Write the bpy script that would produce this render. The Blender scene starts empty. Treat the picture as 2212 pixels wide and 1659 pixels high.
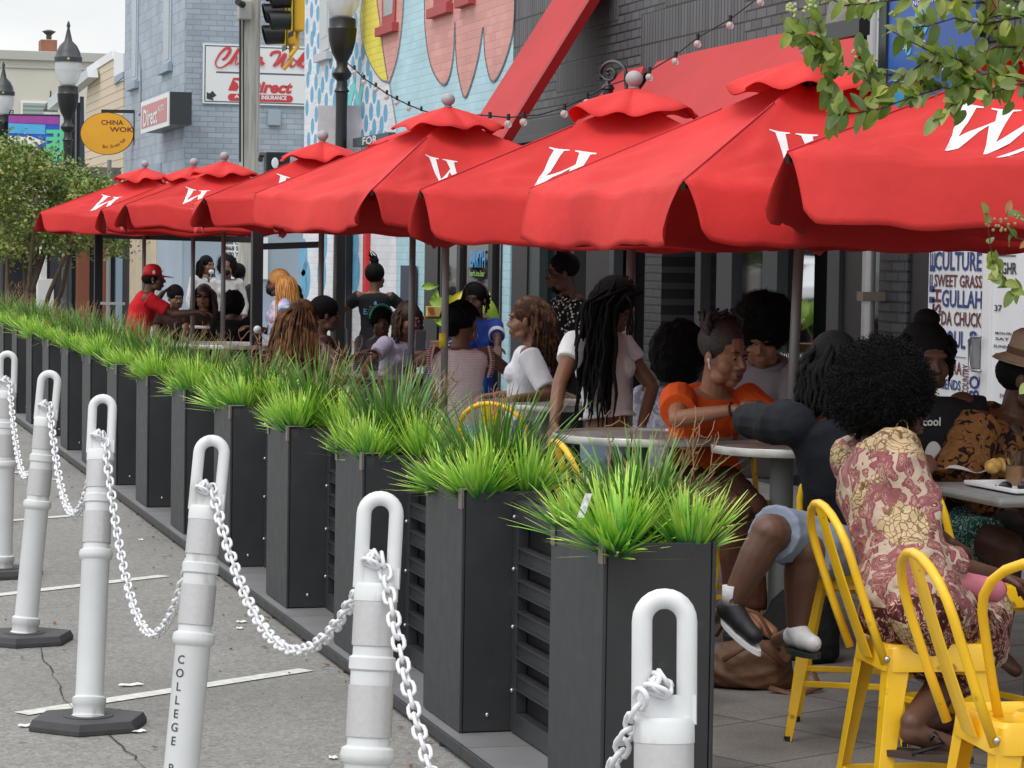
EXPO = 1.0
import bpy, bmesh, math, random
from math import sin, cos, pi, radians, atan2, sqrt, tan
from mathutils import Vector, Matrix, noise
import numpy as np
V = Vector
scene = bpy.context.scene
COL = scene.collection
# ---------------------------------------------------------------- camera
F = 5800.0; UC, VC = 1106.0, 829.5; EYE = 1.70
TH = radians(15.27); PT = math.atan(280/F); RL = 0.0155
CAM = V((0, 0, EYE))
_f = V((sin(TH)*cos(PT), cos(TH)*cos(PT), -sin(PT)))
_r0 = V((cos(TH), -sin(TH), 0)); _u0 = _r0.cross(_f)
_r = _r0*cos(RL) + _u0*sin(RL); _u = _u0*cos(RL) - _r0*sin(RL)
def ray(u, v): return _f + _r*((u-UC)/F) - _u*((v-VC)/F)
def atZ(u, v, Z): return CAM + ray(u, v)*Z
def onx(u, v, X):
    d = ray(u, v); return CAM + d*((X-CAM.x)/d.x)
def ony(u, v, Y):
    d = ray(u, v); return CAM + d*((Y-CAM.y)/d.y)
def onz(u, v, z):
    d = ray(u, v); return CAM + d*((z-CAM.z)/d.z)
def proj(p):
    q = V(p)-CAM; Z = q.dot(_f); return UC+F*q.dot(_r)/Z, VC-F*q.dot(_u)/Z, Z
def depth_of(p): return (V(p)-CAM).dot(_f)
HR = V((cos(TH), -sin(TH), 0)); HF = V((sin(TH), cos(TH), 0))
cd = bpy.data.cameras.new('camera'); cam = bpy.data.objects.new('camera', cd); COL.objects.link(cam)
cd.sensor_width = 36; cd.lens = 36*F/2212; cd.clip_end = 3000; cd.clip_start = .1
M = Matrix((_r, _u, -_f)).transposed().to_4x4(); M.translation = CAM; cam.matrix_world = M
scene.camera = cam
# ---------------------------------------------------------------- world
w = bpy.data.worlds.new('World'); scene.world = w; w.use_nodes = True
nt = w.node_tree; bg = nt.nodes['Background']
sk = nt.nodes.new('ShaderNodeTexSky'); sk.sky_type = 'NISHITA'; sk.sun_disc = False
sk.sun_elevation = radians(58); sk.sun_rotation = radians(215); sk.dust_density = 1; sk.air_density = 1.4
hs = nt.nodes.new('ShaderNodeHueSaturation'); hs.inputs['Saturation'].default_value = .16
tcw = nt.nodes.new('ShaderNodeTexCoord'); mpw = nt.nodes.new('ShaderNodeMapping'); mpw.inputs['Scale'].default_value = (3, 3, 9)
nzw = nt.nodes.new('ShaderNodeTexNoise'); nzw.inputs['Scale'].default_value = 1.6; nzw.inputs['Detail'].default_value = 5
mrw = nt.nodes.new('ShaderNodeMapRange'); mrw.inputs[1].default_value = .3; mrw.inputs[2].default_value = .7; mrw.inputs[3].default_value = .82; mrw.inputs[4].default_value = 1.1
nt.links.new(tcw.outputs['Generated'], mpw.inputs[0]); nt.links.new(mpw.outputs[0], nzw.inputs['Vector']); nt.links.new(nzw.outputs['Fac'], mrw.inputs[0])
nt.links.new(mrw.outputs[0], hs.inputs['Value'])
cl = nt.nodes.new('ShaderNodeMix'); cl.data_type = 'RGBA'; cl.inputs[0].default_value = .90; 
spw = nt.nodes.new('ShaderNodeSeparateXYZ'); nt.links.new(tcw.outputs['Generated'], spw.inputs[0])
rw = nt.nodes.new('ShaderNodeValToRGB'); rw.color_ramp.elements[0].position = .0; rw.color_ramp.elements[0].color = (.46, .485, .51, 1); rw.color_ramp.elements[1].position = .55; rw.color_ramp.elements[1].color = (1, 1, 1, 1)
nt.links.new(spw.outputs[2], rw.inputs[0])
mw = nt.nodes.new('ShaderNodeVectorMath'); mw.operation = 'SCALE'; mw.inputs['Scale'].default_value = 5.3; nt.links.new(rw.outputs[0], mw.inputs[0]); nt.links.new(mw.outputs[0], cl.inputs[7])
nt.links.new(sk.outputs[0], cl.inputs[6]); nt.links.new(cl.outputs[2], hs.inputs['Color']); hs.inputs['Saturation'].default_value = .5
nt.links.new(hs.outputs[0], bg.inputs[0]); bg.inputs[1].default_value = .15
sd = bpy.data.lights.new('sun', 'SUN'); so = bpy.data.objects.new('sun', sd); COL.objects.link(so)
sd.energy = .55; sd.angle = radians(30); sd.color = (1, .97, .92)
# light comes from high over the street side, slightly behind the camera
sdir = V((-.42, -.35, .85)).normalized()
so.rotation_euler = sdir.to_track_quat('Z', 'Y').to_euler(); so.location = (0, 0, 30)
sk.sun_elevation = math.asin(sdir.z); sk.sun_rotation = atan2(sdir.x, sdir.y)
scene.view_settings.view_transform = 'Standard'; scene.view_settings.look = 'None'
scene.view_settings.exposure = EXPO; scene.view_settings.gamma = 1
# ---------------------------------------------------------------- materials
MATS = {}
def mat(name, col, rough=.6, metal=0., vary=.0, vs=6., bump=0., bs=40., spec=.5, trans=0., alpha=1., coat=0.):
    if name in MATS: return MATS[name]
    m = bpy.data.materials.new(name); m.use_nodes = True; nt = m.node_tree; b = nt.nodes['Principled BSDF']
    b.inputs['Base Color'].default_value = (*col, 1); b.inputs['Roughness'].default_value = rough; b.inputs['Metallic'].default_value = metal
    b.inputs['Specular IOR Level'].default_value = spec; b.inputs['Transmission Weight'].default_value = trans
    if coat: b.inputs['Coat Weight'].default_value = coat
    b.inputs['Alpha'].default_value = alpha
    if vary or bump:
        tc = nt.nodes.new('ShaderNodeTexCoord')
    if vary:
        n = nt.nodes.new('ShaderNodeTexNoise'); n.inputs['Scale'].default_value = vs; n.inputs['Detail'].default_value = 6
        nt.links.new(tc.outputs['Object'], n.inputs['Vector'])
        r = nt.nodes.new('ShaderNodeMapRange'); r.inputs[1].default_value = .25; r.inputs[2].default_value = .75
        r.inputs[3].default_value = 1-vary; r.inputs[4].default_value = 1+vary
        mx = nt.nodes.new('ShaderNodeMix'); mx.data_type = 'RGBA'; mx.blend_type = 'MULTIPLY'; mx.inputs[0].default_value = 1
        mx.inputs[6].default_value = (*col, 1)
        nt.links.new(n.outputs['Fac'], r.inputs[0]); nt.links.new(r.outputs[0], mx.inputs[7]); nt.links.new(mx.outputs[2], b.inputs['Base Color'])
    if bump:
        n2 = nt.nodes.new('ShaderNodeTexNoise'); n2.inputs['Scale'].default_value = bs; n2.inputs['Detail'].default_value = 5
        nt.links.new(tc.outputs['Object'], n2.inputs['Vector'])
        bp = nt.nodes.new('ShaderNodeBump'); bp.inputs['Strength'].default_value = bump; bp.inputs['Distance'].default_value = .01
        nt.links.new(n2.outputs['Fac'], bp.inputs['Height']); nt.links.new(bp.outputs[0], b.inputs['Normal'])
    MATS[name] = m; return m
def _rgb(nt, c):
    n = nt.nodes.new('ShaderNodeRGB'); n.outputs[0].default_value = (*c, 1); return n.outputs[0]
def _mix(nt, f, a, b, bt='MIX'):
    mx = nt.nodes.new('ShaderNodeMix'); mx.data_type = 'RGBA'; mx.blend_type = bt
    for s, v in ((0, f), (6, a), (7, b)):
        if hasattr(v, 'default_value'): nt.links.new(v, mx.inputs[s])
        elif s == 0: mx.inputs[0].default_value = v
        else: mx.inputs[s].default_value = (*v, 1)
    return mx.outputs[2]
def _noise(nt, vec, sc, det=5, out='Fac'):
    n = nt.nodes.new('ShaderNodeTexNoise'); n.inputs['Scale'].default_value = sc; n.inputs['Detail'].default_value = det
    nt.links.new(vec, n.inputs['Vector']); return n.outputs[out]
def _ramp(nt, f, stops, interp='LINEAR'):
    r = nt.nodes.new('ShaderNodeValToRGB'); r.color_ramp.interpolation = interp
    el = r.color_ramp.elements
    while len(el) > 1: el.remove(el[-1])
    el[0].position = stops[0][0]; el[0].color = (*stops[0][1], 1)
    for p, c in stops[1:]:
        e = el.new(p); e.color = (*c, 1)
    nt.links.new(f, r.inputs[0]); return r.outputs[0]
def _new(name, rough=.7):
    m = bpy.data.materials.new(name); m.use_nodes = True; nt = m.node_tree; b = nt.nodes['Principled BSDF']
    b.inputs['Roughness'].default_value = rough
    tc = nt.nodes.new('ShaderNodeTexCoord'); MATS[name] = m; return m, nt, b, tc.outputs['Object']
def _bump(nt, b, h, st=.5, dist=.01):
    bp = nt.nodes.new('ShaderNodeBump'); bp.inputs['Strength'].default_value = st; bp.inputs['Distance'].default_value = dist
    nt.links.new(h, bp.inputs['Height']); nt.links.new(bp.outputs[0], b.inputs['Normal'])
def brickmat(name, col, mortar, axis='y', course=.0677, bw=.21, ms=.008, vary=.15, rough=.75, bst=.6, dirt=0.12, soldier=False):
    """painted brick. axis = horizontal world axis of the wall"""
    if name in MATS: return MATS[name]
    m, nt, b, oc = _new(name, rough)
    sp = nt.nodes.new('ShaderNodeSeparateXYZ'); nt.links.new(oc, sp.inputs[0]); cb = nt.nodes.new('ShaderNodeCombineXYZ')
    nt.links.new(sp.outputs['XYZ'.index(axis.upper())], cb.inputs[0]); nt.links.new(sp.outputs[2], cb.inputs[1])
    br = nt.nodes.new('ShaderNodeTexBrick'); br.inputs['Scale'].default_value = 1; br.inputs['Brick Width'].default_value = bw
    br.inputs['Row Height'].default_value = course; br.inputs['Mortar Size'].default_value = ms; br.inputs['Mortar Smooth'].default_value = .3
    c2 = tuple(min(1, c*(1+vary)) for c in col); c1 = tuple(c*(1-vary) for c in col)
    br.inputs['Color1'].default_value = (*c1, 1); br.inputs['Color2'].default_value = (*c2, 1); br.inputs['Mortar'].default_value = (*mortar, 1)
    nt.links.new(cb.outputs[0], br.inputs['Vector'])
    outc, outf = br.outputs['Color'], br.outputs['Fac']
    if soldier:
        b2 = nt.nodes.new('ShaderNodeTexBrick'); b2.offset = 0
        for k, vv in (('Scale', 1), ('Brick Width', .075), ('Row Height', .27), ('Mortar Size', ms*1.1), ('Mortar Smooth', .3)): b2.inputs[k].default_value = vv
        b2.inputs['Color1'].default_value = (*c1, 1); b2.inputs['Color2'].default_value = (*c2, 1); b2.inputs['Mortar'].default_value = (*mortar, 1)
        nt.links.new(cb.outputs[0], b2.inputs['Vector'])
        # checker of soldier panels
        ck = nt.nodes.new('ShaderNodeTexBrick'); ck.offset = .5
        for k, vv in (('Scale', 1), ('Brick Width', 1.3), ('Row Height', .54), ('Mortar Size', 0.0)): ck.inputs[k].default_value = vv
        ck.inputs['Color1'].default_value = (0, 0, 0, 1); ck.inputs['Color2'].default_value = (1, 1, 1, 1)
        nt.links.new(cb.outputs[0], ck.inputs['Vector'])
        gt = nt.nodes.new('ShaderNodeMath'); gt.operation = 'GREATER_THAN'; gt.inputs[1].default_value = .5; nt.links.new(ck.outputs['Color'], gt.inputs[0])
        outc = _mix(nt, gt.outputs[0], outc, b2.outputs['Color'])
        outf = _mix(nt, gt.outputs[0], outf, b2.outputs['Fac'])
    nz = _noise(nt, oc, 1.3, 8); rr = _ramp(nt, nz, [(.3, (1-dirt,)*3), (.7, (1+dirt*.5,)*3)])
    nt.links.new(_mix(nt, 1., outc, rr, 'MULTIPLY'), b.inputs['Base Color'])
    inv = nt.nodes.new('ShaderNodeMath'); inv.operation = 'SUBTRACT'; inv.inputs[0].default_value = 1; nt.links.new(outf, inv.inputs[1])
    ad = nt.nodes.new('ShaderNodeMath'); ad.operation = 'MULTIPLY_ADD'; ad.inputs[1].default_value = .25
    nt.links.new(_noise(nt, oc, 60), ad.inputs[0]); nt.links.new(inv.outputs[0], ad.inputs[2])
    _bump(nt, b, ad.outputs[0], bst, .008)
    return m
def scuff(m, col, sc=9., lo=.62, amt=.7, stretch=(1, 1, 1)):
    nt = m.node_tree; b = nt.nodes['Principled BSDF']; tc = nt.nodes.new('ShaderNodeTexCoord'); mp = nt.nodes.new('ShaderNodeMapping'); mp.inputs['Scale'].default_value = stretch
    nt.links.new(tc.outputs['Object'], mp.inputs[0]); n = _noise(nt, mp.outputs[0], sc, 9)
    f = _ramp(nt, n, [(lo, (0, 0, 0)), (min(1, lo+.07), (amt,)*3)])
    i = b.inputs['Base Color']; src = i.links[0].from_socket if i.links else tuple(i.default_value)[:3]
    nt.links.new(_mix(nt, f, src, col), i)
    r = nt.nodes.new('ShaderNodeMapRange'); base = b.inputs['Roughness'].default_value; r.inputs[3].default_value = base-.08; r.inputs[4].default_value = min(1, base+.25)
    nt.links.new(n, r.inputs[0]); nt.links.new(r.outputs[0], b.inputs['Roughness'])
# ---------------------------------------------------------------- mesh builder
class MB:
    def __init__(s): s.v = []; s.f = []; s.uv = None; s.mi = []; s.cur = 0
    def add(s, vs, fs):
        o = len(s.v); s.v += [tuple(x) for x in vs]; s.f += [tuple(i+o for i in f) for f in fs]; s.mi += [s.cur]*len(fs); return s
    def box(s, c, d, R=None, taper=None):
        hx, hy, hz = d[0]/2, d[1]/2, d[2]/2; t = taper or (1, 1); vs = []
        for z in (-hz, hz):
            k = t if z > 0 else (1, 1)
            for x, y in ((-hx, -hy), (hx, -hy), (hx, hy), (-hx, hy)):
                p = V((x*k[0], y*k[1], z))
                if R is not None: p = R @ p
                vs.append(p+V(c))
        return s.add(vs, [(3, 2, 1, 0), (4, 5, 6, 7), (0, 1, 5, 4), (1, 2, 6, 5), (2, 3, 7, 6), (3, 0, 4, 7)])
    def bb(s, a, b):
        return s.box([(a[i]+b[i])/2 for i in range(3)], [abs(a[i]-b[i]) for i in range(3)])
    def bar(s, p0, p1, w, h, up=(0, 0, 1)):
        p0, p1 = V(p0), V(p1); d = p1-p0; L = d.length; d.normalize(); u = V(up)
        x = d.cross(u)
        if x.length < 1e-4: x = d.cross(V((1, 0, 0)))
        x.normalize(); u = x.cross(d)
        R = Matrix((x, d, u)).transposed()
        return s.box((p0+p1)/2, (w, L, h), R)
    def rings(s, rs, closed=False, caps=True):
        n = len(rs[0]); vs = [p for r in rs for p in r]; fs = []
        m = len(rs)
        for i in range(m if closed else m-1):
            j = (i+1) % m
            for k in range(n): fs.append((i*n+k, i*n+(k+1) % n, j*n+(k+1) % n, j*n+k))
        if caps and not closed:
            fs.append(tuple(range(n-1, -1, -1))); fs.append(tuple((m-1)*n+k for k in range(n)))
        return s.add(vs, fs)
    def tube(s, pts, r, seg=8, closed=False, caps=True, flat=None):
        pts = [V(p) for p in pts]; n = len(pts); rs = []
        rad = r if hasattr(r, '__len__') else [r]*n
        t0 = (pts[1]-pts[0]).normalized(); a = t0.orthogonal().normalized()
        for i, p in enumerate(pts):
            if closed: t = (pts[(i+1) % n]-pts[i-1]).normalized()
            else: t = (pts[min(i+1, n-1)]-pts[max(i-1, 0)]).normalized()
            a = (a-t*a.dot(t))
            if a.length < 1e-6: a = t.orthogonal()
            a.normalize(); b = t.cross(a)
            rs.append([p+(a*cos(2*pi*k/seg)+b*sin(2*pi*k/seg)*(flat or 1))*rad[i] for k in range(seg)])
        return s.rings(rs, closed, caps)
    def cyl(s, p0, p1, r0, r1=None, seg=16): return s.tube([p0, p1], [r0, r0 if r1 is None else r1], seg)
    def lathe(s, prof, c=(0, 0, 0), seg=24, R=None, caps=True):
        rs = []
        for r, z in prof:
            ring = []
            for k in range(seg):
                p = V((r*cos(2*pi*k/seg), r*sin(2*pi*k/seg), z))
                if R is not None: p = R @ p
                ring.append(p+V(c))
            rs.append(ring)
        return s.rings(rs, False, caps)
    def ball(s, c, r, seg=14, R=None):
        if not hasattr(r, '__len__'): r = (r, r, r)
        rs = []; n = max(5, seg//2)
        for i in range(n+1):
            a = -pi/2+pi*i/n; a = max(-pi/2+.08, min(pi/2-.08, a)); ring = []
            for k in range(seg):
                p = V((r[0]*cos(a)*cos(2*pi*k/seg), r[1]*cos(a)*sin(2*pi*k/seg), r[2]*sin(a)))
                if R is not None: p = R @ p
                ring.append(p+V(c))
            rs.append(ring)
        return s.rings(rs)
    def cap(s, p0, p1, r0, r1, seg=12):
        """tapered capsule"""
        p0, p1 = V(p0), V(p1); d = (p1-p0); L = d.length
        if L < 1e-5: return s.ball(p0, r0, seg)
        d.normalize(); pts = []; rr = []
        for a in (-80, -50, -20): pts.append(p0+d*(sin(radians(a))*r0)); rr.append(cos(radians(a))*r0)
        for t in (0, .33, .66, 1): pts.append(p0+d*L*t); rr.append(r0+(r1-r0)*t)
        for a in (20, 50, 80): pts.append(p1+d*(sin(radians(a))*r1)); rr.append(cos(radians(a))*r1)
        return s.tube(pts, rr, seg)
    def poly(s, pts, thick=None, n=None):
        """flat polygon, optionally extruded by thick along n"""
        pts = [V(p) for p in pts]; k = len(pts)
        if thick is None: return s.add(pts, [tuple(range(k))])
        n = V(n)*thick
        vs = pts+[p+n for p in pts]
        fs = [tuple(range(k-1, -1, -1)), tuple(range(k, 2*k))]+[(i, (i+1) % k, (i+1) % k+k, i+k) for i in range(k)]
        return s.add(vs, fs)
    def build(s, name, m, parent=None, smooth=False, world=True, bevel=0, label=None, cat=None, group=None, kind=None, fix=False, auto=None):
        me = bpy.data.meshes.new(name); vs = s.v
        rp_ = parent
        while rp_ is not None and rp_.name not in INV and rp_.parent is not None: rp_ = rp_.parent
        if rp_ is not None and world and rp_.name in INV:
            I = INV[rp_.name]; vs = [tuple(I @ V(p)) for p in vs]
        me.from_pydata(vs, [], s.f); ms = m if isinstance(m, (list, tuple)) else [m]
        for x in ms: me.materials.append(x)
        if len(ms) > 1: me.polygons.foreach_set('material_index', s.mi)
        if s.uv: 
            ul = me.uv_layers.new(name='UVMap')
            fl = []
            for f in s.f:
                for i in f: fl += s.uv[i]
            ul.data.foreach_set('uv', fl)
        if fix:
            bm = bmesh.new(); bm.from_mesh(me); bmesh.ops.recalc_face_normals(bm, faces=bm.faces); bm.to_mesh(me); bm.free()
        if smooth: me.polygons.foreach_set('use_smooth', [True]*len(me.polygons))
        if smooth and auto is not None: me.set_sharp_from_angle(angle=radians(auto))
        me.update(); o = bpy.data.objects.new(name, me); COL.objects.link(o)
        if parent is not None: o.parent = parent
        if bevel:
            b = o.modifiers.new('Bevel', 'BEVEL'); b.width = bevel; b.segments = 2; b.limit_method = 'ANGLE'
        tag(o, label, cat, group, kind); return o
INV = {}
def tag(o, label=None, cat=None, group=None, kind=None):
    if label: o['label'] = label
    if cat: o['category'] = cat
    if group: o['group'] = group
    if kind: o['kind'] = kind
    return o
def thing(name, label, cat, loc=(0, 0, 0), rz=0, group=None):
    o = bpy.data.objects.new(name, None); COL.objects.link(o); o.location = loc; o.rotation_euler = (0, 0, rz)
    o.empty_display_size = .1
    INV[o.name] = (Matrix.Translation(V(loc)) @ Matrix.Rotation(rz, 4, 'Z')).inverted()
    return tag(o, label, cat, group)
def dup(root, loc, rz=None, label=None, group=None, rot=None):
    r = root.copy(); COL.objects.link(r); r.location = loc
    if rz is not None: r.rotation_euler = (0, 0, rz)
    if rot is not None: r.rotation_euler = rot
    if label: r['label'] = label
    if group: r['group'] = group
    for ch in list(root.children):
        c = ch.copy(); COL.objects.link(c); c.parent = r
        for g in ch.children:
            d = g.copy(); COL.objects.link(d); d.parent = c
    return r
def textmesh(name, txt, m, O, ex, ey, h, parent=None, shear=0, thick=.004, spacing=1., bold=.0, align='LEFT', xs=1., world=True, label=None, cat=None):
    """text as mesh. O origin, ex text direction, ey up direction (unit vectors), h cap height"""
    c = bpy.data.curves.new('t', 'FONT'); c.body = txt; c.size = 1; c.shear = shear; c.space_character = spacing; c.offset = bold
    c.align_x = align; c.extrude = 0; c.resolution_u = 3
    o = bpy.data.objects.new('t', c); COL.objects.link(o); dg = bpy.context.evaluated_depsgraph_get(); dg.update()
    me = bpy.data.meshes.new_from_object(o.evaluated_get(dg)); bpy.data.objects.remove(o); bpy.data.curves.remove(c)
    ex, ey = V(ex), V(ey); n = ex.cross(ey).normalized(); k = h/.70
    b = MB(); vs = [V(O)+ex*(p.co.x*k*xs)+ey*(p.co.y*k)+n*thick for p in me.vertices]
    b.add(vs, [tuple(p.vertices) for p in me.polygons]); bpy.data.meshes.remove(me)
    return b.build(name, m, parent, world=world, label=label, cat=cat)
ORD = ['nearest', 'second nearest', 'third nearest', 'fourth nearest', 'fifth nearest', 'sixth nearest', 'seventh nearest', 'eighth nearest', 'ninth nearest', 'tenth nearest', 'eleventh nearest', 'twelfth nearest', 'thirteenth nearest', 'fourteenth nearest', 'fifteenth nearest', 'sixteenth nearest', 'seventeenth nearest']
# common materials
BLACKM = mat('powder_coat_charcoal', (.028, .031, .035), .42, vary=.12, vs=8, bump=.08, bs=300)
BLACK2 = mat('black_metal', (.012, .012, .014), .4)
STEEL = mat('brushed_steel', (.55, .55, .56), .28, .9)
WHITEP = mat('white_plastic', (.66, .68, .69), .38, vary=.07, vs=5, bump=.05, bs=30)
CHAINW = mat('chain_plastic', (.72, .73, .76), .4)
scuff(WHITEP, (.30, .28, .25), 11, .60, .45, (1, 1, .35)); scuff(BLACKM, (.09, .09, .09), 15, .64, .22, (1, 1, .8))
TAUPE = mat('taupe_clip_metal', (.23, .20, .185), .35, .5)
# ================================================================ ground
def sheet(name, pts, z, m, label=None, kind='structure', **k):
    b = MB(); b.poly([(p[0], p[1], z) for p in pts]); return b.build(name, m, kind=kind, label=label, **k)
m, nt, b, oc = _new('asphalt', .85)
n1 = _noise(nt, oc, 90, 3); n2 = _noise(nt, oc, 1.1, 6); n3 = _noise(nt, oc, 14, 5)
vo = nt.nodes.new('ShaderNodeTexVoronoi'); vo.inputs['Scale'].default_value = 60; nt.links.new(oc, vo.inputs['Vector'])
c = _ramp(nt, n1, [(.35, (.155, .152, .145)), (.55, (.25, .245, .232)), (.72, (.35, .34, .325))])
c = _mix(nt, 1., c, _ramp(nt, n2, [(.3, (.80, .80, .80)), (.7, (1.15, 1.13, 1.1))]), 'MULTIPLY')
c = _mix(nt, 1., c, _ramp(nt, n3, [(.3, (.88, .88, .88)), (.65, (1.06, 1.06, 1.06))]), 'MULTIPLY')
c = _mix(nt, .35, c, _ramp(nt, vo.outputs['Color'], [(.2, (.15, .147, .14)), (.9, (.42, .41, .38))]))
# long crack
nt.links.new(c, b.inputs['Base Color']); c = _mix(nt, _ramp(nt, _noise(nt, oc, .55, 4), [(.52, (0, 0, 0)), (.66, (.35, .35, .35))]), c, (.11, .105, .10))
nt.links.new(c, b.inputs['Base Color']); _bump(nt, b, n1, .6, .007)
ASPH = m
sheet('asphalt_street', [(-150, -30), (150, -30), (150, 300), (-150, 300)], 0, ASPH)
m, nt, b, oc = _new('pavers', .8)
mp = nt.nodes.new('ShaderNodeMapping'); mp.inputs['Rotation'].default_value = (0, 0, radians(-27)); nt.links.new(oc, mp.inputs[0])
br = nt.nodes.new('ShaderNodeTexBrick'); br.offset = 0
for k, vv in (('Scale', 1), ('Brick Width', .6), ('Row Height', .6), ('Mortar Size', .006)): br.inputs[k].default_value = vv
br.inputs['Color1'].default_value = (.15, .14, .13, 1); br.inputs['Color2'].default_value = (.21, .195, .18, 1); br.inputs['Mortar'].default_value = (.06, .055, .05, 1)
nt.links.new(mp.outputs[0], br.inputs['Vector'])
c = _mix(nt, 1., br.outputs['Color'], _ramp(nt, _noise(nt, oc, 4, 7), [(.3, (.75, .75, .75)), (.7, (1.2, 1.2, 1.2))]), 'MULTIPLY')
c = _mix(nt, 1., c, _ramp(nt, _noise(nt, oc, 90, 3), [(.35, (.8, .8, .8)), (.65, (1.15, 1.15, 1.15))]), 'MULTIPLY')
nt.links.new(c, b.inputs['Base Color']); _bump(nt, b, br.outputs['Fac'], -.5, .004)
PAVE = m
PX = 2.20       # street side edge of the base rail
sheet('patio_floor', [(PX+.08, 2), (7.6, 2), (7.6, 38), (PX+.08, 38)], .012, PAVE)
mat('road_paint', (.62, .62, .58), .7, vary=.25, vs=25)
mat('sidewalk_concrete', (.33, .32, .30), .85, vary=.1, vs=3)
sheet('corner_sidewalk', [(4.5, 49), (30, 49), (30, 130), (4.5, 130)], .013, MATS['sidewalk_concrete'])
for i, (a, b_, wd) in enumerate((((46, 1541), (662, 1446), .085), ((-60, 1291), (356, 1243), .085), ((-40, 1129), (175, 1112), .085), ((-40, 1025), (80, 1017), .085))):
    p, q = onz(*a, .004), onz(*b_, .004); d = (q-p).normalized(); n = V((-d.y, d.x, 0))*wd/2
    mb = MB(); k = 30
    for j in range(k+1):
        t = j/k; c = p.lerp(q, t); e = .006*noise.noise(V((t*40, i, 0)))
        mb.v += [tuple(c-n*(1+e*8)), tuple(c+n*(1+e*8))]
    mb.f = [(2*j, 2*j+2, 2*j+3, 2*j+1) for j in range(k)]; mb.mi = [0]*k
    mb.build('painted_stall_line', MATS['road_paint'], kind='structure')
# crack in the asphalt
mb = MB(); random.seed(4)
pts = [onz(u, v, .005) for u, v in ((70, 1385), (85, 1400), (105, 1440), (125, 1480), (142, 1520), (250, 1600), (300, 1640), (330, 1680))]
fine = []
for i in range(len(pts)-1):
    for t in (0, .25, .5, .75): fine.append(pts[i].lerp(pts[i+1], t)+V((random.uniform(-.012, .012), random.uniform(-.03, .03), 0)))
for i in range(len(fine)-1):
    w_ = random.uniform(.0008, .0035); mb.add([fine[i]+V((-w_, 0, 0)), fine[i]+V((w_, 0, 0)), fine[i+1]+V((w_, 0, 0)), fine[i+1]+V((-w_, 0, 0))], [(0, 1, 2, 3)])
mb.build('asphalt_crack', mat('crack_filler', (.03, .026, .022), .9), kind='structure')
# litter: paper scraps as things, leaf bits as stuff
PAPER = mat('paper', (.82, .81, .78), .8); LEAFD = mat('dead_leaf', (.12, .065, .03), .9, vary=.4, vs=40)
for i, (u, v, L, nm) in enumerate(((283, 1478, .10, 'long white paper scrap on the asphalt left of the lettered post'), (56, 1566, .055, 'small white paper sliver in front of the hexagonal post base'), (300, 1578, .055, 'white paper sliver on the asphalt just left of the lettered post foot'), (522, 1342, .05, 'crumpled white tissue on the asphalt by the planter base'), (305, 1165, .03, 'tiny white scrap on the asphalt between the third and fourth posts'), (518, 1356, .03, 'torn white wrapper beside the planter base edge'), (120, 1035, .05, 'far white scrap near the base of the planter row'), (720, 1635, .03, 'white scrap at the bottom of the picture left of the middle post'))):
    c = onz(u, v, .008); a = random.uniform(-.2, .3); mb = MB(); n = 7
    for j in range(n):
        t = j/(n-1)-.5; x = V((cos(a+.0), sin(a), 0))*t*L; wv = (.006+.004*abs(sin(j*2.3)))*(.4 if j in (0, 6) else 1); y = V((-sin(a), cos(a), 0))*wv*2
        zz = .002*sin(j*1.7)-.001
        mb.v += [tuple(c+x-y+V((0, 0, zz))), tuple(c+x+y+V((0, 0, zz+.002)))]
    mb.f = [(2*j, 2*j+2, 2*j+3, 2*j+1) for j in range(n-1)]; mb.mi = [0]*(n-1)
    mb.build('paper_scrap', PAPER, label=nm, cat='litter', group='paper scraps on the asphalt')
mb = MB(); random.seed(8)
for i in range(420):
    if random.random() < .5: x = PX-random.random()**2*.5-.02; y = random.uniform(4, 26)
    else: x = random.uniform(-2.2, 2.1); y = random.uniform(5, 22)
    a = random.uniform(0, pi); s = random.uniform(.006, .02)
    d1 = V((cos(a), sin(a), 0))*s; d2 = V((-sin(a), cos(a), 0))*s*.45; c = V((x, y, .006)); h = V((0, 0, random.uniform(.001, .008)))
    mb.add([c-d1, c-d2+h, c+d1+h, c+d2], [(0, 1, 2, 3)])
mb.build('leaf_litter', LEAFD, kind='stuff', label='small dead leaf bits scattered on the asphalt')
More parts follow.
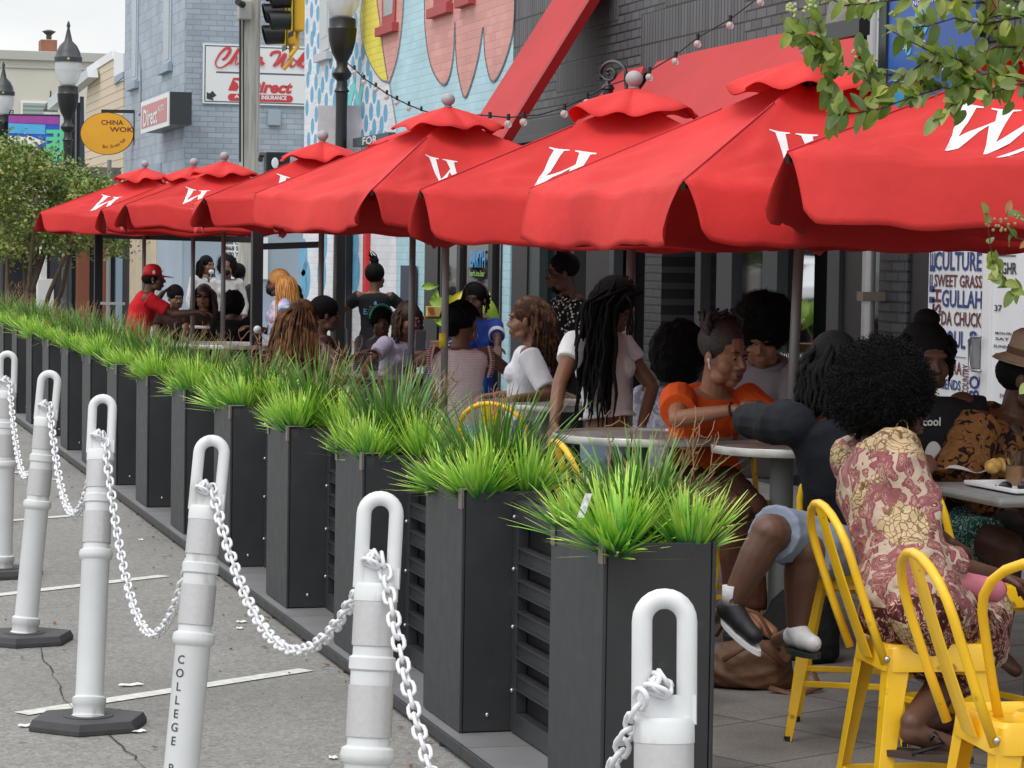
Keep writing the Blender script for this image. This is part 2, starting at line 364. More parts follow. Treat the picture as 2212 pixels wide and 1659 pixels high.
# ================================================================ planters, fence and base rail
PITCH = 1.64; PY0 = 7.80; NP = 15; PT_Z = .885; PL, PW = .54, .34; PF = 2.26
def planter_proto():
    t = thing('planter_box', 'x', 'planter', (0, 0, 0))
    z0, z1 = .052, PT_Z; w_ = .012; mb = MB()     # local: x 0..PW from the street face, y 0..-PL (toward camera)
    # four walls as a shell, seam at the street/near corner
    mb.bb((0, -PL, z0), (w_, 0, z1)); mb.bb((PW-w_, -PL, z0), (PW, 0, z1))
    mb.bb((w_+.002, -PL+.004, z0), (PW-w_-.002, -PL+.004+w_, z1-.002)); mb.bb((w_+.002, -w_-.002, z0), (PW-w_-.002, -.002, z1-.002))
    mb.build('box', BLACKM, t, world=False, bevel=.003)
    mb = MB(); n = 10; mb.v = []; 
    for i in range(n+1):
        for j in range(n+1):
            x = w_+(PW-2*w_)*i/n; y = -PL+w_+(PL-2*w_)*j/n; mb.v.append((x, y, z1-.045+.02*noise.noise(V((x*14, y*14, 1)))))
    mb.f = [(i*(n+1)+j, (i+1)*(n+1)+j, (i+1)*(n+1)+j+1, i*(n+1)+j+1) for i in range(n) for j in range(n)]; mb.mi = [0]*len(mb.f)
    mb.build('soil', mat('coir_soil', (.10, .055, .028), .95, vary=.5, vs=60, bump=.8, bs=60), t, world=False, smooth=True)
    for yy in (-PL+.006, -.042):
        mb = MB(); mb.bb((-.006, yy-.012, z1-.062), (-.001, yy+.030, z1+.010)); mb.bb((-.001, yy-.012, z1+.004), (.075, yy+.018, z1+.010)); mb.bb((-.001, yy-.014 if yy < -.1 else yy+.026, z1-.06), (.004, yy-.009 if yy < -.1 else yy+.031, z1+.004))
        mb.build('corner_clip', TAUPE, t, world=False, bevel=.0025)
    for (x, z) in ((.10, .11), (.26, .11)):
        mb = MB(); mb.ball((x, -PL+.002, z), (.008, .006, .008), 10); mb.build('bolt', STEEL, t, world=False, smooth=True)
    return t
pp = planter_proto()
def py(n): return PY0+n*PITCH
for n in range(NP):
    lab = 'charcoal metal planter box, %s to the camera in the row along the parking stalls' % ORD[n]
    if n == 0: pp.location = (PF, py(0), 0); pp['label'] = lab; pp['group'] = 'charcoal planter boxes in the patio barrier'
    else: dup(pp, (PF, py(n), 0), 0, lab)
# louvred fence panels
def panel_proto():
    t = thing('fence_panel', 'x', 'fence panel', (0, 0, 0), group='louvred fence panels between the planters'); X = .20; L = PITCH-PL
    y0, y1 = .008, L-.008; z0, z1 = .055, PT_Z-.03
    mb = MB(); mb.bb((X-.02, y0, z1-.075), (X+.02, y1, z1-.0)); mb.bb((X-.02, y0, z0), (X+.02, y1, z0+.07))
    mb.bb((X-.02, y0, z0+.07), (X+.02, y0+.06, z1-.075)); mb.bb((X-.02, y1-.06, z0+.07), (X+.02, y1, z1-.075))
    mb.build('frame', BLACKM, t, world=False, bevel=.002)
    k = 6; gap = (z1-z0-.145)/k
    for i in range(1, k):
        z = z0+.07+i*gap; mb = MB(); mb.bb((X-.012, y0+.06, z-.022), (X+.010, y1-.06, z+.022)); mb.bb((X-.024, y0+.06, z+.022), (X+.01, y1-.06, z+.028)); mb.bb((X-.022, y0+.06, z-.028), (X+.01, y1-.06, z-.022))
        mb.build('slat', BLACKM, t, world=False)
    mb = MB(); mb.bb((X+.022, y0+.17, z0), (X+.026, y1, z1-.01)); mb.build('back_sheet', BLACK2, t, world=False)
    for z in (.2, .42, .62, .8):
        mb = MB(); mb.ball((X-.024, y1-.03, z), .008, 10); mb.build('bolt', STEEL, t, world=False, smooth=True)
    return t
fp = panel_proto()
for n in range(NP-1):
    lab = 'charcoal louvred fence panel just beyond the %s planter box' % (ORD[n] if n else 'nearest')
    loc = (PF, py(n), 0)
    if n == 0: fp.location = loc; fp['label'] = lab
    else: dup(fp, loc, 0, lab)
# base rail segments
def rail_proto():
    t = thing('base_rail', 'x', 'fence base', (0, 0, 0), group='steel base rails under the planter row'); L = PITCH
    mb = MB(); mb.bb((PX-PF+.012, .004, .040), (.42, L-.004, .048)); mb.build('top_sheet', mat('galvanised_sheet', (.30, .30, .31), .45, .4, vary=.12, vs=4), t, world=False)
    mb = MB(); mb.bb((PX-PF, .002, .016), (PX-PF+.012, L-.002, .056)); mb.build('edge_channel', BLACKM, t, world=False, bevel=.002)
    for y in (.3, 1.2):
        mb = MB(); mb.cyl((PX-PF+.03, y, 0), (PX-PF+.03, y, .039), .03, .03, 12); mb.build('foot', BLACK2, t, world=False)
    return t
rp = rail_proto()
for n in range(-3, NP):
    lab = 'flat steel base rail under the %s planter box' % ORD[n] if n >= 0 else 'flat steel base rail %s' % ('just before the nearest planter', 'two segments before the nearest planter', 'three segments before the nearest planter')[-n-1]
    loc = (PF, py(n)-.8, 0)
    if n == -3: rp.location = loc; rp['label'] = lab
    else: dup(rp, loc, 0, lab)
# ================================================================ grass
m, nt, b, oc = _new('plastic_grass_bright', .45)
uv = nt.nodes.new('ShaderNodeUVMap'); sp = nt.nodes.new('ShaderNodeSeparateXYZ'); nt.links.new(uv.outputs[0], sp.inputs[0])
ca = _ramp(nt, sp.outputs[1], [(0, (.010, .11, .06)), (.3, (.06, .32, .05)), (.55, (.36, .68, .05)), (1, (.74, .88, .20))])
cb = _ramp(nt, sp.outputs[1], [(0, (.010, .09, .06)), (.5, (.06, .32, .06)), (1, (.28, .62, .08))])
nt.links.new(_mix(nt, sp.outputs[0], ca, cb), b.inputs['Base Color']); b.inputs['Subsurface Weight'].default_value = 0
GB = m
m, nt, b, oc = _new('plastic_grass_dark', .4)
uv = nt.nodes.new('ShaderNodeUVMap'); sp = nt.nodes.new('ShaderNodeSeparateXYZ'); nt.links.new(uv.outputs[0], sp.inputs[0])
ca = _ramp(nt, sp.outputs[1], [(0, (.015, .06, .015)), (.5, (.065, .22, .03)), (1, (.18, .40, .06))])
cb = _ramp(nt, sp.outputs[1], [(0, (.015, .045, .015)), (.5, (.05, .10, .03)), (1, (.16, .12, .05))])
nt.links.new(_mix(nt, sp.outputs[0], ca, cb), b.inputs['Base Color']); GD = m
TWIG = mat('dry_twig', (.30, .155, .085), .8, vary=.35, vs=30)
def blades(mb, base, n, L, spread, lean, wd, droop, rnd, seg=5, bundle=0):
    if mb.uv is None: mb.uv = []
    for i in range(n):
        a = rnd.uniform(0, 2*pi); rr = sqrt(rnd.random())*spread; p = V(base)+V((cos(a)*rr, sin(a)*rr, 0))
        a2 = a+rnd.uniform(-.7, .7); ln = lean*(.25+.9*rr/spread)*rnd.uniform(.6, 1.3); l = L*rnd.uniform(.6, 1.08); dr = droop*rnd.uniform(.3, 1.7)
        ang = ln; w0 = wd*rnd.uniform(.7, 1.2); tint = rnd.random(); tint = tint*tint; side = V((-sin(a2), cos(a2), 0)); sw = rnd.uniform(-.8, .8)
        side = (side+V((cos(a2), sin(a2), 0))*sw).normalized(); o = len(mb.v); st = l/seg
        for j in range(seg+1):
            t = j/seg; ww = w0*(1-t**2.2)*.5+.0003
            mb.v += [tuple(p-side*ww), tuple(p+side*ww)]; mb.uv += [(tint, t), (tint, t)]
            p = p+V((cos(a2)*sin(ang), sin(a2)*sin(ang), cos(ang)))*st; ang += dr/seg
        for j in range(seg): mb.f.append((o+2*j, o+2*j+2, o+2*j+3, o+2*j+1)); mb.mi.append(0)
def fan(mb, base, n, L, az, lean, wd, rnd, seg=5):
    if mb.uv is None: mb.uv = []
    for i in range(n):
        a2 = az+rnd.gauss(0, .38); ang = lean+rnd.gauss(0, .22); l = L*rnd.uniform(.65, 1.05); dr = rnd.uniform(-.15, .45); tint = rnd.random()**2*.8
        p = V(base)+V((rnd.uniform(-.012, .012), rnd.uniform(-.012, .012), 0)); side = V((-sin(a2), cos(a2), rnd.uniform(-.5, .5))).normalized(); o = len(mb.v); w0 = wd*rnd.uniform(.6, 1.1)
        for j in range(seg+1):
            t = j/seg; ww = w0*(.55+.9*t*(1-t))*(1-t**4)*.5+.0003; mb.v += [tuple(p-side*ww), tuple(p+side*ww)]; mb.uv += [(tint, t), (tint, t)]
            p = p+V((cos(a2)*sin(ang), sin(a2)*sin(ang), cos(ang)))*l/seg; ang = min(1.5, ang+dr/seg)
        for j in range(seg): mb.f.append((o+2*j, o+2*j+2, o+2*j+3, o+2*j+1)); mb.mi.append(0)
def twigs(mb, base, n, L, rnd, r=.0022):
    for i in range(n):
        a = rnd.uniform(0, 2*pi); d = V((cos(a)*.75, sin(a)*.75, 1)).normalized(); p = V(base)+V((rnd.uniform(-.05, .05), rnd.uniform(-.12, .12), 0)); pts = [p.copy()]; ph = rnd.uniform(0, 6)
        for j in range(16):
            k = V((sin(ph+j*1.1), cos(ph*1.3+j*.9), sin(j*.7+ph)*.4))*.62
            d = (d+k*.8+V((0, 0, .10))).normalized(); p = p+d*L/15*rnd.uniform(.7, 1.3); pts.append(p.copy())
        mb.tube(pts, [r*(1-.6*j/16) for j in range(17)], 5)
        for j in (6, 9, 12, 14):
            q = pts[j]; e = V((rnd.uniform(-1, 1), rnd.uniform(-1, 1), rnd.uniform(-.2, 1))).normalized()
            mb.tube([q, q+e*.02, q+e*.04+V((0, 0, .01)), q+e*.05+V((.01, 0, .02))], r*.6, 4)
def gproto(kind, v):
    rnd = random.Random(100*v+hash(kind) % 7 if False else {'low': 11, 'tall': 22, 'twig': 33}[kind]+v*7)
    mb = MB()
    if kind == 'low':
        for q in range(11):
            a_ = q*2*pi/11+rnd.uniform(-.2, .2); ln_ = rnd.uniform(.12, 1.08); b0 = (cos(a_)*.022, sin(a_)*.022, 0)
            fan(mb, b0, 20, rnd.uniform(.18, .265), a_, ln_, .0145, rnd)
        blades(mb, (0, 0, 0), 40, .22, .04, .6, .010, .3, rnd)
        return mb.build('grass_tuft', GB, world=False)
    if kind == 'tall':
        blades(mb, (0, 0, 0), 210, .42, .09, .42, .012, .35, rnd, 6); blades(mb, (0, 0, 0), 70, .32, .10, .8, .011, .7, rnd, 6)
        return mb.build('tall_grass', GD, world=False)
    twigs(mb, (0, 0, 0), 9, .46, rnd, .0028); return mb.build('dry_twigs', TWIG, world=False)
protos = {k: [gproto(k, v) for v in range(3)] for k in ('low', 'tall', 'twig')}
used = set(); rnd = random.Random(5)
def place(kind, v, loc, rz, s, label, cat, group):
    o = protos[kind][v]
    if o.name in used: o = o.copy(); COL.objects.link(o)
    else: used.add(o.name)
    o.location = loc; o.rotation_euler = (rnd.uniform(-.08, .08), rnd.uniform(-.08, .08), rz); o.scale = (s, s, s*rnd.uniform(.92, 1.08)); tag(o, label, cat, group)
for n in range(NP):
    yc = py(n)-PL/2; zz = PT_Z-.05; on = ORD[n]; xc = PF+PW/2
    for (dx, dy, w_) in ((-.10, -.19, 'near street corner'), (-.10, .19, 'far street corner'), (.11, -.19, 'near dining side corner'), (.11, .18, 'far dining side corner'), (-.02, -.04, 'middle')):
        place('low', rnd.randrange(3), (xc+dx+rnd.uniform(-.02, .02), yc+dy+rnd.uniform(-.03, .03), zz), rnd.uniform(0, 6.28), rnd.uniform(.85, 1.12), 'bright lime green grass tuft at the %s of the %s planter' % (w_, on), 'grass tuft', 'bright green artificial grass tufts in the planters')
    place('tall', rnd.randrange(3), (xc+.02, yc+.02, zz), rnd.uniform(0, 6.28), rnd.uniform(.85, 1.08), 'tall dark green grass clump rising from the middle of the %s planter' % on, 'grass plant', 'tall dark grass clumps in the planters')
    place('twig', rnd.randrange(3), (xc+.06, yc+rnd.uniform(-.05, .1), zz), rnd.uniform(0, 6.28), rnd.uniform(.85, 1.15), 'curly dry brown twigs sticking up from the %s planter' % on, 'twigs', 'dry twigs in the planters')
for v in range(3):
    for k in protos:
        if protos[k][v].name not in used: bpy.data.objects.remove(protos[k][v])
# ================================================================ delineator posts and chains
def post(top_uv, base_uv, Z, label, text=False, dz=0):
    """white flexible post: base on ground, lean from pixel data"""
    base = onz(base_uv[0], base_uv[1], 0.03) if base_uv[1] < 2900 else atZ(*base_uv, Z)
    top = atZ(top_uv[0], top_uv[1], Z)
    base.z = 0.03
    ax = (top-base); H = ax.length; ax.normalize()
    t = thing('delineator_post', label, 'delineator post', (base.x, base.y, 0), 0, 'white delineator posts joined by chain')
    x = HR-ax*HR.dot(ax); x.normalize(); y = ax.cross(x); R = Matrix((x, y, ax)).transposed()
    def P(a, b_, c): return base+x*a+y*b_+ax*c
    r = .050
    hb = H-.205          # where the cap ends and the loop begins
    prof = [(.062, 0), (.062, .012), (.056, .016), (.056, .045), (.060, .05), (.060, .075), (r, .082), (r, hb*.585), (r+.0015, hb*.585+.003), (r-.001, hb*.585+.010), (r-.001, hb*.585+.03)]
    zt = hb-.40; prof += [(r-.001, zt), (r+.008, zt+.008), (r+.011, zt+.022), (r+.008, zt+.036), (r-.003, zt+.042), (r-.003, zt+.205), (r+.002, zt+.21), (r+.002, zt+.235), (r-.005, zt+.24), (r-.006, hb-.045), (r-.001, hb-.04), (r-.001, hb-.008), (r-.006, hb)]
    mb = MB(); mb.lathe(prof, base, 28, R); mb.build('tube', WHITEP, t, smooth=True, auto=40)
    # loop handle
    hw = .036; lp = []
    zb = hb-.012; zc = H-.017-hw
    lp.append(P(-hw, 0, zb)); lp.append(P(-hw, 0, zb+(zc-zb)*.5))
    for k in range(0, 13):
        a = pi-pi*k/12; lp.append(P(hw*cos(a), 0, zc+hw*sin(a)))
    lp.append(P(hw, 0, zb+(zc-zb)*.5)); lp.append(P(hw, 0, zb))
    mb = MB(); mb.tube(lp, .0165, 12); mb.box(P(0, 0, hb+.012), (.10, .028, .045), R); mb.build('loop_handle', WHITEP, t, smooth=True, auto=50)
    for zz in (zt+.05, zt+.25):
        h = min(.12, 9); mb = MB(); rs = r+.0005 if zz < zt+.2 else r-.002
        mb.lathe([(rs, zz+.012), (rs, zz+.125)], base, 28, R, caps=False); mb.build('reflective_band', REFL, t, smooth=True)
    # rubber base, octagon
    mb = MB(); rr = .205; a0 = .25
    def oc_(rad, z): return [(base.x+rad*cos(a0+k*pi/3)*(1.08 if k % 3 == 0 else 1), base.y+rad*sin(a0+k*pi/3), z) for k in range(6)]
    mb.rings([oc_(rr, .002), oc_(rr*1.0, .018), oc_(rr*.94, .042)]); mb.lathe([(.09, .042), (.088, .046)], (base.x, base.y, 0), 24)
    mb.build('rubber_base', mat('black_rubber', (.05, .05, .055), .7, vary=.2, vs=12), t, bevel=.003)
    if text:
        # lettering runs down the tube, letters curved by being small
        e = (CAM-(base+ax*.6)); e = e-ax*e.dot(ax); e.normalize()
        off = (e*cos(radians(34))-x*sin(radians(34))).normalized() if True else e
        s = 'COLLEGE PARK'; z = hb*.585-.035
        mk = mat('stencil_ink', (.045, .045, .05), .6)
        ex = off.cross(ax)*-1; ex.normalize()
        for ch in s:
            if ch != ' ':
                textmesh('letter', ch, mk, base+ax*(z-.020)+off*(r+.0006), ex, ax, .024, t, align='CENTER', thick=.0005, bold=.01)
            z -= .038
    return base, x, y, ax, H, hb, P
REFL = mat('reflective_sheeting', (.52, .52, .53), .28, .15, vary=.05, vs=90)
PD = [((1436, 1270), (1428, 2847), 4.30, 'nearest white post, cut off by the bottom edge in front of the nearest planter'),
      ((824, 1060), (764, 2197), 5.97, 'second nearest white post, plain, standing in the middle foreground'),
      ((461, 939), (376, 1823), 7.68, 'white post with vertical black lettering, third nearest'),
      ((223, 851), (191, 1553), 9.73, 'white post whose whole black rubber base shows at the lower left'),
      ((109, 799), (53, 1372), 11.6, 'fifth nearest white post, left of the one on the full rubber base'),
      ((17, 757), (5, 1232), 13.8, 'sixth nearest white post, cut by the left edge'),
      ((-40, 730), (-50, 1120), 16.2, 'farthest white post, outside the left edge')]
posts = []
for i, (tu, bu, Z, lab) in enumerate(PD):
    posts.append(post(tu, bu, Z, lab, text=(i == 2)))
def link_ring(c, d, n, L=.040, wd=.026, r=.0036):
    s = d.cross(n).normalized(); pts = []; hl = L/2-wd/2
    for k in range(12):
        a = 2*pi*k/12; pts.append(c+d*(hl*(1 if cos(a) > 0 else -1)*(0 if abs(cos(a)) < 1e-6 else 1)+wd/2*cos(a))+s*(wd/2*sin(a)))
    return pts
def chain(a, b_, sag_uv, label, wraps=None):
    """catenary-like chain from a to b; sag given as drop in metres"""
    L = (b_-a).length; N = 200; pts = []
    for i in range(N+1):
        t = i/N; p = a.lerp(b_, t); p.z -= sag_uv*(4*t*(1-t)); pts.append(p)
    seq = pts if wraps is None else pts
    acc = [0]
    for i in range(1, len(seq)): acc.append(acc[-1]+(seq[i]-seq[i-1]).length)
    step = .0315; n = int(acc[-1]/step); mb = MB(); j = 0
    for k in range(n+1):
        s = k*acc[-1]/n
        while j < len(acc)-2 and acc[j+1] < s: j += 1
        t = (s-acc[j])/max(1e-6, acc[j+1]-acc[j]); c = seq[j].lerp(seq[j+1], t); d = (seq[j+1]-seq[j]).normalized()
        nn = d.cross(V((0, 0, 1))).normalized() if abs(d.z) < .99 else V((1, 0, 0)); uu = nn.cross(d)
        ang = (k % 2)*pi/2+.5+.25*sin(k*1.7); n_ = nn*cos(ang)+uu*sin(ang)
        mb.tube(link_ring(c, d, n_), .0048, 6, closed=True)
    mb.build('plastic_chain', CHAINW, smooth=True, label=label, cat='chain', group='white plastic chains between the posts')
def hook(i, side=0):
    base, x, y, ax, H, hb, P = posts[i]; return P(side*.012, -.004, hb+.05)
names = ['nearest and second nearest white posts, hanging below the picture', 'second nearest post and the lettered post', 'lettered post and the post on the full rubber base', 'post on the full rubber base and the fifth post', 'fifth and sixth posts at the left edge', 'sixth and farthest posts']
sags = [.50, .32, .56, .37, .40, .42]
for i in range(6):
    chain(hook(i, -1) if i else posts[0][6](-.040, -.045, posts[0][5]+.03), hook(i+1, 1), sags[i], 'white plastic chain slung between the '+names[i])
for i in range(6):
    base, x, y, ax, H, hb, P = posts[i]; mb = MB()
    # the short knot of links round the loop handle
    for k in range(7):
        a = 2*pi*k/7; c = P(.010*cos(a)-.012, .026*sin(a)-.002, hb+.052+.010*cos(2*a)); d = (x*(-sin(a))+y*cos(a)+ax*.3*sin(a)).normalized(); nn = d.cross(ax).normalized(); uu = nn.cross(d); ang = (k % 2)*pi/2+.6
        mb.tube(link_ring(c, d, nn*cos(ang)+uu*sin(ang)), .0048, 6, closed=True)
    mb.build('chain_loop', CHAINW, smooth=True, label='short loop of chain links round the handle of the '+['nearest white post', 'second nearest white post', 'lettered white post', 'post on the full rubber base', 'fifth nearest white post', 'sixth nearest white post'][i], cat='chain', group='chain loops on the post handles')
# ================================================================ umbrellas
m, nt, b, oc = _new('umbrella_canvas', .72)
c = _mix(nt, 1., _rgb(nt, (.76, .052, .050)), _ramp(nt, _noise(nt, oc, 2.2, 6), [(.3, (.86, .86, .86)), (.7, (1.1, 1.1, 1.1))]), 'MULTIPLY')
nt.links.new(c, b.inputs['Base Color']); b.inputs['Specular IOR Level'].default_value = .25
wv = nt.nodes.new('ShaderNodeTexNoise'); wv.inputs['Scale'].default_value = 420; nt.links.new(oc, wv.inputs['Vector'])
n2 = _noise(nt, oc, 5, 6)
ad = nt.nodes.new('ShaderNodeMath'); ad.operation = 'MULTIPLY_ADD'; ad.inputs[1].default_value = .04; nt.links.new(wv.outputs['Fac'], ad.inputs[0]); nt.links.new(n2, ad.inputs[2])
_bump(nt, b, ad.outputs[0], .35, .03)
tr = nt.nodes.new('ShaderNodeBsdfTranslucent'); tr.inputs[0].default_value = (.70, .03, .03, 1)
ms = nt.nodes.new('ShaderNodeMixShader'); ms.inputs[0].default_value = .16; out = nt.nodes['Material Output']
nt.links.new(b.outputs[0], ms.inputs[1]); nt.links.new(tr.outputs[0], ms.inputs[2]); nt.links.new(ms.outputs[0], out.inputs[0])
CANV = m
LOGO = mat('printed_white', (.80, .81, .83), .6); POLE = mat('umbrella_pole_grey', (.24, .235, .23), .4, .3)
FINI = mat('finial_grey', (.36, .36, .39), .45)
SEAM = mat('canvas_seam', (.46, .025, .035), .8)
# monogram outlines, unit = letter height
WA = [
 [(0.00, 1.0), (.33, 1.0), (.33, .975), (.25, .955), (.18, .32), (.52, .72), (.50, .955), (.42, .975), (.42, 1.0), (.77, 1.0), (.77, .975), (.68, .955), (.60, .36), (.93, .78), (.97, .80), (.955, .74), (.56, .0), (.53, .0), (.47, .62), (.13, .0), (.10, .0), (.09, .955), (.0, .975)],
 [(.70, -.165), (.775, -.165), (1.02, .20), (1.08, .29), (1.30, .62), (1.33, .66), (1.33, .86), (1.30, .86)],
 [(1.345, .90), (1.345, -.115), (1.47, -.115), (1.47, .90)],
 [(1.05, .235), (1.04, .205), (1.335, .235), (1.335, .265), (1.08, .262)],
 [(.42, -.235), (.90, -.205), (.90, -.175), (.42, -.20)],
 [(1.16, -.155), (1.66, -.135), (1.66, -.12), (1.16, -.125)],
]
WA_HOLE = None
def tri_sub(poly, cuts=3):
    bm = bmesh.new(); vs = [bm.verts.new((x, y, 0)) for x, y in poly]; f = bm.faces.new(vs)
    bmesh.ops.triangulate(bm, faces=[f]); 
    for _ in range(2): bmesh.ops.subdivide_edges(bm, edges=[e for e in bm.edges if e.calc_length() > .12], cuts=1, use_grid_fill=False); bmesh.ops.triangulate(bm, faces=bm.faces[:])
    bm.verts.ensure_lookup_table(); r = [tuple(v.co) for v in bm.verts]; fs = [[v.index for v in f.verts] for f in bm.faces]; bm.free(); return r, fs
LOGO_T = [tri_sub(p) for p in WA]
def umbrella(C, zf, ang, r, zr, label, seed, foot=None, a_logo=.50, hlogo=.27):
    rnd = random.Random(seed); sd = seed*7.3
    C = V((C[0], C[1], 0)); za = zf-.11
    if foot is None: foot = C.copy()
    t = thing('patio_umbrella', label, 'umbrella', (foot[0], foot[1], 0), 0, 'red monogrammed umbrellas along the patio')
    crn = [C+V((cos(ang+k*pi/2)*r, sin(ang+k*pi/2)*r, zr)) for k in range(4)]
    apex = C+V((0, 0, za)); E = (crn[0]-crn[1]).length
    def surf(k, s, tt, off=0):
        a, b_ = crn[k], crn[(k+1) % 4]; s = min(1, max(0, s))
        e = a.lerp(b_, s); n = ((a+b_)/2-V((C.x, C.y, zr))).normalized()
        bow = sin(pi*s)
        e = e-n*.04*bow-V((0, 0, .022*bow))
        p = apex.lerp(e, tt)
        q = sin(pi*s)**.8
        # pull lines running from the corners
        wr = .012*sin((s*tt*1.0+.3*tt)*19+sd)*q*tt+.018*noise.noise(V((s*4+sd, tt*3, k*5)))*q+.016*sin(atan2(1-tt+.02, s+.03)*16+sd)*math.exp(-((s**2+(1-tt)**2)/.12))*min(1, s*8)+.016*sin(atan2(1-tt+.02, 1-s+.03)*14+sd)*math.exp(-(((1-s)**2+(1-tt)**2)/.12))*min(1, (1-s)*8)
        cr = math.exp(-((s-.18*tt)/.035)**2)*.012*tt+math.exp(-((1-s-.2*tt)/.035)**2)*.012*tt
        p = p+V((0, 0, 1))*(-.045*q*sin(pi*min(1, tt*.92)) + wr + cr) + n*(-.03*q*sin(pi*tt*.9)+off*.45)+V((0, 0, off*.9))
        return p
    NS, NT, NQ = 44, 26, 9; t0 = .10; GR = []
    mb = MB()
    for k in range(4):
        a, b_ = crn[k], crn[(k+1) % 4]; n = ((a+b_)/2-V((C.x, C.y, zr))).normalized(); ed = (b_-a).normalized()
        g = [[surf(k, i/NS, t0+(1-t0)*j/NT) for j in range(NT+1)] for i in range(NS+1)]; GR.append(g)
        o = len(mb.v); M_ = NT+NQ+1
        for i in range(NS+1):
            s = i/NS; cs = min(s, 1-s); sg = 1 if s < .5 else -1; top = g[i][NT]; dl = (.235 if seed < 4 else .205)+.012*noise.noise(V((s*5, k, sd)))
            for j in range(NT+1): mb.v.append(tuple(g[i][j]))
            for j in range(1, NQ+1):
                q = j/NQ
                nc = (k == 0 and s < .5) or (k == 3 and s > .5); cut = (1-min(1, cs/.06))*(.060 if nc else .016)*q**.6
                fl = .035*sin(q*pi*.5)+q*(.022*sin(s*9+sd+k*2)+.045*math.exp(-(cs/.06)**2)*(1 if nc and k == 3 else -.2))
                rc = (1-min(1, cs/.05))**2*(.04 if nc else .012)
                mb.v.append(tuple(top+ed*sg*cut+n*fl-V((0, 0, q*(dl-rc)))))
        for i in range(NS):
            for j in range(M_-1): mb.f.append((o+i*M_+j, o+(i+1)*M_+j, o+(i+1)*M_+j+1, o+i*M_+j+1)); mb.mi.append(0)
    cn = mb.build('canopy', CANV, t, smooth=True)
    cn.modifiers.new('Solidify', 'SOLIDIFY').thickness = .0025
    def gsurf(k, s, tt, off):
        s = min(.9999, max(0, s))*NS; j = min(.9999, max(0, (tt-t0)/(1-t0)))*NT; i0, j0 = int(s), int(j); fs, fj = s-i0, j-j0; g = GR[k]
        p = g[i0][j0].lerp(g[i0+1][j0], fs).lerp(g[i0][j0+1].lerp(g[i0+1][j0+1], fs), fj)
        nn = (g[i0+1][j0]-g[i0][j0]).cross(g[i0][j0+1]-g[i0][j0]).normalized()
        if nn.z < 0: nn = -nn
        return p+nn*off
    # vent cap with ruffled edge
    mb = MB(); R_ = 16; NA = 96
    for j in range(9):
        tt = j/8
        for i in range(NA):
            a = 2*pi*i/NA; ca = ((a-ang+pi/4) % (pi/2))-pi/4; sq = 1/max(.72, cos(ca-0) if False else 1)
            c4 = abs(cos(2*(a-ang))); rad = .37*tt*(.80+.20*c4)*(1-.0)
            ruf = tt**2.4*(.013*sin(a*7+sd)+.010*sin(a*11+sd*2)+.008*sin(a*4+1))
            z = za+.065-.115*tt*(1-.12*c4)+ruf-.02*tt*(1-c4)-(.03*tt**5)
            mb.v.append(tuple(C+V((cos(a)*rad, sin(a)*rad, z))))
    mb.f = [(j*NA+i, j*NA+(i+1) % NA, (j+1)*NA+(i+1) % NA, (j+1)*NA+i) for j in range(8) for i in range(NA)]; mb.mi = [0]*len(mb.f)
    vn = mb.build('vent_cap', CANV, t, smooth=True); vn.modifiers.new('Solidify', 'SOLIDIFY').thickness = .003
    for k in range(4):
        mb = MB(); mb.tube([gsurf(k, .0, .30+.70*j/24, .003) for j in range(25)], .0042, 5); mb.build('seam', SEAM, t, smooth=True)
    # finial, pole, ribs
    mb = MB(); mb.lathe([(.020, 0), (.028, .006), (.018, .014), (.022, .022)], C+V((0, 0, za+.058)), 20); mb.ball(C+V((0, 0, zf)), (.045, .045, .041), 20); mb.build('finial', FINI, t, smooth=True)
    mb = MB(); mb.cyl((foot[0], foot[1], .0), (C.x, C.y, za+.09), .024, .022, 16); mb.build('pole', POLE, t, smooth=True)
    hub = C.lerp(V(foot), .18); hz = za-.35
    mb = MB(); mb.cyl((hub.x, hub.y, hz-.04), (hub.x, hub.y, hz+.04), .045, .045, 14); mb.build('hub', BLACK2, t, smooth=True, auto=40)
    for k in range(4):
        c_ = crn[k]; mb = MB(); mb.bar(apex-V((0, 0, .03)), c_-V((0, 0, .025)), .018, .024); mb.build('rib', BLACK2, t)
        mid = apex.lerp(c_, .5)-V((0, 0, .035)); mb = MB(); mb.bar(V((hub.x, hub.y, hz)), mid, .014, .018); mb.build('strut', BLACK2, t)
    # monogram printed on the two opposite faces
    for k in (0, 2):
        mb = MB(); al = a_logo
        SL = (apex-(crn[k]+crn[(k+1) % 4])/2).length
        for vs, fs in LOGO_T:
            o = len(mb.v)
            for x, y, _ in vs:
                x = x*hlogo*1.12+y*hlogo*.26; yy = y*.41
                tt = .885-yy/SL; s = .5+((al+x)-E/2)/(E*tt)
                mb.v.append(tuple(gsurf(k, s, tt, .005)))
            mb.f += [tuple(i+o for i in f) for f in fs]; mb.mi += [0]*len(fs)
        mb.build('printed_monogram', LOGO, t)
    mb = MB(); mb.lathe([(.25, 0), (.25, .03), (.23, .05), (.04, .06), (.035, .25)], (foot[0], foot[1], .014), 28); mb.build('base', BLACK2, t, smooth=True, auto=40)
    return t
def uang(beta):
    d = HR*(-sin(beta))+HF*(-cos(beta)); return atan2(d.y, d.x)
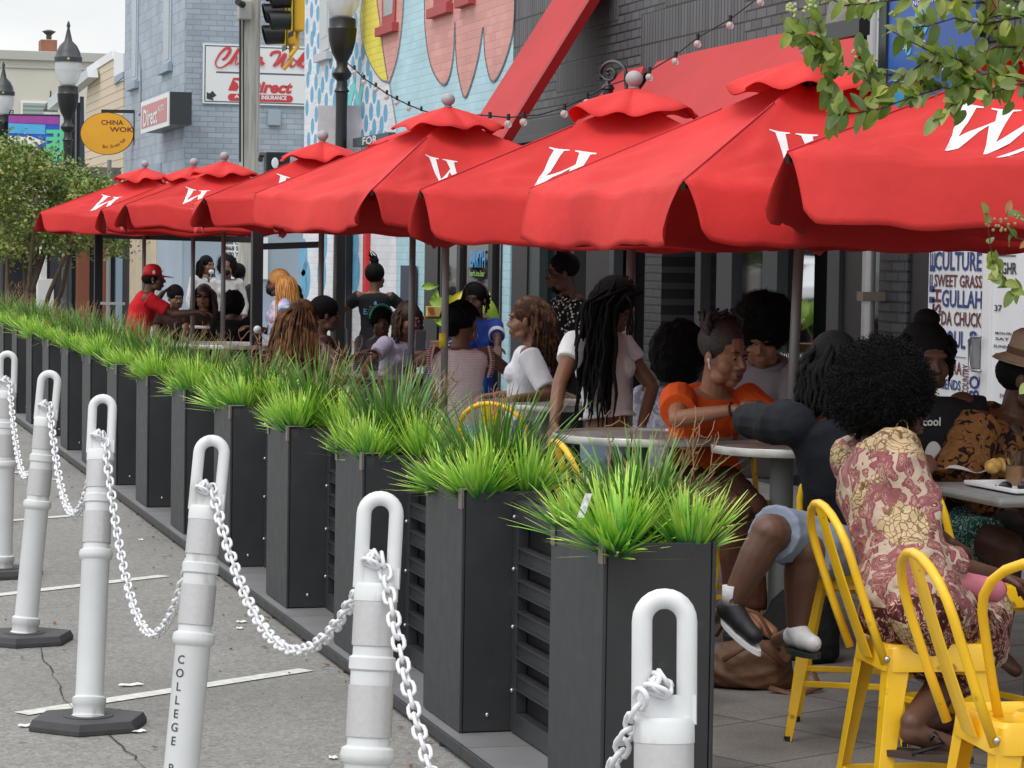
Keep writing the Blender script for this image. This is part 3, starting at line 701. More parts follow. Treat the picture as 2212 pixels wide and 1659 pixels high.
US = [ # finial u, v, finial z, notch u, forced beta, r, rim z, label, foot (u shift)
 ((2290, 60), 2.60, 1697, None, 1.35, 2.06, 'nearest red umbrella, at the right edge with its white monogram large in view', 0),
 ((1748, 103), 2.62, 1480, None, 1.35, 2.00, 'second nearest red umbrella, its leaning grey pole standing behind the grey hooded diner', -38),
 ((1370, 170), 2.60, 905, None, 1.35, 2.00, 'third nearest red umbrella, the one with its finial below the curled black lamp bracket', 0),
 ((968, 215), 2.68, 805, None, 1.33, 2.07, 'fourth nearest red umbrella, its dark corner slit above the black patio frame', 0),
 ((697, 293), 2.60, 439, None, 1.35, 2.08, 'fifth nearest red umbrella, in front of the black street lamp post', 0),
 ((485, 337), 2.60, 268, None, 1.35, 2.10, 'red umbrella left of the wooden utility pole, second from the left end', 0),
 ((313, 354), 2.66, 85, None, 1.35, 2.08, 'leftmost red umbrella, reaching in front of the street tree', 0),
 ((895, 264), 2.60, 640, .7, 1.30, 2.06, 'red umbrella mostly hidden behind the fourth nearest one', 0),
 ((419, 350), 2.60, 213, .66, 1.30, 2.08, 'red umbrella hidden between the two leftmost umbrellas, only its cap showing', 0)]
UC_ = []
for i, ((fu, fv), zf, nu, beta, r, zr, lab, fs) in enumerate(US):
    C = onz(fu, fv, zf) if i else atZ(2290, 60, 9.9)
    if beta is None:
        best = (9, 0)
        for k in range(5, 85):
            a = uang(radians(k)); p = V((C.x+cos(a)*r, C.y+sin(a)*r, zr)); e = abs(proj(p)[0]-nu)
            if e < best[0]: best = (e, k)
        beta = radians(best[1]); print('umb', i, best, round(C.x, 2), round(C.y, 2))
    foot = None
    if fs: foot = V((C.x, C.y, 0))+HR*(fs/F*depth_of(C))
    UC_.append(C); umbrella(C, zf, uang(beta), r, zr, lab, i+1, foot)
# ================================================================ buildings
FX = 7.15
ymu = onx(1106, 300, FX).y; ymf = onx(657, 300, FX).y
print('mural wall Y', ymu, ymf)
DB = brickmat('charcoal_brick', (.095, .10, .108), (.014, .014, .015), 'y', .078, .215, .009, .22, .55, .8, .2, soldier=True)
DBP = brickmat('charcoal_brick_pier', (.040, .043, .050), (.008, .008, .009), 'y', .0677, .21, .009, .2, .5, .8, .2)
t = thing('brick_restaurant', 'charcoal painted brick restaurant with red awnings behind the umbrellas', 'building', (FX, 15, 0))
mb = MB(); mb.bb((FX, 3, 3.02), (FX+6, ymu, 9)); mb.build('upper_wall', DB, t)
mb = MB(); mb.bb((FX-.05, 3, 2.86), (FX+.02, ymu, 3.02)); mb.bb((FX-.08, 3, 2.80), (FX+.02, ymu, 2.86)); mb.build('lintel_band', mat('dark_grey_trim', (.045, .047, .05), .5), t, bevel=.004)
m, nt, b, oc = _new('shop_glass', .04); b.inputs['Base Color'].default_value = (.006, .007, .008, 1); b.inputs['Specular IOR Level'].default_value = .9
GLASS = m
mb = MB(); mb.bb((FX+.28, 3, 0), (FX+.34, ymu, 2.8)); mb.build('shop_window', GLASS, t)
mb = MB(); mb.bb((FX+.15, 3, .012), (FX+.29, ymu, .45)); mb.build('bulkhead', mat('black_paint', (.012, .012, .014), .45), t)
def ystrip(u0, u1, X, v=650):
    a, b_ = onx(u0, v, X).y, onx(u1, v, X).y; return min(a, b_), max(a, b_)
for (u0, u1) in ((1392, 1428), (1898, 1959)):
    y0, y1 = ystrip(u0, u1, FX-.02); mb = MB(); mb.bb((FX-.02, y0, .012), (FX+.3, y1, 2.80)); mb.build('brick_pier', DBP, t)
GREYP = mat('grey_frame_paint', (.040, .046, .050), .5); TEALG = mat('teal_grey_frame', (.038, .055, .056), .5)
for (u0, u1, mt, X) in ((1104, 1137, MATS['black_paint'], FX), (1137, 1164, TEALG, FX+.02), (1313, 1324, GREYP, FX), (1500, 1512, GREYP, FX+.1), (1546, 1579, GREYP, FX), (1645, 1677, TEALG, FX), (1785, 1811, GREYP, FX+.02), (1811, 1863, MATS['black_paint'], FX+.05), (1961, 2005, MATS['black_paint'], FX), (1264, 1313, MATS['black_paint'], FX+.1)):
    y0, y1 = ystrip(u0, u1, X); mb = MB(); mb.bb((X, y0, .012), (X+.09, y1, 2.80)); mb.build('window_post', mt, t, bevel=.004)
y0, y1 = ystrip(1864, 1887, FX-.12); mb = MB(); yc = (y0+y1)/2; mb.cyl((FX-.12, yc, .02), (FX-.12, yc, 4.5), .045, .045, 16); 
dp = mb.build('downpipe', mat('zinc_pipe', (.45, .46, .47), .35, .7, vary=.15, vs=3), smooth=True, auto=40); tag(dp, 'silver grey downpipe strapped to the dark brick pier', 'pipe')
zs = onx(1875, 640, FX-.12).z; mb = MB(); mb.bb((FX-.18, yc-.055, zs-.03), (FX-.01, yc+.055, zs+.03)); st = mb.build('pipe_strap', mat('brown_strap', (.14, .11, .09), .5), dp)
# ---- door with lettering on the right
DX = FX-.01
def P(u, v, X=None): return onx(u, v, DX if X is None else X)
dr = thing('printed_door', 'white glass door covered in navy and maroon food words', 'door', (DX, P(2060, 600).y, 0))
y0, y1 = ystrip(2005, 2121, DX); z0 = .05; z1 = 2.5
mb = MB(); mb.bb((DX, y0, z0), (DX+.05, y1, z1)); mb.build('door_panel', mat('white_vinyl', (.74, .76, .79), .35, vary=.05, vs=3), dr)
y0b, y1b = ystrip(2121, 2139, DX-.02); mb = MB(); mb.bb((DX-.02, y0b, z0), (DX+.05, y1b, z1)); mb.build('door_frame', mat('white_paint', (.72, .73, .74), .4), dr, bevel=.004)
NAVY = mat('navy_print', (.02, .05, .20), .5); MAROON = mat('maroon_print', (.13, .025, .03), .5); BLKP = mat('black_print', (.03, .03, .035), .5)
ex = V((0, -1, 0)); ez = V((0, 0, 1))
def word(s, u0, u1, v0, v1, m_, parent, vert=False, X=None):
    """word filling the pixel box (u0..u1, v0 top..v1 bottom) on a wall facing -X"""
    X = DX-.004 if X is None else X
    a = onx(u0, v1, X); b_ = onx(u1, v1, X); tz = onx(u0, v0, X).z-a.z; wd = (b_-a).length
    c = bpy.data.curves.new('t', 'FONT'); c.body = s; c.size = 1; c.offset = .02; c.resolution_u = 2
    o = bpy.data.objects.new('t', c); COL.objects.link(o); dg = bpy.context.evaluated_depsgraph_get(); dg.update()
    me = bpy.data.meshes.new_from_object(o.evaluated_get(dg)); bpy.data.objects.remove(o); bpy.data.curves.remove(c)
    xs = [p.co.x for p in me.vertices]; ys = [p.co.y for p in me.vertices]; x0, x1, yy0, yy1 = min(xs), max(xs), min(ys), max(ys)
    mb = MB(); vs = []
    for p in me.vertices:
        fx, fy = (p.co.x-x0)/(x1-x0), (p.co.y-yy0)/(yy1-yy0)
        if vert: fx, fy = 1-fy, fx
        vs.append(a+ex*(fx*wd)+ez*(fy*tz)+V((-.001, 0, 0)))
    mb.add(vs, [tuple(p.vertices) for p in me.polygons]); bpy.data.meshes.remove(me)
    return mb.build('lettering', m_, parent)
for s, u0, u1, v0, v1, m_, vt in (('CULTURE', 2019, 2120, 543, 584, NAVY, 0), ('SWEET GRASS', 2018, 2121, 592, 619, MAROON, 0), ('GULLAH', 2034, 2121, 625, 663, NAVY, 0), ('DA CHUCK', 2033, 2120, 671, 702, MAROON, 0),
        ('SOUL', 2034, 2085, 712, 750, NAVY, 0), ('OKRA', 2034, 2077, 778, 806, MAROON, 0), ('FRIENDS', 2022, 2075, 816, 838, NAVY, 0), ('HASH', 2012, 2031, 624, 735, MAROON, 1), ('LIFE', 2006, 2017, 545, 700, NAVY, 1), ('COUNTRY', 2078, 2092, 786, 850, MAROON, 1), ('&', 2090, 2118, 714, 745, NAVY, 0), ('BBQ', 2092, 2118, 810, 880, NAVY, 1)):
    word(s, u0, u1, v0, v1, m_, dr, vt)
mb = MB(); a = P(2036, 768); b_ = P(2088, 772); mb.bb((DX-.006, a.y, a.z), (DX-.002, b_.y, b_.z)); mb.build('rule_line', NAVY, dr)
hx = DX-.06; mb = MB(); pts = [P(u, v, hx) for u, v in ((2118, 728), (2100, 728), (2094, 742), (2094, 790), (2100, 800), (2118, 802))]; mb.tube(pts, .009, 8); mb.build('door_handle', mat('grey_handle', (.28, .29, .31), .35, .7), dr, smooth=True)
mb = MB(); q = P(2108, 762, hx+.02); mb.box(q, (.05, .045, .20)); mb.build('lock_box', mat('grey_handle', (.28, .29, .31), .35, .7), dr, bevel=.008)
d2 = thing('menu_door', 'white door leaf at the right edge with small black menu text', 'door', (DX, P(2190, 600).y, 0))
y0, y1 = ystrip(2143, 2240, DX); mb = MB(); mb.bb((DX, y0, z0), (DX+.05, y1, z1)); mb.build('door_panel', MATS['white_vinyl'], d2)
for s, u0, u1, v0, v1, m_ in (('BRGHR', 2146, 2196, 566, 592, BLKP), ('37', 2148, 2164, 658, 672, BLKP), ('MON-FRI', 2150, 2185, 716, 722, BLKP), ('SAT', 2150, 2180, 728, 734, BLKP), ('SUNDAY', 2146, 2192, 744, 750, BLKP), ('TO GO', 2150, 2178, 762, 768, BLKP), ('HOURS', 2150, 2186, 790, 796, BLKP), ('DINNER', 2160, 2196, 850, 858, BLKP)):
    word(s, u0, u1, v0, v1, m_, d2)
mb = MB(); q = P(2160, 551); mb.bb((DX-.006, P(2149, 551).y, q.z-.006), (DX-.002, P(2195, 551).y, q.z)); mb.build('rule_line', BLKP, d2)
# blue posters above
bp_ = thing('blue_hours_poster', 'blue poster with white hours text behind the leafy branch', 'poster', (FX-.02, P(2000, 120, FX-.02).y, 2.9))
BLUE = mat('poster_blue', (.035, .12, .42), .5, vary=.15, vs=3); LBL = mat('poster_light_blue', (.08, .45, .80), .5)
X = FX-.10; y0, y1 = ystrip(1913, 2105, X, 150); za, zb = onx(2000, 250, X).z, onx(2000, -20, X).z
mb = MB(); mb.bb((X, y0, za), (X+.03, y1, zb)); mb.build('panel', BLUE, bp_)
for s, u0, u1, v0, v1 in (('NG DINING HOURS', 1972, 2070, 2, 13), ('JOIN US FOR', 1930, 2000, 98, 104), ('LET US 157 SEE', 1935, 2052, 158, 168), ('THE', 1930, 1968, 174, 184), ('TAKE OUT', 1935, 1962, 100, 110)):
    word(s, u0, u1, v0, v1, MATS['white_paint'], bp_, X=X-.004)
for (u, v, r_) in ((1990, 46, .12), (1940, 208, .10), (1962, 106, .05)):
    c = onx(u, v, X-.004); mb = MB(); mb.poly([c+V((0, -r_*cos(a), r_*.8*sin(a))) for a in [2*pi*k/20 for k in range(20)]]); mb.build('printed_shape', LBL, bp_)
# white frame post beside it
for (u0, u1, va, vb, m_) in ((1878, 1896, -20, 265, mat('white_frame', (.55, .56, .56), .5)), (1896, 1912, -20, 265, mat('dark_green_frame', (.015, .03, .03), .4))):
    X = FX-.12; y0, y1 = ystrip(u0, u1, X, 150); mb = MB(); mb.bb((X, y0, 2.2), (X+.08, y1, 6)); mb.build('window_post', m_, t)
# slate hood
def planeY(u, v, p0, s):
    """ray vs plane containing Y direction: z = p0z + s*(x-p0x)"""
    d = ray(u, v); k = (p0[1]-CAM.z-s*(p0[0]-CAM.x))/(d.z-s*d.x); return CAM+d*k
AW = mat('awning_red', (.50, .030, .032), .75, vary=.12, vs=1.5, bump=.1, bs=200)
def awning(label, pts, sl, p0, edge=.02):
    q = [planeY(u, v, p0, sl) for u, v in pts]; n = V((-sl, 0, 1)).normalized()
    mb = MB(); mb.poly(q, -.03, n); o = mb.build('awning', AW, label=label, cat='awning', group='red metal awnings on the brick restaurant'); return o, q
awn1, q = awning('steep red awning seen edge-on beside the mural wall', ((1400, -200), (1085, 305), (1000, 305), (1320, -200)), 1.5, (6.1, 2.71))
mb = MB(); e = [planeY(u, v, (6.1, 2.71), 1.5) for u, v in ((1401, -201), (1085, 306))]; mb.bar(e[0]+V((0, -.03, -.03)), e[1]+V((0, -.03, -.03)), .05, .09); mb.build('edge_flashing', mat('deep_red_edge', (.30, .008, .010), .5), awn1)
mb = MB(); q = [planeY(u, v, (6.35, 2.62), 1.45) for u, v in ((1166, 196), (1086, 305), (1060, 305), (1140, 200))]; mb.poly(q, -.02, (-.8, 0, .6)); mb.build('side_flap', AW, awn1)
awning('small red awning behind the curled lamp bracket', ((1391, 143), (1345, 152), (1238, 265), (1300, 290), (1372, 190)), .95, (6.4, 2.62))
a3, q = awning('long red awning over the windows at the upper right', ((1862, 22), (1755, 43), (1418, 134), (1392, 182), (1300, 300), (1810, 300), (1858, 72)), 1.1, (6.5, 2.65))
hd = thing('slate_hood', 'small grey slate hood with black underside at the top right behind the branch', 'hood', (6.6, 15, 3))
q = [planeY(u, v, (6.3, 3.25), 1.0) for u, v in ((1800, -30), (1780, 55), (1868, 38), (1880, -30))]; mb = MB(); mb.poly(q, -.04, (-.7, 0, .7)); mb.build('slates', mat('slate', (.14, .13, .115), .8, vary=.4, vs=9), hd)
mb = MB(); mb.bar(q[1]+V((0, 0, -.05)), q[2]+V((0, 0, -.05)), .07, .10); mb.build('gutter', BLACK2, hd)
# curled lamp bracket
lb = thing('wall_lamp', 'curled black wall lamp between two red awnings', 'wall lamp', tuple(onx(1320, 200, 6.6)))
pts = []
for k in range(16):
    a = radians(200-k*14); pts.append(P(1325+27*cos(a), 160-27*sin(a), 6.6))
pts += [P(1351, 170, 6.6), P(1353, 190, 6.6), P(1356, 215, 6.6)]
mb = MB(); mb.tube(pts, .016, 8); sp_ = [P(1318+r_*cos(a), 158-r_*sin(a), 6.6) for r_, a in [(18-k*1.3, radians(200+k*36)) for k in range(12)]]; mb.tube(sp_, .012, 7); mb.build('scroll_arm', BLACK2, lb, smooth=True)
q = P(1313, 192, 6.6); mb = MB(); mb.lathe([(.01, .09), (.02, .05), (.05, .02), (.058, 0), (.045, -.01), (.045, -.09), (.06, -.16)], q, 14); mb.build('lamp_cap', BLACK2, lb, smooth=True, auto=40)
# ---- mural building
LB = brickmat('pale_blue_brick', (.44, .68, .76), (.37, .59, .67), 'y', .085, .26, .006, .05, .7, .5, .12)
WB = brickmat('white_brick', (.74, .76, .80), (.64, .67, .71), 'y', .085, .26, .006, .05, .7, .5, .12)
SB = brickmat('salmon_brick', (.66, .34, .30), (.59, .30, .27), 'y', .085, .26, .006, .08, .7, .5, .12)
YB = brickmat('yellow_brick', (.80, .70, .10), (.66, .56, .08), 'y', .085, .26, .006, .05, .7, .5, .1)
DOTB = mat('dot_blue_paint', (.13, .38, .58), .7, vary=.1, vs=9); OUTL = mat('outline_grey_paint', (.17, .19, .21), .7); REDT = mat('mural_red_trim', (.40, .06, .06), .6); TURQ = mat('turquoise_paint', (.16, .62, .62), .7)
mu = thing('mural_building', 'painted brick building with blue dotted and dripping salmon mural', 'building', (FX, 30, 0))
mb = MB(); mb.bb((FX+.001, ymu+.004, .3), (FX+8, ymf, 9)); mb.build('wall', LB, mu)
def Q(u, v, k=0): return onx(u, v, FX-.002-.003*k)
def mpoly(pts, m_, k, name='painted_shape'):
    mb = MB(); mb.poly([Q(u, v, k) for u, v in pts], .002, (-1, 0, 0)); return mb.build(name, m_, mu)
def smooth_path(pts, n=6):
    out = []
    for i in range(len(pts)-1):
        p0, p1, p2, p3 = pts[max(0, i-1)], pts[i], pts[i+1], pts[min(len(pts)-1, i+2)]
        for j in range(n):
            t = j/n; out.append(tuple(.5*((2*p1[a])+(-p0[a]+p2[a])*t+(2*p0[a]-5*p1[a]+4*p2[a]-p3[a])*t*t+(-p0[a]+3*p1[a]-3*p2[a]+p3[a])*t**3) for a in (0, 1)))
    return out+[pts[-1]]
def R2(x, y): return (603.5+x*.2976, y*.2976)
# white field with curved right border
wf = [R2(190, -200)]+[R2(186, 0), R2(180, 1200), R2(160, 2700), R2(850, 2700), R2(852, 2000), R2(850, 950), R2(840, 850), R2(800, 620), R2(780, 590), R2(620, 400), R2(590, 200), R2(600, 0), R2(640, -200)]
mpoly(wf, WB, 0, 'white_field')
drip = [(890, -200), (898, 0), (885, 200), (860, 380), (830, 500), (795, 600)]; dl = [(590, -200), (600, 0), (588, 120), (595, 250), (625, 380), (680, 500), (740, 580), (795, 600)]
d1 = smooth_path(dl)+smooth_path(drip)[::-1][1:]
mpoly([R2(*p) for p in d1], SB, 1, 'salmon_drip')
yl = smooth_path([(590, -200), (600, 0), (588, 120), (595, 250), (625, 380), (680, 500), (740, 575), (785, 582)])+smooth_path([(785, 582), (760, 430), (740, 280), (722, 120), (705, 0), (690, -200)])[1:]
mpoly([R2(*p) for p in yl], YB, 2, 'yellow_drip')
big = smooth_path([(1040, -200), (1050, 0), (1055, 200), (1080, 400), (1120, 530), (1185, 615), (1230, 560), (1260, 400), (1272, 160), (1280, 400), (1300, 560), (1340, 705), (1385, 620), (1440, 420), (1478, 200), (1490, 400), (1540, 590), (1620, 480), (1690, 240), (1705, 0), (1705, -200)])
mpoly([R2(*p) for p in big], SB, 1, 'salmon_drips')
def outline(pts, k=3, w_=.022):
    mb = MB(); q = [Q(*R2(*p), k) for p in pts]
    for i in range(len(q)-1):
        d = (q[i+1]-q[i]).normalized(); n = V((-1, 0, 0)).cross(d)*w_/2; mb.add([q[i]-n-d*.004, q[i]+n-d*.004, q[i+1]+n+d*.004, q[i+1]-n+d*.004], [(0, 3, 2, 1)])
    return mb.build('painted_outline', OUTL, mu)
outline(d1); outline(big, 3, .026); outline(smooth_path([(785, 582), (760, 430), (740, 280), (722, 120), (705, 0), (690, -200)]), 4); outline([(795, 600), (815, 720), (850, 940)], 4, .018)
mb = MB(); random.seed(21)
for cu in range(12):
    for rv in range(13):
        u = 205+cu*54+(rv % 2)*26+random.uniform(-9, 9); v = -30+rv*104+random.uniform(-20, 20)+cu*12
        lim = 575 if v < 300 else 575+(v-300)*.42
        if u > min(lim, 790) or (400 < u < 500 and v < 1100 and False): continue
        if 290 < u < 380 and v < 430: continue
        c = Q(*R2(u, v), 1); rr = .115; mb.poly([c+V((0, -rr*1.05*cos(a), rr*sin(a))) for a in [2*pi*k/16 for k in range(16)]])
for (u, v, ry, rz_) in ((672, 540, 0, 0),): pass
mb.build('painted_dots', DOTB, mu)
# big dots at street level
mb = MB()
for x, y in ((600, 130), (590, 395), (430, 250), (455, 440), (870, 130), (880, 370), (430, 520)):
    c = Q(548.6+x*.248, 493.8+y*.248, 1); rr = .27; mb.poly([c+V((0, -rr*1.15*cos(a), rr*sin(a))) for a in [2*pi*k/20 for k in range(20)]])
mb.build('painted_dots', DOTB, mu)
mpoly([R2(495, 765), R2(510, 650), R2(540, 575), R2(570, 690), R2(600, 600), R2(612, 600), R2(590, 765), R2(560, 765), R2(545, 660), R2(520, 765)], TURQ, 2, 'painted_letter')
# windows and sills
def mwin(pts, sill, m_s, parent=mu):
    mb = MB(); q = [Q(u, v, 2) for u, v in pts]; mb.poly(q, .02, (-1, 0, 0)); f = mb.build('window', m_s, parent)
    c = sum(q, V())/len(q); q2 = [c+(p-c)*.72+V((-.022, 0, 0)) for p in q]; mb = MB(); mb.poly(q2, .002, (-1, 0, 0)); mb.build('pane', mat('window_pane', (.35, .38, .40), .2), f)
    if sill: 
        mb = MB(); a, b_ = Q(*sill[0], 2), Q(*sill[1], 2); mb.bb((FX-.09, a.y, a.z-.11), (FX, b_.y, a.z)); mb.build('sill', m_s, f, bevel=.005)
mwin([R2(755, -300), R2(755, 195), R2(845, 160), R2(862, -300)], (R2(738, 205), R2(865, 165)), REDT)
mwin([R2(1130, -300), R2(1130, 50), R2(1255, 5), R2(1255, -300)], (R2(1115, 70), R2(1262, 20)), REDT)
mwin([R2(1330, -300), R2(1330, -30), R2(1420, -60), R2(1420, -300)], (R2(1320, -10), R2(1425, -40)), REDT)
mwin([R2(300, -300), R2(300, 385), R2(365, 350), R2(375, -300)], (R2(290, 400), R2(382, 375)), mat('pale_grey_trim', (.50, .52, .55), .6))
# street level of the mural building: black framed shop window reading EARTH
def R6(x, y): return (548.6+x*.248, 493.8+y*.248)
sf = thing('earth_shopfront', 'black framed shop window with blue EARTH lettering', 'shopfront', tuple(Q(1010, 700)))
y0, y1 = ystrip(915, 1078, FX-.03); z1 = onx(1000, 500, FX).z
mb = MB(); mb.bb((FX-.02, y0, .02), (FX+.01, y1, z1)); mb.build('glass', GLASS, sf)
for (u0, u1) in ((916, 944), (985, 992), (1053, 1062), (950, 953)):
    a, b_ = ystrip(u0, u1, FX-.06); mb = MB(); mb.bb((FX-.06, a, .02), (FX-.021, b_, z1)); mb.build('window_post', MATS['black_paint'], sf)
for s, u0, u1, v0, v1, mm in (('EARTH', 1015, 1048, 541, 577, mat('sign_blue', (.03, .35, .80), .5)), ('herb.ice.bar', 1014, 1047, 583, 596, mat('sign_green', (.25, .50, .12), .5))):
    word(s, u0, u1, v0, v1, mm, sf, X=FX-.05)
mb = MB(); a, b_ = ystrip(784, 791, FX-.05); mb.bb((FX-.06, a, .02), (FX-.01, b_, 2.4)); mb.build('red_jamb', mat('bright_red_paint', (.6, .02, .03), .5), mu)
mb = MB(); a, b_ = ystrip(735, 752, FX-.06); mb.bb((FX-.12, a, .02), (FX-.02, b_, 2.6)); mb.build('black_column', BLACK2, mu)
mb = MB(); a, b_ = ystrip(866, 894, FX-.05); mb.bb((FX-.06, a, .9), (FX-.02, b_, 1.55)); mb.build('navy_board', mat('navy_board_paint', (.03, .04, .08), .6), mu)
# dark shop fascia with white capitals, seen between two umbrella caps
fa = thing('fascia_sign', 'dark fascia sign with white capitals behind the umbrella caps', 'sign', tuple(Q(795, 300)))
a, b_ = Q(782, 318, 6), Q(860, 286, 6); mb = MB(); mb.bb((FX-.14, a.y, a.z), (FX-.05, b_.y, b_.z)); mb.build('board', mat('slate_board', (.06, .075, .09), .6), fa)
word('FOR', 783, 815, 297, 314, MATS['white_paint'], fa, X=FX-.145)
# ---- blue grey corner building
BY = 50.0; BXc = FX+.15
xc = BXc
yfar = onx(268, 300, xc).y; yn = onx(397, 300, xc).y; BY = yn
print('blue building', yn, yfar)
GBS = brickmat('blue_grey_brick_side', (.36, .42, .49), (.28, .34, .41), 'y', .20, .42, .012, .10, .7, .5, .15)
GBF = brickmat('blue_grey_brick_front', (.34, .39, .45), (.25, .30, .36), 'x', .10, .30, .010, .12, .7, .6, .15)
bb_ = thing('blue_grey_building', 'blue grey painted brick corner building behind the utility pole', 'building', (xc, BY, 0))
mb = MB(); mb.bb((xc, BY+.002, 2.75), (xc+.03, yfar, 14)); mb.build('street_wall', GBS, bb_)
mb = MB(); mb.bb((xc+.03, BY, 2.75), (xc+14, BY+3, 14)); mb.build('side_wall', GBF, bb_)
mb = MB(); mb.bb((xc+.03, BY+3.003, 0), (xc+14, yfar, 14)); mb.build('core', mat('blue_grey_paint', (.25, .33, .42), .7), bb_)
PBL = mat('blue_grey_smooth', (.30, .37, .44), .7, vary=.12, vs=.8)
mb = MB(); mb.bb((xc-.03, BY-.03, 2.55), (xc+14, BY+3, 3.05)); mb.bb((xc-.02, BY+3, 2.5), (xc+.02, yfar, 3.4)); mb.build('belt_course', PBL, bb_)
mb = MB(); mb.bb((xc+.02, BY-.01, 0), (xc+14, BY+2.9, 2.54)); mb.build('ground_floor_wall', PBL, bb_)
TAN = mat('tan_panel', (.50, .42, .30), .7, vary=.15, vs=3)
a = onx(282, 560, xc).y; b_ = onx(340, 560, xc).y
mb = MB(); mb.bb((xc-.02, b_, 0), (xc+.05, a, 2.54)); mb.build('tan_door_panel', TAN, bb_)
mb = MB(); mb.bb((xc-.01, BY+.01, 0), (xc+.04, b_-.01, 2.54)); mb.build('street_ground_wall', PBL, bb_)
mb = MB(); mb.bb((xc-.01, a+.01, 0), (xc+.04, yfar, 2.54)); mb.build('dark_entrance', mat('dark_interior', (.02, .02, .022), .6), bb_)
def R1(x, y): return (x*.2976, y*.2976)
def S(u, v, k=0): return onx(u, v, xc-.004-.003*k)
for pts, sl in (((R1(962, -300), R1(962, 590), R1(1000, 575), R1(1012, -300)), (R1(945, 612), R1(1008, 590))), ((R1(1190, -300), R1(1190, 470), R1(1245, 445), R1(1250, -300)), (R1(1175, 490), R1(1252, 455)))):
    q = [S(*p) for p in pts]; mb = MB(); mb.poly(q, .02, (-1, 0, 0)); f = mb.build('window', mat('pale_window_frame', (.36, .44, .52), .5), bb_)
    c = sum(q, V())/4; mb = MB(); mb.poly([c+V((-.025, (p-c).y*.62, (p-c).z*.94)) for p in q], .002, (-1, 0, 0)); mb.build('pane', mat('dark_blue_pane', (.12, .17, .23), .15), f)
    a, b_ = S(*sl[0]), S(*sl[1]); mb = MB(); mb.bb((xc-.10, a.y, a.z-.16), (xc, b_.y, a.z)); mb.build('sill', PBL, f, bevel=.01)
mb = MB(); mb.tube([S(*R1(1015, 395), 4), S(*R1(1022, 500), 4), S(*R1(1022, 820), 4), S(*R1(1010, 835), 4)], .02, 6); mb.build('conduit', mat('grey_conduit', (.22, .25, .29), .6), bb_)
# big white sign on the side wall
def T(u, v, k=0): return ony(u, v, BY-.01-.004*k)
def R7(x, y): return (384+x*.14879, y*.14879)
sg = thing('restaurant_wall_sign', 'large white wall sign with red script lettering and black arrow', 'sign', tuple(T(450, 160)))
q = [T(*R7(*p), 1) for p in ((365, 630), (362, 1500), (2100, 1580), (2100, 730))]
x0, x1 = q[0].x, q[2].x; zt = q[0].z; zb = q[1].z
mb = MB(); mb.bb((x0, BY-.05, zb), (x1, BY-.005, zt)); mb.build('panel', MATS['white_paint'], sg)
mb = MB(); DKL = mat('sign_dark_line', (.08, .10, .13), .5)
for (a, b_, c_, d_) in ((x0+.03, x1, zt-.05, zt-.03), (x0+.03, x1, zb+.03, zb+.05)): mb.bb((a, BY-.053, c_), (b_, BY-.051, d_))
mb.bb((x0+.03, BY-.053, zb+.055), (x0+.05, BY-.051, zt-.055)); zm = T(*R7(600, 1050), 2).z; mb.bb((x0+.25, BY-.053, zm-.015), (T(*R7(1835, 1100)).x, BY-.051, zm+.015)); mb.build('border_line', DKL, sg)
SRED = mat('sign_red', (.55, .045, .05), .5)
def tword(s, a, b_, m_, parent, shear=0, bold=.02, k=2):
    """a = lower-left px, b = upper-right px (R7 coords) on side wall"""
    A, B = T(*a, k), T(*b_, k); c = bpy.data.curves.new('t', 'FONT'); c.body = s; c.shear = shear; c.offset = bold; c.resolution_u = 3
    o = bpy.data.objects.new('t', c); COL.objects.link(o); dg = bpy.context.evaluated_depsgraph_get(); dg.update()
    me = bpy.data.meshes.new_from_object(o.evaluated_get(dg)); bpy.data.objects.remove(o); bpy.data.curves.remove(c)
    xs = [p.co.x for p in me.vertices]; ys = [p.co.y for p in me.vertices]; u0, u1, v0, v1 = min(xs), max(xs), min(ys), max(ys)
    mb = MB(); mb.add([(A.x+(B.x-A.x)*(p.co.x-u0)/(u1-u0), BY-.054-.002*k, A.z+(B.z-A.z)*(p.co.y-v0)/(v1-v0)) for p in me.vertices], [tuple(p.vertices) for p in me.polygons]); bpy.data.meshes.remove(me)
    return mb.build('lettering', m_, parent)
def stroke(pts, m_, wfun, parent, k=3, fn=None):
    q = smooth_path(pts, 8); P3 = [T(*R7(*p), 1) for p in q]; mb = MB()
    for i, p in enumerate(P3): p.y = BY-.056-.001*k
    for i in range(len(P3)-1):
        d = P3[i+1]-P3[i]; n = V((-d.z, 0, d.x)).normalized(); w0, w1 = wfun(i/len(P3)), wfun((i+1)/len(P3))
        n2 = n
        yo = V((0, -.0003*i, 0)); mb.add([P3[i]-n*w0+yo, P3[i]+n*w0+yo, P3[i+1]+n2*w1+yo, P3[i+1]-n2*w1+yo], [(0, 3, 2, 1)])
    return mb.build('script_stroke', m_, parent)
wf_ = lambda t: .022+.009*sin(t*14)
stroke([(640, 870), (690, 840), (755, 740), (740, 700), (690, 705), (610, 780), (545, 900), (560, 970), (620, 985), (690, 950), (770, 880), (880, 710), (830, 800), (745, 930), (800, 850), (850, 830), (830, 900), (835, 940), (880, 920), (920, 860), (900, 930), (960, 900)], SRED, wf_, sg)
stroke([(960, 900), (1000, 850), (980, 930), (1040, 850), (1060, 860), (1050, 935), (1110, 880), (1160, 850), (1200, 830), (1170, 870), (1150, 930), (1200, 910), (1215, 830), (1200, 940), (1245, 910)], SRED, wf_, sg)
stroke([(1345, 820), (1370, 770), (1480, 760), (1440, 870), (1380, 960), (1450, 920), (1560, 780), (1500, 970), (1560, 930), (1620, 840), (1630, 790)], SRED, wf_, sg)
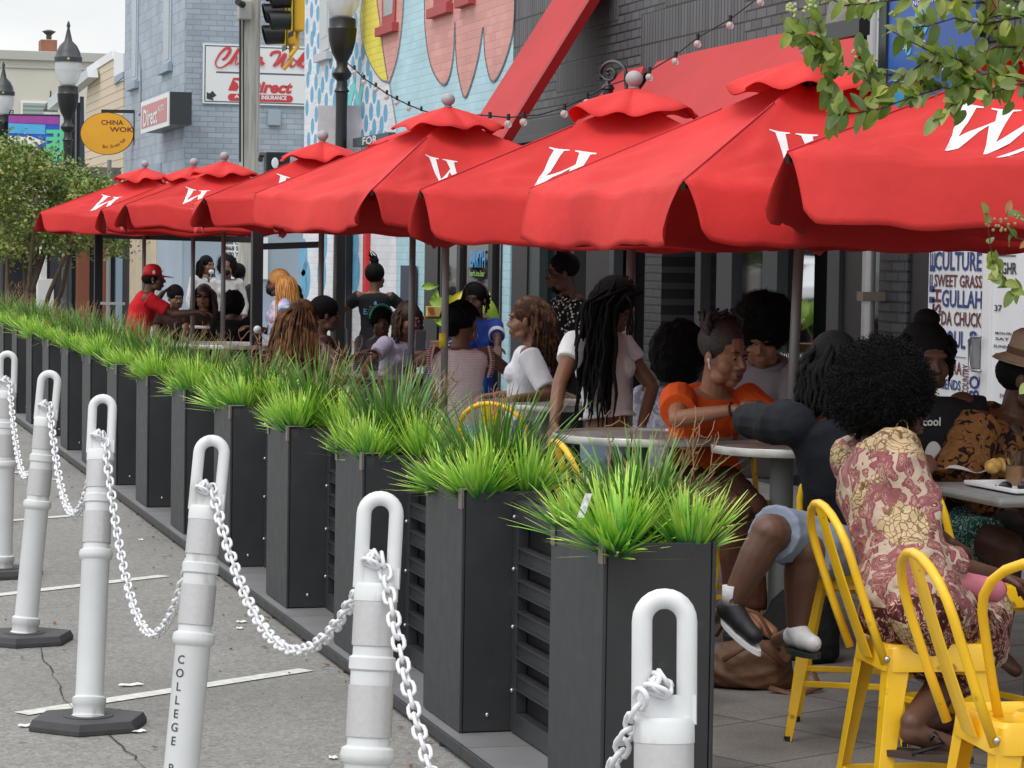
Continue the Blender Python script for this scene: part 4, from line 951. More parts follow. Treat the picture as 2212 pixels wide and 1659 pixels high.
stroke([(1690, 860), (1640, 880), (1625, 950), (1660, 970), (1710, 920), (1700, 870), (1730, 900), (1840, 770), (1740, 960), (1790, 890), (1840, 870), (1780, 910), (1800, 980), (1850, 950)], SRED, wf_, sg)
tword('Direct', R7(1000, 1345), R7(1665, 1190), SRED, sg, .25, .045)
mb = MB(); mb.poly([V((T(*R7(x, y)).x, BY-.057, T(*R7(x, y)).z)) for x, y in ((725, 1315), (800, 1130), (1010, 1130), (960, 1200), (870, 1170), (800, 1165), (865, 1215), (880, 1270), (850, 1320))]); mb.build('logo_block', SRED, sg)
A, B = T(*R7(722, 1440)), T(*R7(1668, 1365)); rr = abs(B.z-A.z)/2; zc = (A.z+B.z)/2-.03; pts = []
for k in range(9): a_ = radians(90+k*22.5); pts.append(V((A.x+rr+rr*cos(a_), BY-.056, zc+rr*sin(a_))))
for k in range(9): a_ = radians(-90+k*22.5); pts.append(V((B.x-rr+rr*cos(a_), BY-.056, zc+rr*sin(a_))))
mb = MB(); mb.poly(pts); mb.build('pill', SRED, sg)
tword('AUTO', R7(815, 1425), R7(1090, 1385), MATS['white_paint'], sg, 0, .04, 4); tword('INSURANCE', R7(1210, 1445), R7(1575, 1395), MATS['white_paint'], sg, 0, .04, 4)
mb = MB(); mb.poly([V((T(*R7(x, y)).x, BY-.056, T(*R7(x, y)).z)) for x, y in ((415, 1435), (415, 1335), (455, 1360), (500, 1320), (555, 1385), (500, 1425), (520, 1460))]); mb.build('arrow', mat('sign_black', (.03, .035, .04), .5), sg)
mb = MB(); a, b_ = T(*R1(1940, 910)), T(*R1(2035, 800)); mb.bb((a.x, BY-.08, a.z), (b_.x, BY-.012, b_.z)); mb.build('utility_box', PBL, bb_, bevel=.01)
# address board
ab = thing('address_board', 'white board with black house numbers on the blue grey corner wall', 'sign', tuple(T(500, 540)))
a, b_ = T(486, 602), T(522, 512); mb = MB(); mb.bb((a.x, BY-.06, a.z), (b_.x+.5, BY-.035, b_.z)); mb.build('panel', MATS['white_paint'], ab)
for i, s in enumerate(('866 CO', '868 SH', '870 YA')): tword(s, (487, 528+i*13+.0), (523, 519+i*13), MATS['black_print'], ab, 0, .03, 5)
# protruding box sign on the street wall
bs = thing('box_sign', 'red and white light box sign projecting from the blue grey building', 'sign', tuple(S(*R1(1150, 850))))
def B1(x, y, X): return onx(*R1(x, y), X)
X1 = xc-.42; p = [B1(1028, 975, X1), B1(1225, 905, X1), B1(1235, 665, X1), B1(1028, 765, X1)]
ya, yb = p[0].y, p[2].y; za, zb = p[1].z, p[2].z
mb = MB(); mb.bb((X1, ya, za), (xc-.02, yb, zb)); mb.build('case', mat('sign_case_black', (.03, .035, .04), .4), bs)
mb = MB(); mb.bb((X1-.02, ya, za-.02), (X1-.001, yb+.03, zb)); mb.build('face_rim', MATS['white_paint'], bs)
mb = MB(); mb.bb((X1-.026, ya-.15, za+.07), (X1-.021, yb+.25, zb-.09)); mb.build('face', mat('faded_red_face', (.50, .17, .16), .4), bs)
word('Direct', *(R1(1040, 0)[0], R1(1140, 0)[0], R1(0, 800)[1], R1(0, 925)[1]), MATS['white_paint'], bs, X=X1-.03)
word('AUTO', *(R1(1145, 0)[0], R1(1190, 0)[0], R1(0, 770)[1], R1(0, 815)[1]), MATS['white_paint'], bs, X=X1-.03)
# oval hanging sign
ov = thing('oval_hanging_sign', 'yellow oval hanging sign with brown CHINA WOK lettering', 'sign', tuple(atZ(232, 290, 55)))
cz = depth_of(onx(290, 290, xc)); c0 = atZ(*R1(778, 970), cz); ax_ = HR; up_ = V((0, 0, 1)); ppm = F/cz
def OV(x, y, k=0): return c0+HR*((x-778)*.2976/ppm)-up_*((y-970)*.2976/ppm)-HF*(.03+.003*k)
rx, ry = 190, 150
e = [OV(778+rx*cos(a), 970+ry*sin(a)) for a in [-2*pi*k/40 for k in range(40)]]
mb = MB(); mb.poly([OV(778+(rx+4)*cos(a), 970+(ry+4)*sin(a)) for a in [-2*pi*k/40 for k in range(40)]], .06, HF); mb.build('rim', mat('brown_rim', (.08, .03, .012), .5), ov)
mb = MB(); mb.poly([OV(778+rx*cos(a), 970+ry*sin(a), 2) for a in [-2*pi*k/40 for k in range(40)]], .003, HF); mb.build('face', mat('amber_face', (.80, .38, .02), .5, vary=.06, vs=2), ov)
BRN = mat('brown_print', (.12, .02, .008), .5)
def ovword(s, x0, x1, y0, y1, bold=.01, rot=0):
    textm = textmesh('lettering', s, BRN, OV(x0, y1, 3), (HR*cos(rot)+up_*sin(rot)), (up_*cos(rot)-HR*sin(rot)), (y1-y0)*.2976/ppm, ov, bold=bold, thick=0, xs=((x1-x0)/(len(s)*.60*(y1-y0)/.7)) if s else 1)
ovword('CHINA', 735, 888, 872, 906, .02); ovword('WOK', 800, 918, 922, 956, .02)
for i, ch in enumerate('Best Chinese Food'):
    a = radians(105-i*4.5); x = 778+150*cos(a)+5; y = 958+118*sin(a); ovword(ch, x, x+13, y-24, y, .01, radians(90)-a if True else 0)
brk = MB(); brk.bar(OV(735, 808, -8), OV(992, 808, -8), .06, .07); brk.bar(OV(980, 815, -8), OV(982, 1048, -8), .07, .07, up=(1, 0, 0)); brk.build('bracket', BLACK2, ov)
# ---- far left buildings
CS = mat('cream_siding', (.56, .47, .34), .7)
m, nt, b, oc = _new('cream_clapboard', .7); wv = nt.nodes.new('ShaderNodeTexWave'); wv.bands_direction = 'Z'; wv.wave_profile = 'SAW'; wv.inputs['Scale'].default_value = 1.6
nt.links.new(oc, wv.inputs['Vector']); nt.links.new(_ramp(nt, wv.outputs['Fac'], [(0, (.62, .53, .39)), (.88, (.60, .50, .36)), (.93, (.22, .17, .11)), (1, (.30, .24, .16))]), b.inputs['Base Color']); CS = m
cy0 = yfar+.3; xs_ = FX+.3
def G(u, v, Y): return ony(u, v, Y)
cs = thing('cream_clapboard_building', 'cream clapboard building between the beige and the blue grey buildings', 'building', (xs_, cy0, 0))
X = xs_+.0
pts = [onx(*R1(*p), X) for p in ((595, 1500), (625, 780), (640, 560), (820, 430), (830, 620), (895, 590), (895, 1500))]
mb = MB(); mb.poly(pts, .2, (1, 0, 0)); mb.build('clapboard_wall', CS, cs)
mb = MB(); ps = [onx(*R1(*p), X-.03) for p in ((625, 545), (820, 425), (815, 365), (630, 490))]; mb.poly(ps, .1, (1, 0, 0)); ps = [onx(*R1(*p), X-.03) for p in ((825, 610), (895, 580), (895, 385), (825, 370))]; mb.poly(ps, .1, (1, 0, 0)); mb.build('parapet', MATS['white_paint'], cs)
mb = MB(); ps = [onx(*R1(*p), X-.06) for p in ((825, 615), (890, 560), (890, 520), (828, 555))]; mb.poly(ps, .05, (1, 0, 0)); mb.build('vent_box', PBL, cs)
bd = thing('dark_glass_shopfront', 'narrow dark glazed shopfront behind the street lamp', 'shopfront', tuple(onx(150, 350, X)))
mb = MB(); ps = [onx(*R1(*p), X-.1) for p in ((430, 1600), (430, 860), (580, 700), (590, 1600))]; mb.poly(ps, .1, (1, 0, 0)); mb.build('glazing', mat('dark_blue_glass', (.03, .05, .08), .1), bd)
for x in (480, 520, 560): 
    mb = MB(); a = onx(*R1(x, 1000), X-.13); mb.bb((X-.16, a.y-.12, 0), (X-.11, a.y+.12, onx(*R1(x, 880-(x-430)*.9), X).z)); mb.build('mullion', BLACK2, bd)
mb = MB(); ps = [onx(*R1(*p), X-.3) for p in ((345, 720), (345, 800), (640, 560), (630, 500))]; mb.poly(ps, .25, (1, 0, 0)); mb.build('cornice', mat('pale_cornice', (.50, .54, .56), .6), bd)
bg_ = thing('beige_block', 'big off-white building with flat roof and brown brick chimney at the far left', 'building', (0, 120, 0))
YB_ = yfar+38; a = G(-80, 104, YB_); b_ = G(300, 112, YB_)
mb = MB(); mb.bb((a.x, YB_, 0), (b_.x+6, YB_+8, a.z-.35)); mb.build('wall', mat('off_white_render', (.52, .51, .44), .85, vary=.08, vs=.6), bg_)
mb = MB(); mb.bb((a.x-.2, YB_-.15, a.z-.35), (b_.x+6, YB_+8.1, a.z-.02)); mb.bb((a.x-.2, YB_-.06, G(0, 143, YB_).z-.05), (b_.x+6, YB_-.002, G(0, 143, YB_).z+.05)); mb.build('coping', mat('grey_coping', (.40, .40, .37), .8), bg_, bevel=.02)
q1, q2 = G(*R1(298, 365), YB_+1), G(*R1(415, 290), YB_+1); mb = MB(); mb.bb((q1.x, YB_+1, q1.z-.5), (q2.x, YB_+2, q2.z)); ch = mb.build('chimney', mat('brown_brick', (.28, .12, .07), .8, vary=.15, vs=3), bg_)
mb = MB(); c = G(*R1(355, 285), YB_+1.4); mb.lathe([(.10, 0), (.10, .15), (.26, .28), (.08, .34)], c, 12); mb.build('chimney_pot', mat('dark_pot', (.06, .06, .055), .6), ch)
q1, q2 = G(*R1(150, 840), YB_-.05), G(*R1(345, 735), YB_-.05); mb = MB(); mb.bb((q1.x, YB_-.08, q1.z-1.5), (q2.x, YB_-.002, q2.z)); f = mb.build('window', MATS['white_paint'], bg_)
m, nt, b, oc = _new('green_shutter', .5); wv = nt.nodes.new('ShaderNodeTexWave'); wv.bands_direction = 'Z'; wv.inputs['Scale'].default_value = 2.2; nt.links.new(oc, wv.inputs['Vector']); nt.links.new(_ramp(nt, wv.outputs['Fac'], [(.2, (.16, .22, .20)), (.8, (.30, .37, .34))]), b.inputs['Base Color'])
q1, q2 = G(*R1(165, 840), YB_-.05), G(*R1(335, 752), YB_-.05); mb = MB(); mb.bb((q1.x, YB_-.10, q1.z-1.5), (q2.x, YB_-.082, q2.z)); mb.build('blind', m, f)
# low street level stuff at far left: columns
for (u0, u1, m_, lab, nm) in ((86, 100, mat('white_column', (.62, .63, .62), .6), 'slim white porch column at the left behind the street tree', 'porch_column'), (165, 192, mat('rust_column', (.22, .07, .035), .6), 'rust brown porch column left of the first black frame post', 'porch_column'), (222, 232, mat('rust_column', (.22, .07, .035), .6), 'rust brown porch column right of the first black frame post', 'porch_column'), (110, 132, mat('dark_column', (.02, .024, .035), .5), 'dark navy porch column at the far left', 'porch_column'), (250, 270, mat('pale_blue_column', (.30, .42, .50), .6), 'pale blue corner column left of the red capped diner', 'porch_column')):
    Y = 60; a = G(u0, 600, Y); b_ = G(u1, 600, Y); mb = MB(); zt = G(u0, 495, Y).z
    mb.bb((a.x, Y-.15, 0), (b_.x, Y+.15, zt)); 
    if 'white' in lab: mb.bb((a.x-.06, Y-.2, 0), (b_.x+.15, Y+.2, 1.0))
    mb.build(nm, m_, label=lab, cat='column', bevel=.01, group='porch columns behind the far end of the patio')
pr = thing('porch', 'dark porch front under the street tree at the left', 'porch', (3, 62, 0)); a = G(-60, 500, 64); b_ = G(275, 500, 64)
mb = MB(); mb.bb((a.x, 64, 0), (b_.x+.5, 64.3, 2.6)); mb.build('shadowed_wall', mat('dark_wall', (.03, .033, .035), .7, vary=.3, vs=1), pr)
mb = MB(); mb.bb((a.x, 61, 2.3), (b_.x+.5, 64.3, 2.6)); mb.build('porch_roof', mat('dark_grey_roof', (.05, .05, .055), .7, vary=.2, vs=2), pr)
for (u0, u1, z_) in ((120, 127, .9), (95, 99, 2), (140, 143, 2.2), (150, 153, 2.2)):
    a = G(u0, 600, 63.5); b_ = G(u1, 600, 63.5); mb = MB(); mb.bb((a.x, 63.5, 0), (b_.x, 63.6, z_)); mb.build('door_jamb', mat('light_grey_jamb', (.30, .32, .34), .5), pr)
gs = thing('green_street_sign', 'green street name sign edge behind the leftmost umbrella', 'sign', tuple(atZ(210, 375, 50)))
a, b_ = atZ(*R1(560, 1400), 50), atZ(*R1(815, 1290), 50); mb = MB(); mb.bb((a.x, a.y, a.z), (b_.x, a.y+.02, b_.z)); mb.build('blade', mat('sign_green_dark', (.02, .16, .07), .5), gs)
mb = MB(); c = atZ(236, 380, 50.2); mb.cyl((c.x, c.y, 0), (c.x, c.y, c.z+.3), .04); mb.build('post', mat('grey_post', (.2, .2, .2), .5), gs)
mb = MB(); a, b_ = atZ(*R1(590, 1330), 54), atZ(*R1(890, 1215), 54); mb.bb((a.x, a.y, a.z), (b_.x, a.y+1, b_.z)); mb.build('entrance_canopy', mat('canopy_grey_brown', (.14, .13, .11), .7, vary=.3, vs=2), label='dark flat canopy over the entrance left of the blue grey building', cat='canopy')
# ================================================================ people
import time
def skin(name, c):
    if name in MATS: return MATS[name]
    m, nt, b, oc = _new(name, .48)
    c1 = _mix(nt, 1., _rgb(nt, c), _ramp(nt, _noise(nt, oc, 14, 5), [(.3, (.88, .86, .85)), (.7, (1.12, 1.08, 1.05))]), 'MULTIPLY'); nt.links.new(c1, b.inputs['Base Color'])
    b.inputs['Specular IOR Level'].default_value = .4; _bump(nt, b, _noise(nt, oc, 160, 4), .12, .002); return m
SK = {'dark': skin('skin_dark', (.105, .050, .033)), 'mid': skin('skin_brown', (.20, .094, .058)), 'warm': skin('skin_warm_brown', (.32, .155, .092)), 'deep': skin('skin_deep', (.06, .031, .022))}
def cloth(name, c, rough=.85, vary=.08, vs=5):
    if name in MATS: return MATS[name]
    m, nt, b, oc = _new(name, rough); b.inputs['Specular IOR Level'].default_value = .2
    c1 = _mix(nt, 1., _rgb(nt, c), _ramp(nt, _noise(nt, oc, vs, 5), [(.3, (1-vary,)*3), (.7, (1+vary,)*3)]), 'MULTIPLY'); nt.links.new(c1, b.inputs['Base Color'])
    a = nt.nodes.new('ShaderNodeMath'); a.operation = 'MULTIPLY_ADD'; a.inputs[1].default_value = .12; nt.links.new(_noise(nt, oc, 700, 2), a.inputs[0]); nt.links.new(_noise(nt, oc, 9, 4), a.inputs[2])
    _bump(nt, b, a.outputs[0], .45, .03); return m
def pattern(name, stops, scale, kind='noise', dist=2., det=3, interp='CONSTANT', rough=.85):
    if name in MATS: return MATS[name]
    m, nt, b, oc = _new(name, rough); b.inputs['Specular IOR Level'].default_value = .2
    if kind == 'vor':
        v = nt.nodes.new('ShaderNodeTexVoronoi'); v.inputs['Scale'].default_value = scale; v.feature = 'F1'; nt.links.new(oc, v.inputs['Vector']); f = v.outputs['Distance']
    elif kind == 'vorc':
        v = nt.nodes.new('ShaderNodeTexVoronoi'); v.inputs['Scale'].default_value = scale; nt.links.new(oc, v.inputs['Vector'])
        sp = nt.nodes.new('ShaderNodeSeparateXYZ'); nt.links.new(v.outputs['Color'], sp.inputs[0]); f = sp.outputs[0]
    elif kind == 'wave':
        v = nt.nodes.new('ShaderNodeTexWave'); v.bands_direction = 'Z'; v.inputs['Scale'].default_value = scale; v.inputs['Distortion'].default_value = dist; nt.links.new(oc, v.inputs['Vector']); f = v.outputs['Fac']
    else:
        v = nt.nodes.new('ShaderNodeTexNoise'); v.inputs['Scale'].default_value = scale; v.inputs['Detail'].default_value = det; v.inputs['Distortion'].default_value = dist; nt.links.new(oc, v.inputs['Vector']); f = v.outputs['Fac']
    nt.links.new(_ramp(nt, f, stops, interp), b.inputs['Base Color']); _bump(nt, b, _noise(nt, oc, 9, 4), .4, .03); return m
HAIRB = mat('black_hair', (.0045, .004, .004), .75, vary=.3, vs=30, bump=.6, bs=120, spec=.18)
HAIRBR = mat('brown_hair', (.045, .020, .012), .5, vary=.4, vs=25, bump=.6, bs=120)
HAIRDR = pattern('ombre_dreads', [(.0, (.035, .018, .012)), (.45, (.07, .032, .018)), (.62, (.22, .11, .05)), (.8, (.10, .05, .025))], 9, 'noise', 1, 3, 'LINEAR')
HAIRHL = pattern('highlighted_braids', [(.0, (.03, .016, .012)), (.5, (.05, .025, .015)), (.68, (.16, .08, .04)), (.8, (.08, .04, .02))], 22, 'noise', 1, 3, 'LINEAR')
HAIRGI = mat('ginger_hair', (.62, .27, .07), .4, vary=.25, vs=18, bump=.4, bs=90)
EYEW = mat('eye_white', (.30, .26, .24), .3); IRIS = mat('iris_dark', (.012, .007, .005), .15)
def remeshed(mb, name, m, parent, voxel, sm=3, amp=0., fr=9., seed=0, smooth=True):
    me = bpy.data.meshes.new('tmp'); I = INV[parent.name]; me.from_pydata([tuple(I @ V(p)) for p in mb.v], [], mb.f); me.update()
    o = bpy.data.objects.new('tmp', me); COL.objects.link(o)
    r = o.modifiers.new('r', 'REMESH'); r.mode = 'VOXEL'; r.voxel_size = voxel
    if sm: s = o.modifiers.new('s', 'SMOOTH'); s.factor = .5; s.iterations = sm
    dg = bpy.context.evaluated_depsgraph_get(); dg.update(); m2 = bpy.data.meshes.new_from_object(o.evaluated_get(dg)); bpy.data.objects.remove(o); bpy.data.meshes.remove(me)
    if amp:
        n = len(m2.vertices); co = np.empty(n*3); no = np.empty(n*3); m2.vertices.foreach_get('co', co); m2.vertices.foreach_get('normal', no)
        co = co.reshape(-1, 3); no = no.reshape(-1, 3); sx = np.zeros(n); rg = np.random.RandomState(seed+3)
        for k in range(9):
            d = rg.normal(size=3); d /= np.linalg.norm(d); f = fr*rg.uniform(.6, 2.6); w2 = rg.normal(size=3)*fr*.3
            ph = rg.uniform(0, 6.3); base = co@d*f*2+ph+1.3*np.sin(co@w2+ph*2); sx += (1-np.abs(np.sin(base)))**2*rg.uniform(.4, 1)*(9/f)
        sx -= sx.mean(); co = co+no*(sx*amp)[:, None]; m2.vertices.foreach_set('co', co.ravel())
    m2.materials.clear(); m2.materials.append(m); m2.polygons.foreach_set('use_smooth', [smooth]*len(m2.polygons)); m2.update()
    ob = bpy.data.objects.new(name, m2); COL.objects.link(ob); ob.parent = parent; ob.name = name; return ob
def loft(mb, pts, radii, right, seg=20):
    """pts along a spine; radii (rx, ry); right axis vector"""
    rs = []
    for i, p in enumerate(pts):
        t = (V(pts[min(i+1, len(pts)-1)])-V(pts[max(i-1, 0)])).normalized(); x = (V(right)-t*V(right).dot(t)).normalized(); y = t.cross(x); rx, ry = radii[i]
        rs.append([V(p)+x*(rx*cos(2*pi*k/seg))+y*(ry*sin(2*pi*k/seg)) for k in range(seg)])
    return mb.rings(rs)
def ik(a, b_, l1, l2, hint):
    d = b_-a; L = min(d.length, (l1+l2)*.995); dn = d.normalized(); b2 = a+dn*L
    x = (l1*l1-l2*l2+L*L)/(2*L); h = sqrt(max(0, l1*l1-x*x)); n = (hint-dn*hint.dot(dn)).normalized(); return a+dn*x+n*h, b2
def hand(mb, wrist, d, palm_n, side, curl=.5, s=1.0):
    """d: direction of the fingers, palm_n: palm normal (where fingers curl to), side: thumb side vector sign"""
    d = d.normalized(); n = (palm_n-d*palm_n.dot(d)).normalized(); x = d.cross(n).normalized()*side
    for j, (o, r_) in enumerate(((-.028, .0125), (-.010, .0135), (.010, .0135), (.027, .012))):
        mb.cap(wrist+d*.005*s+x*o*.6*s, wrist+d*.082*s+x*o*s, .015*s, r_*s, 8)
    for o, L, r_ in ((.028, .066, .0088), (.010, .074, .0090), (-.009, .068, .0088), (-.027, .054, .0078)):
        p = wrist+d*.085*s+x*o*s; dd = d.copy()
        for seg_, f in ((L*.45, .0), (L*.32, curl), (L*.26, curl*.9)):
            dd = (dd*cos(f*1.1)+n*sin(f*1.1)).normalized() if f else (dd+n*curl*.5).normalized(); q = p+dd*seg_*s; mb.cap(p, q, r_*s, r_*.9*s, 7); n2 = n; p = q
    p = wrist+d*.028*s+x*.026*s; q = p+(d*.6+x*.7+n*.35).normalized()*.038*s; mb.cap(p, q, .013*s, .0105*s, 7); mb.cap(q, q+(d*.9+x*.1+n*.4).normalized()*.032*s, .0105*s, .009*s, 7)
TP = [0]
def person(label, head, Z, yaw, hyaw=None, hpitch=0, roll=0, stand=False, seat=.60, skn='mid', lean=0., side=0., hands=(None, None), elbow=(None, None), knees=(None, None), ankles=(None, None), shirt=None, sleeve=.5, pants=None, shorts=0, vox=.008, hips=None, female=True, sc=1.0, hem=-.02, curl=.6, face=True, armless=(0, 0), group=None, sh_n='shirt', loose=.013, legs=True, wr=.0035, collar=0):
    t0 = time.time()
    HC = atZ(head[0], head[1], Z); yw = radians(yaw); hy = radians(yaw if hyaw is None else hyaw)
    f = HF*cos(yw)+HR*sin(yw); rt = HR*cos(yw)-HF*sin(yw); up = V((0, 0, 1))
    hf0 = HF*cos(hy)+HR*sin(hy); hr = HR*cos(hy)-HF*sin(hy); pt = radians(hpitch); hf = hf0*cos(pt)+up*sin(pt); hu = up*cos(pt)-hf0*sin(pt)
    if roll: a = radians(roll); hr, hu = hr*cos(a)+hu*sin(a), hu*cos(a)-hr*sin(a)
    hsc = sc*1.06
    def Hd(x, y, z): return HC+hr*x*hsc+hf*y*hsc+hu*z*hsc
    N = Hd(0, -.03, -.108)+(-up*.042-f*.012)*sc
    hipz = seat+.10 if not stand else HC.z-.70*sc
    hp = hips if hips is not None else V((N.x, N.y, 0))-f*lean-rt*side
    Hp = V((hp.x, hp.y, hipz)); spine = (N-Hp); SL = spine.length; sd = spine.normalized()
    root = V((Hp.x, Hp.y, 0)); t = thing('person', label, 'person', tuple(root), 0, group)
    t['_x'] = 1; del t['_x']
    mb = MB()
    # head
    RH = Matrix((hr, hf, hu)).transposed()
    def hb(c, r): mb.ball(Hd(*c), [x*sc for x in (r if hasattr(r, '__len__') else (r, r, r))], 16, RH)
    hb((0, -.018, .035), (.074, .094, .084)); hb((0, .022, -.035), (.065, .066, .076)); hb((0, .050, -.094), (.028, .026, .022)); hb((0, -.01, -.04), (.060, .07, .06))
    for s in (-1, 1):
        hb((s*.036, .044, -.036), (.033, .033, .036)); hb((s*.078, -.008, -.015), (.009, .019, .031)); hb((s*.040, .022, -.080), (.028, .038, .028)); hb((s*.014, .090, -.033), (.010, .011, .008))
    mb.cap(Hd(-.034, .074, .022), Hd(.034, .074, .022), (.009 if female else .012)*sc, (.009 if female else .012)*sc, 8); mb.cap(Hd(0, .078, .010), Hd(0, .099 if female else .103, -.026), .007*sc, (.0105 if female else .012)*sc, 8)
    mb.cap(Hd(-.016, .080, -.060), Hd(.016, .080, -.060), .009*sc, .009*sc, 8); mb.cap(Hd(-.014, .078, -.072), Hd(.014, .078, -.072), .010*sc, .010*sc, 8)
    mb.cap(Hd(0, -.03, -.05), N-sd*.03, .050*sc, .055*sc, 12)
    # torso
    W = (.92 if female else 1.08)*sc
    prof = [(-.06, .150, .105), (0, .168, .118), (.12, .160, .112), (.34, .130 if female else .145, .098), (.55, .138 if female else .155, .105), (.74, .160, .112), (.91, .180, .094), (.965, .150, .080), (1.01, .070, .058)]
    def bend(t_): return Hp.lerp(N, t_)-f*(.045*sin(pi*min(1, max(0, t_))))*(-.3 if lean < .05 else 1)
    loft(mb, [bend(p[0]) for p in prof], [(p[1]*W, p[2]*W) for p in prof], rt)
    if female:
        for s in (-1, 1): mb.ball(bend(.70)+rt*s*.075*W+f*.075*W, (.062*W, .062*W, .068*W), 12)
    shl = [bend(.925)+rt*s*.168*W for s in (-1, 1)]      # left, right shoulder
    ahv = []
    l1, l2 = .285*sc, .245*sc
    for i, s in enumerate((-1, 1)):
        S_ = shl[i]; tg = hands[i]
        if tg is None: tg = S_+rt*s*.05+f*.10-up*.50*sc if stand else S_+f*.34*sc-up*.30*sc-rt*s*.06
        hint = elbow[i] if elbow[i] is not None and not isinstance(elbow[i], tuple) else (-up*.8+rt*s*.55-f*.35)
        E_, Hn = ik(S_, V(tg), l1, l2, V(hint))
        if isinstance(elbow[i], tuple): E_, Hn = V(elbow[i][0]), V(tg)
        ahv.append((S_, E_, Hn))
        mb.cap(S_, S_.lerp(E_, .5), .054*W, .044*W, 12); mb.cap(S_.lerp(E_, .5), E_, .044*W, .037*W, 12); mb.cap(E_, E_.lerp(Hn, .35), .037*W, .036*W, 12); mb.cap(E_.lerp(Hn, .35), Hn, .036*W, .023*W, 12)
        if not armless[i]:
            dd = (Hn-E_).normalized(); dirn = (dd*.8+f*.2-up*(.15 if not stand else .3)).normalized(); pn = (-up if not stand else -rt*s); hand(mb, Hn, dirn, pn, -s*1 if True else s, curl, sc)
    # legs
    lg = []
    if legs:
        for i, s in enumerate((-1, 1)):
            h = Hp+rt*s*.088*W-up*.01
            if stand: kn = knees[i] or h-up*.40*sc+f*.02; an = ankles[i] or V((kn.x, kn.y, .09))-f*.03
            else: kn = knees[i] or h+f*.42*sc+rt*s*.06-up*.03; an = ankles[i] or kn-up*.36*sc-f*.05
            kn, an = V(kn), V(an); lg.append((h, kn, an))
            mb.cap(h, kn, .088*W, .060*W, 14); mb.cap(kn, kn.lerp(an, .35), .056*W, .056*W, 12); mb.cap(kn.lerp(an, .35), an, .056*W, .035*W, 12)
            ft = f-up*.12; ft.normalize(); mb.cap(an-up*.03, an-up*.055+ft*.13*sc, .034*sc, .026*sc, 10)
    body = remeshed(mb, 'body', SK[skn], t, vox, 2)
    # shirt
    if shirt is not None:
        mb = MB(); L = loose
        pr = [(hem, .166, .116)]+[p for p in prof if hem+.03 < p[0] < .9]+[(.92, .180, .096), (.972, .140, .080)]+([(1.0, .075, .066)] if collar else [(.995, .085, .062)])
        loft(mb, [bend(p[0]) for p in pr], [(p[1]*W+L, p[2]*W+L) for p in pr], rt, 24)
        if female:
            for s in (-1, 1): mb.ball(bend(.70)+rt*s*.075*W+f*.078*W, (.068*W, .066*W, .072*W), 12)
        for i, (S_, E_, Hn) in enumerate(ahv):
            if sleeve <= 0: continue
            if sleeve <= 1: 
                q = S_.lerp(E_, sleeve); mb.tube([S_-sd*0+(S_-E_).normalized()*.02, S_, q], [.045*W, .058*W+L, (.050-.008*sleeve)*W+L*1.6], 14)
            else:
                mb.cap(S_, E_, .058*W+L, .044*W+L, 12); q = E_.lerp(Hn, sleeve-1); mb.cap(E_, E_.lerp(Hn, (sleeve-1)*.5), .044*W+L, .042*W+L, 12); mb.tube([E_.lerp(Hn, (sleeve-1)*.45), q], [.042*W+L, .032*W+L], 12)
        remeshed(mb, sh_n, shirt, t, vox, 2, wr, 8, int(head[0]))
    if pants is not None and legs:
        mb = MB(); pr = [(-.09, .13, .09), (-.05, .165, .118), (0, .178, .126), (.12, .170, .120), (.2, .155, .112)]; loft(mb, [bend(p[0]) for p in pr], [((p[1])*W+.008, p[2]*W+.008) for p in pr], rt)
        for (h, kn, an) in lg:
            if shorts: mb.tube([h-(kn-h)*.1, h, h.lerp(kn, .5), h.lerp(kn, shorts)], [.07*W, .100*W, .092*W, .088*W], 16)
            else: mb.cap(h, kn, .098*W, .070*W, 14); mb.tube([kn-(an-kn)*.05, kn.lerp(an, .4), kn.lerp(an, .97)], [.068*W, .064*W, .052*W], 14)
        remeshed(mb, 'shorts' if shorts else 'trousers', pants, t, vox, 2, .005, 7, int(head[0])+1)
    # face
    if face:
        for s in (-1, 1):
            mb = MB(); mb.ball(Hd(s*.031, .0775, .001), (.0105*sc, .006*sc, .0042*sc), 12, RH); e = mb.build('eye', EYEW, t, smooth=True)
            mb = MB(); mb.ball(Hd(s*.031, .0822, -.0005), (.0062*sc, .003*sc, .0046*sc), 10, RH); mb.build('iris', IRIS, t, smooth=True) if vox < .007 else None
            mb = MB(); mb.tube([Hd(s*.019, .0815, .0065), Hd(s*.031, .0850, .0085), Hd(s*.044, .0765, .0050)], [.0022*sc, .0045*sc, .002*sc], 6); mb.build('eyelid', SK[skn], t, smooth=True) if vox < .010 else None
            mb = MB(); mb.tube([Hd(s*.016, .0875, .023), Hd(s*.032, .087, .029), Hd(s*.050, .074, .022)], [.0016*sc, .0022*sc, .001*sc], 6); mb.build('eyebrow', HAIRB, t, smooth=True)
        mb = MB(); mb.ball(Hd(0, .0885, -.0605), (.021*sc, .0055*sc, .0055*sc), 12, RH); mb.ball(Hd(0, .087, -.0715), (.019*sc, .0065*sc, .0065*sc), 12, RH); mb.build('lips', mat('lips', (.17, .055, .05), .4), t, smooth=True)
    TP[0] += time.time()-t0
    return dict(t=t, H=Hd, RH=RH, hr=hr, hf=hf, hu=hu, sc=hsc, HC=HC, N=N, f=f, rt=rt, up=up, arms=ahv, legs=lg, bend=bend, Hp=Hp, W=W)
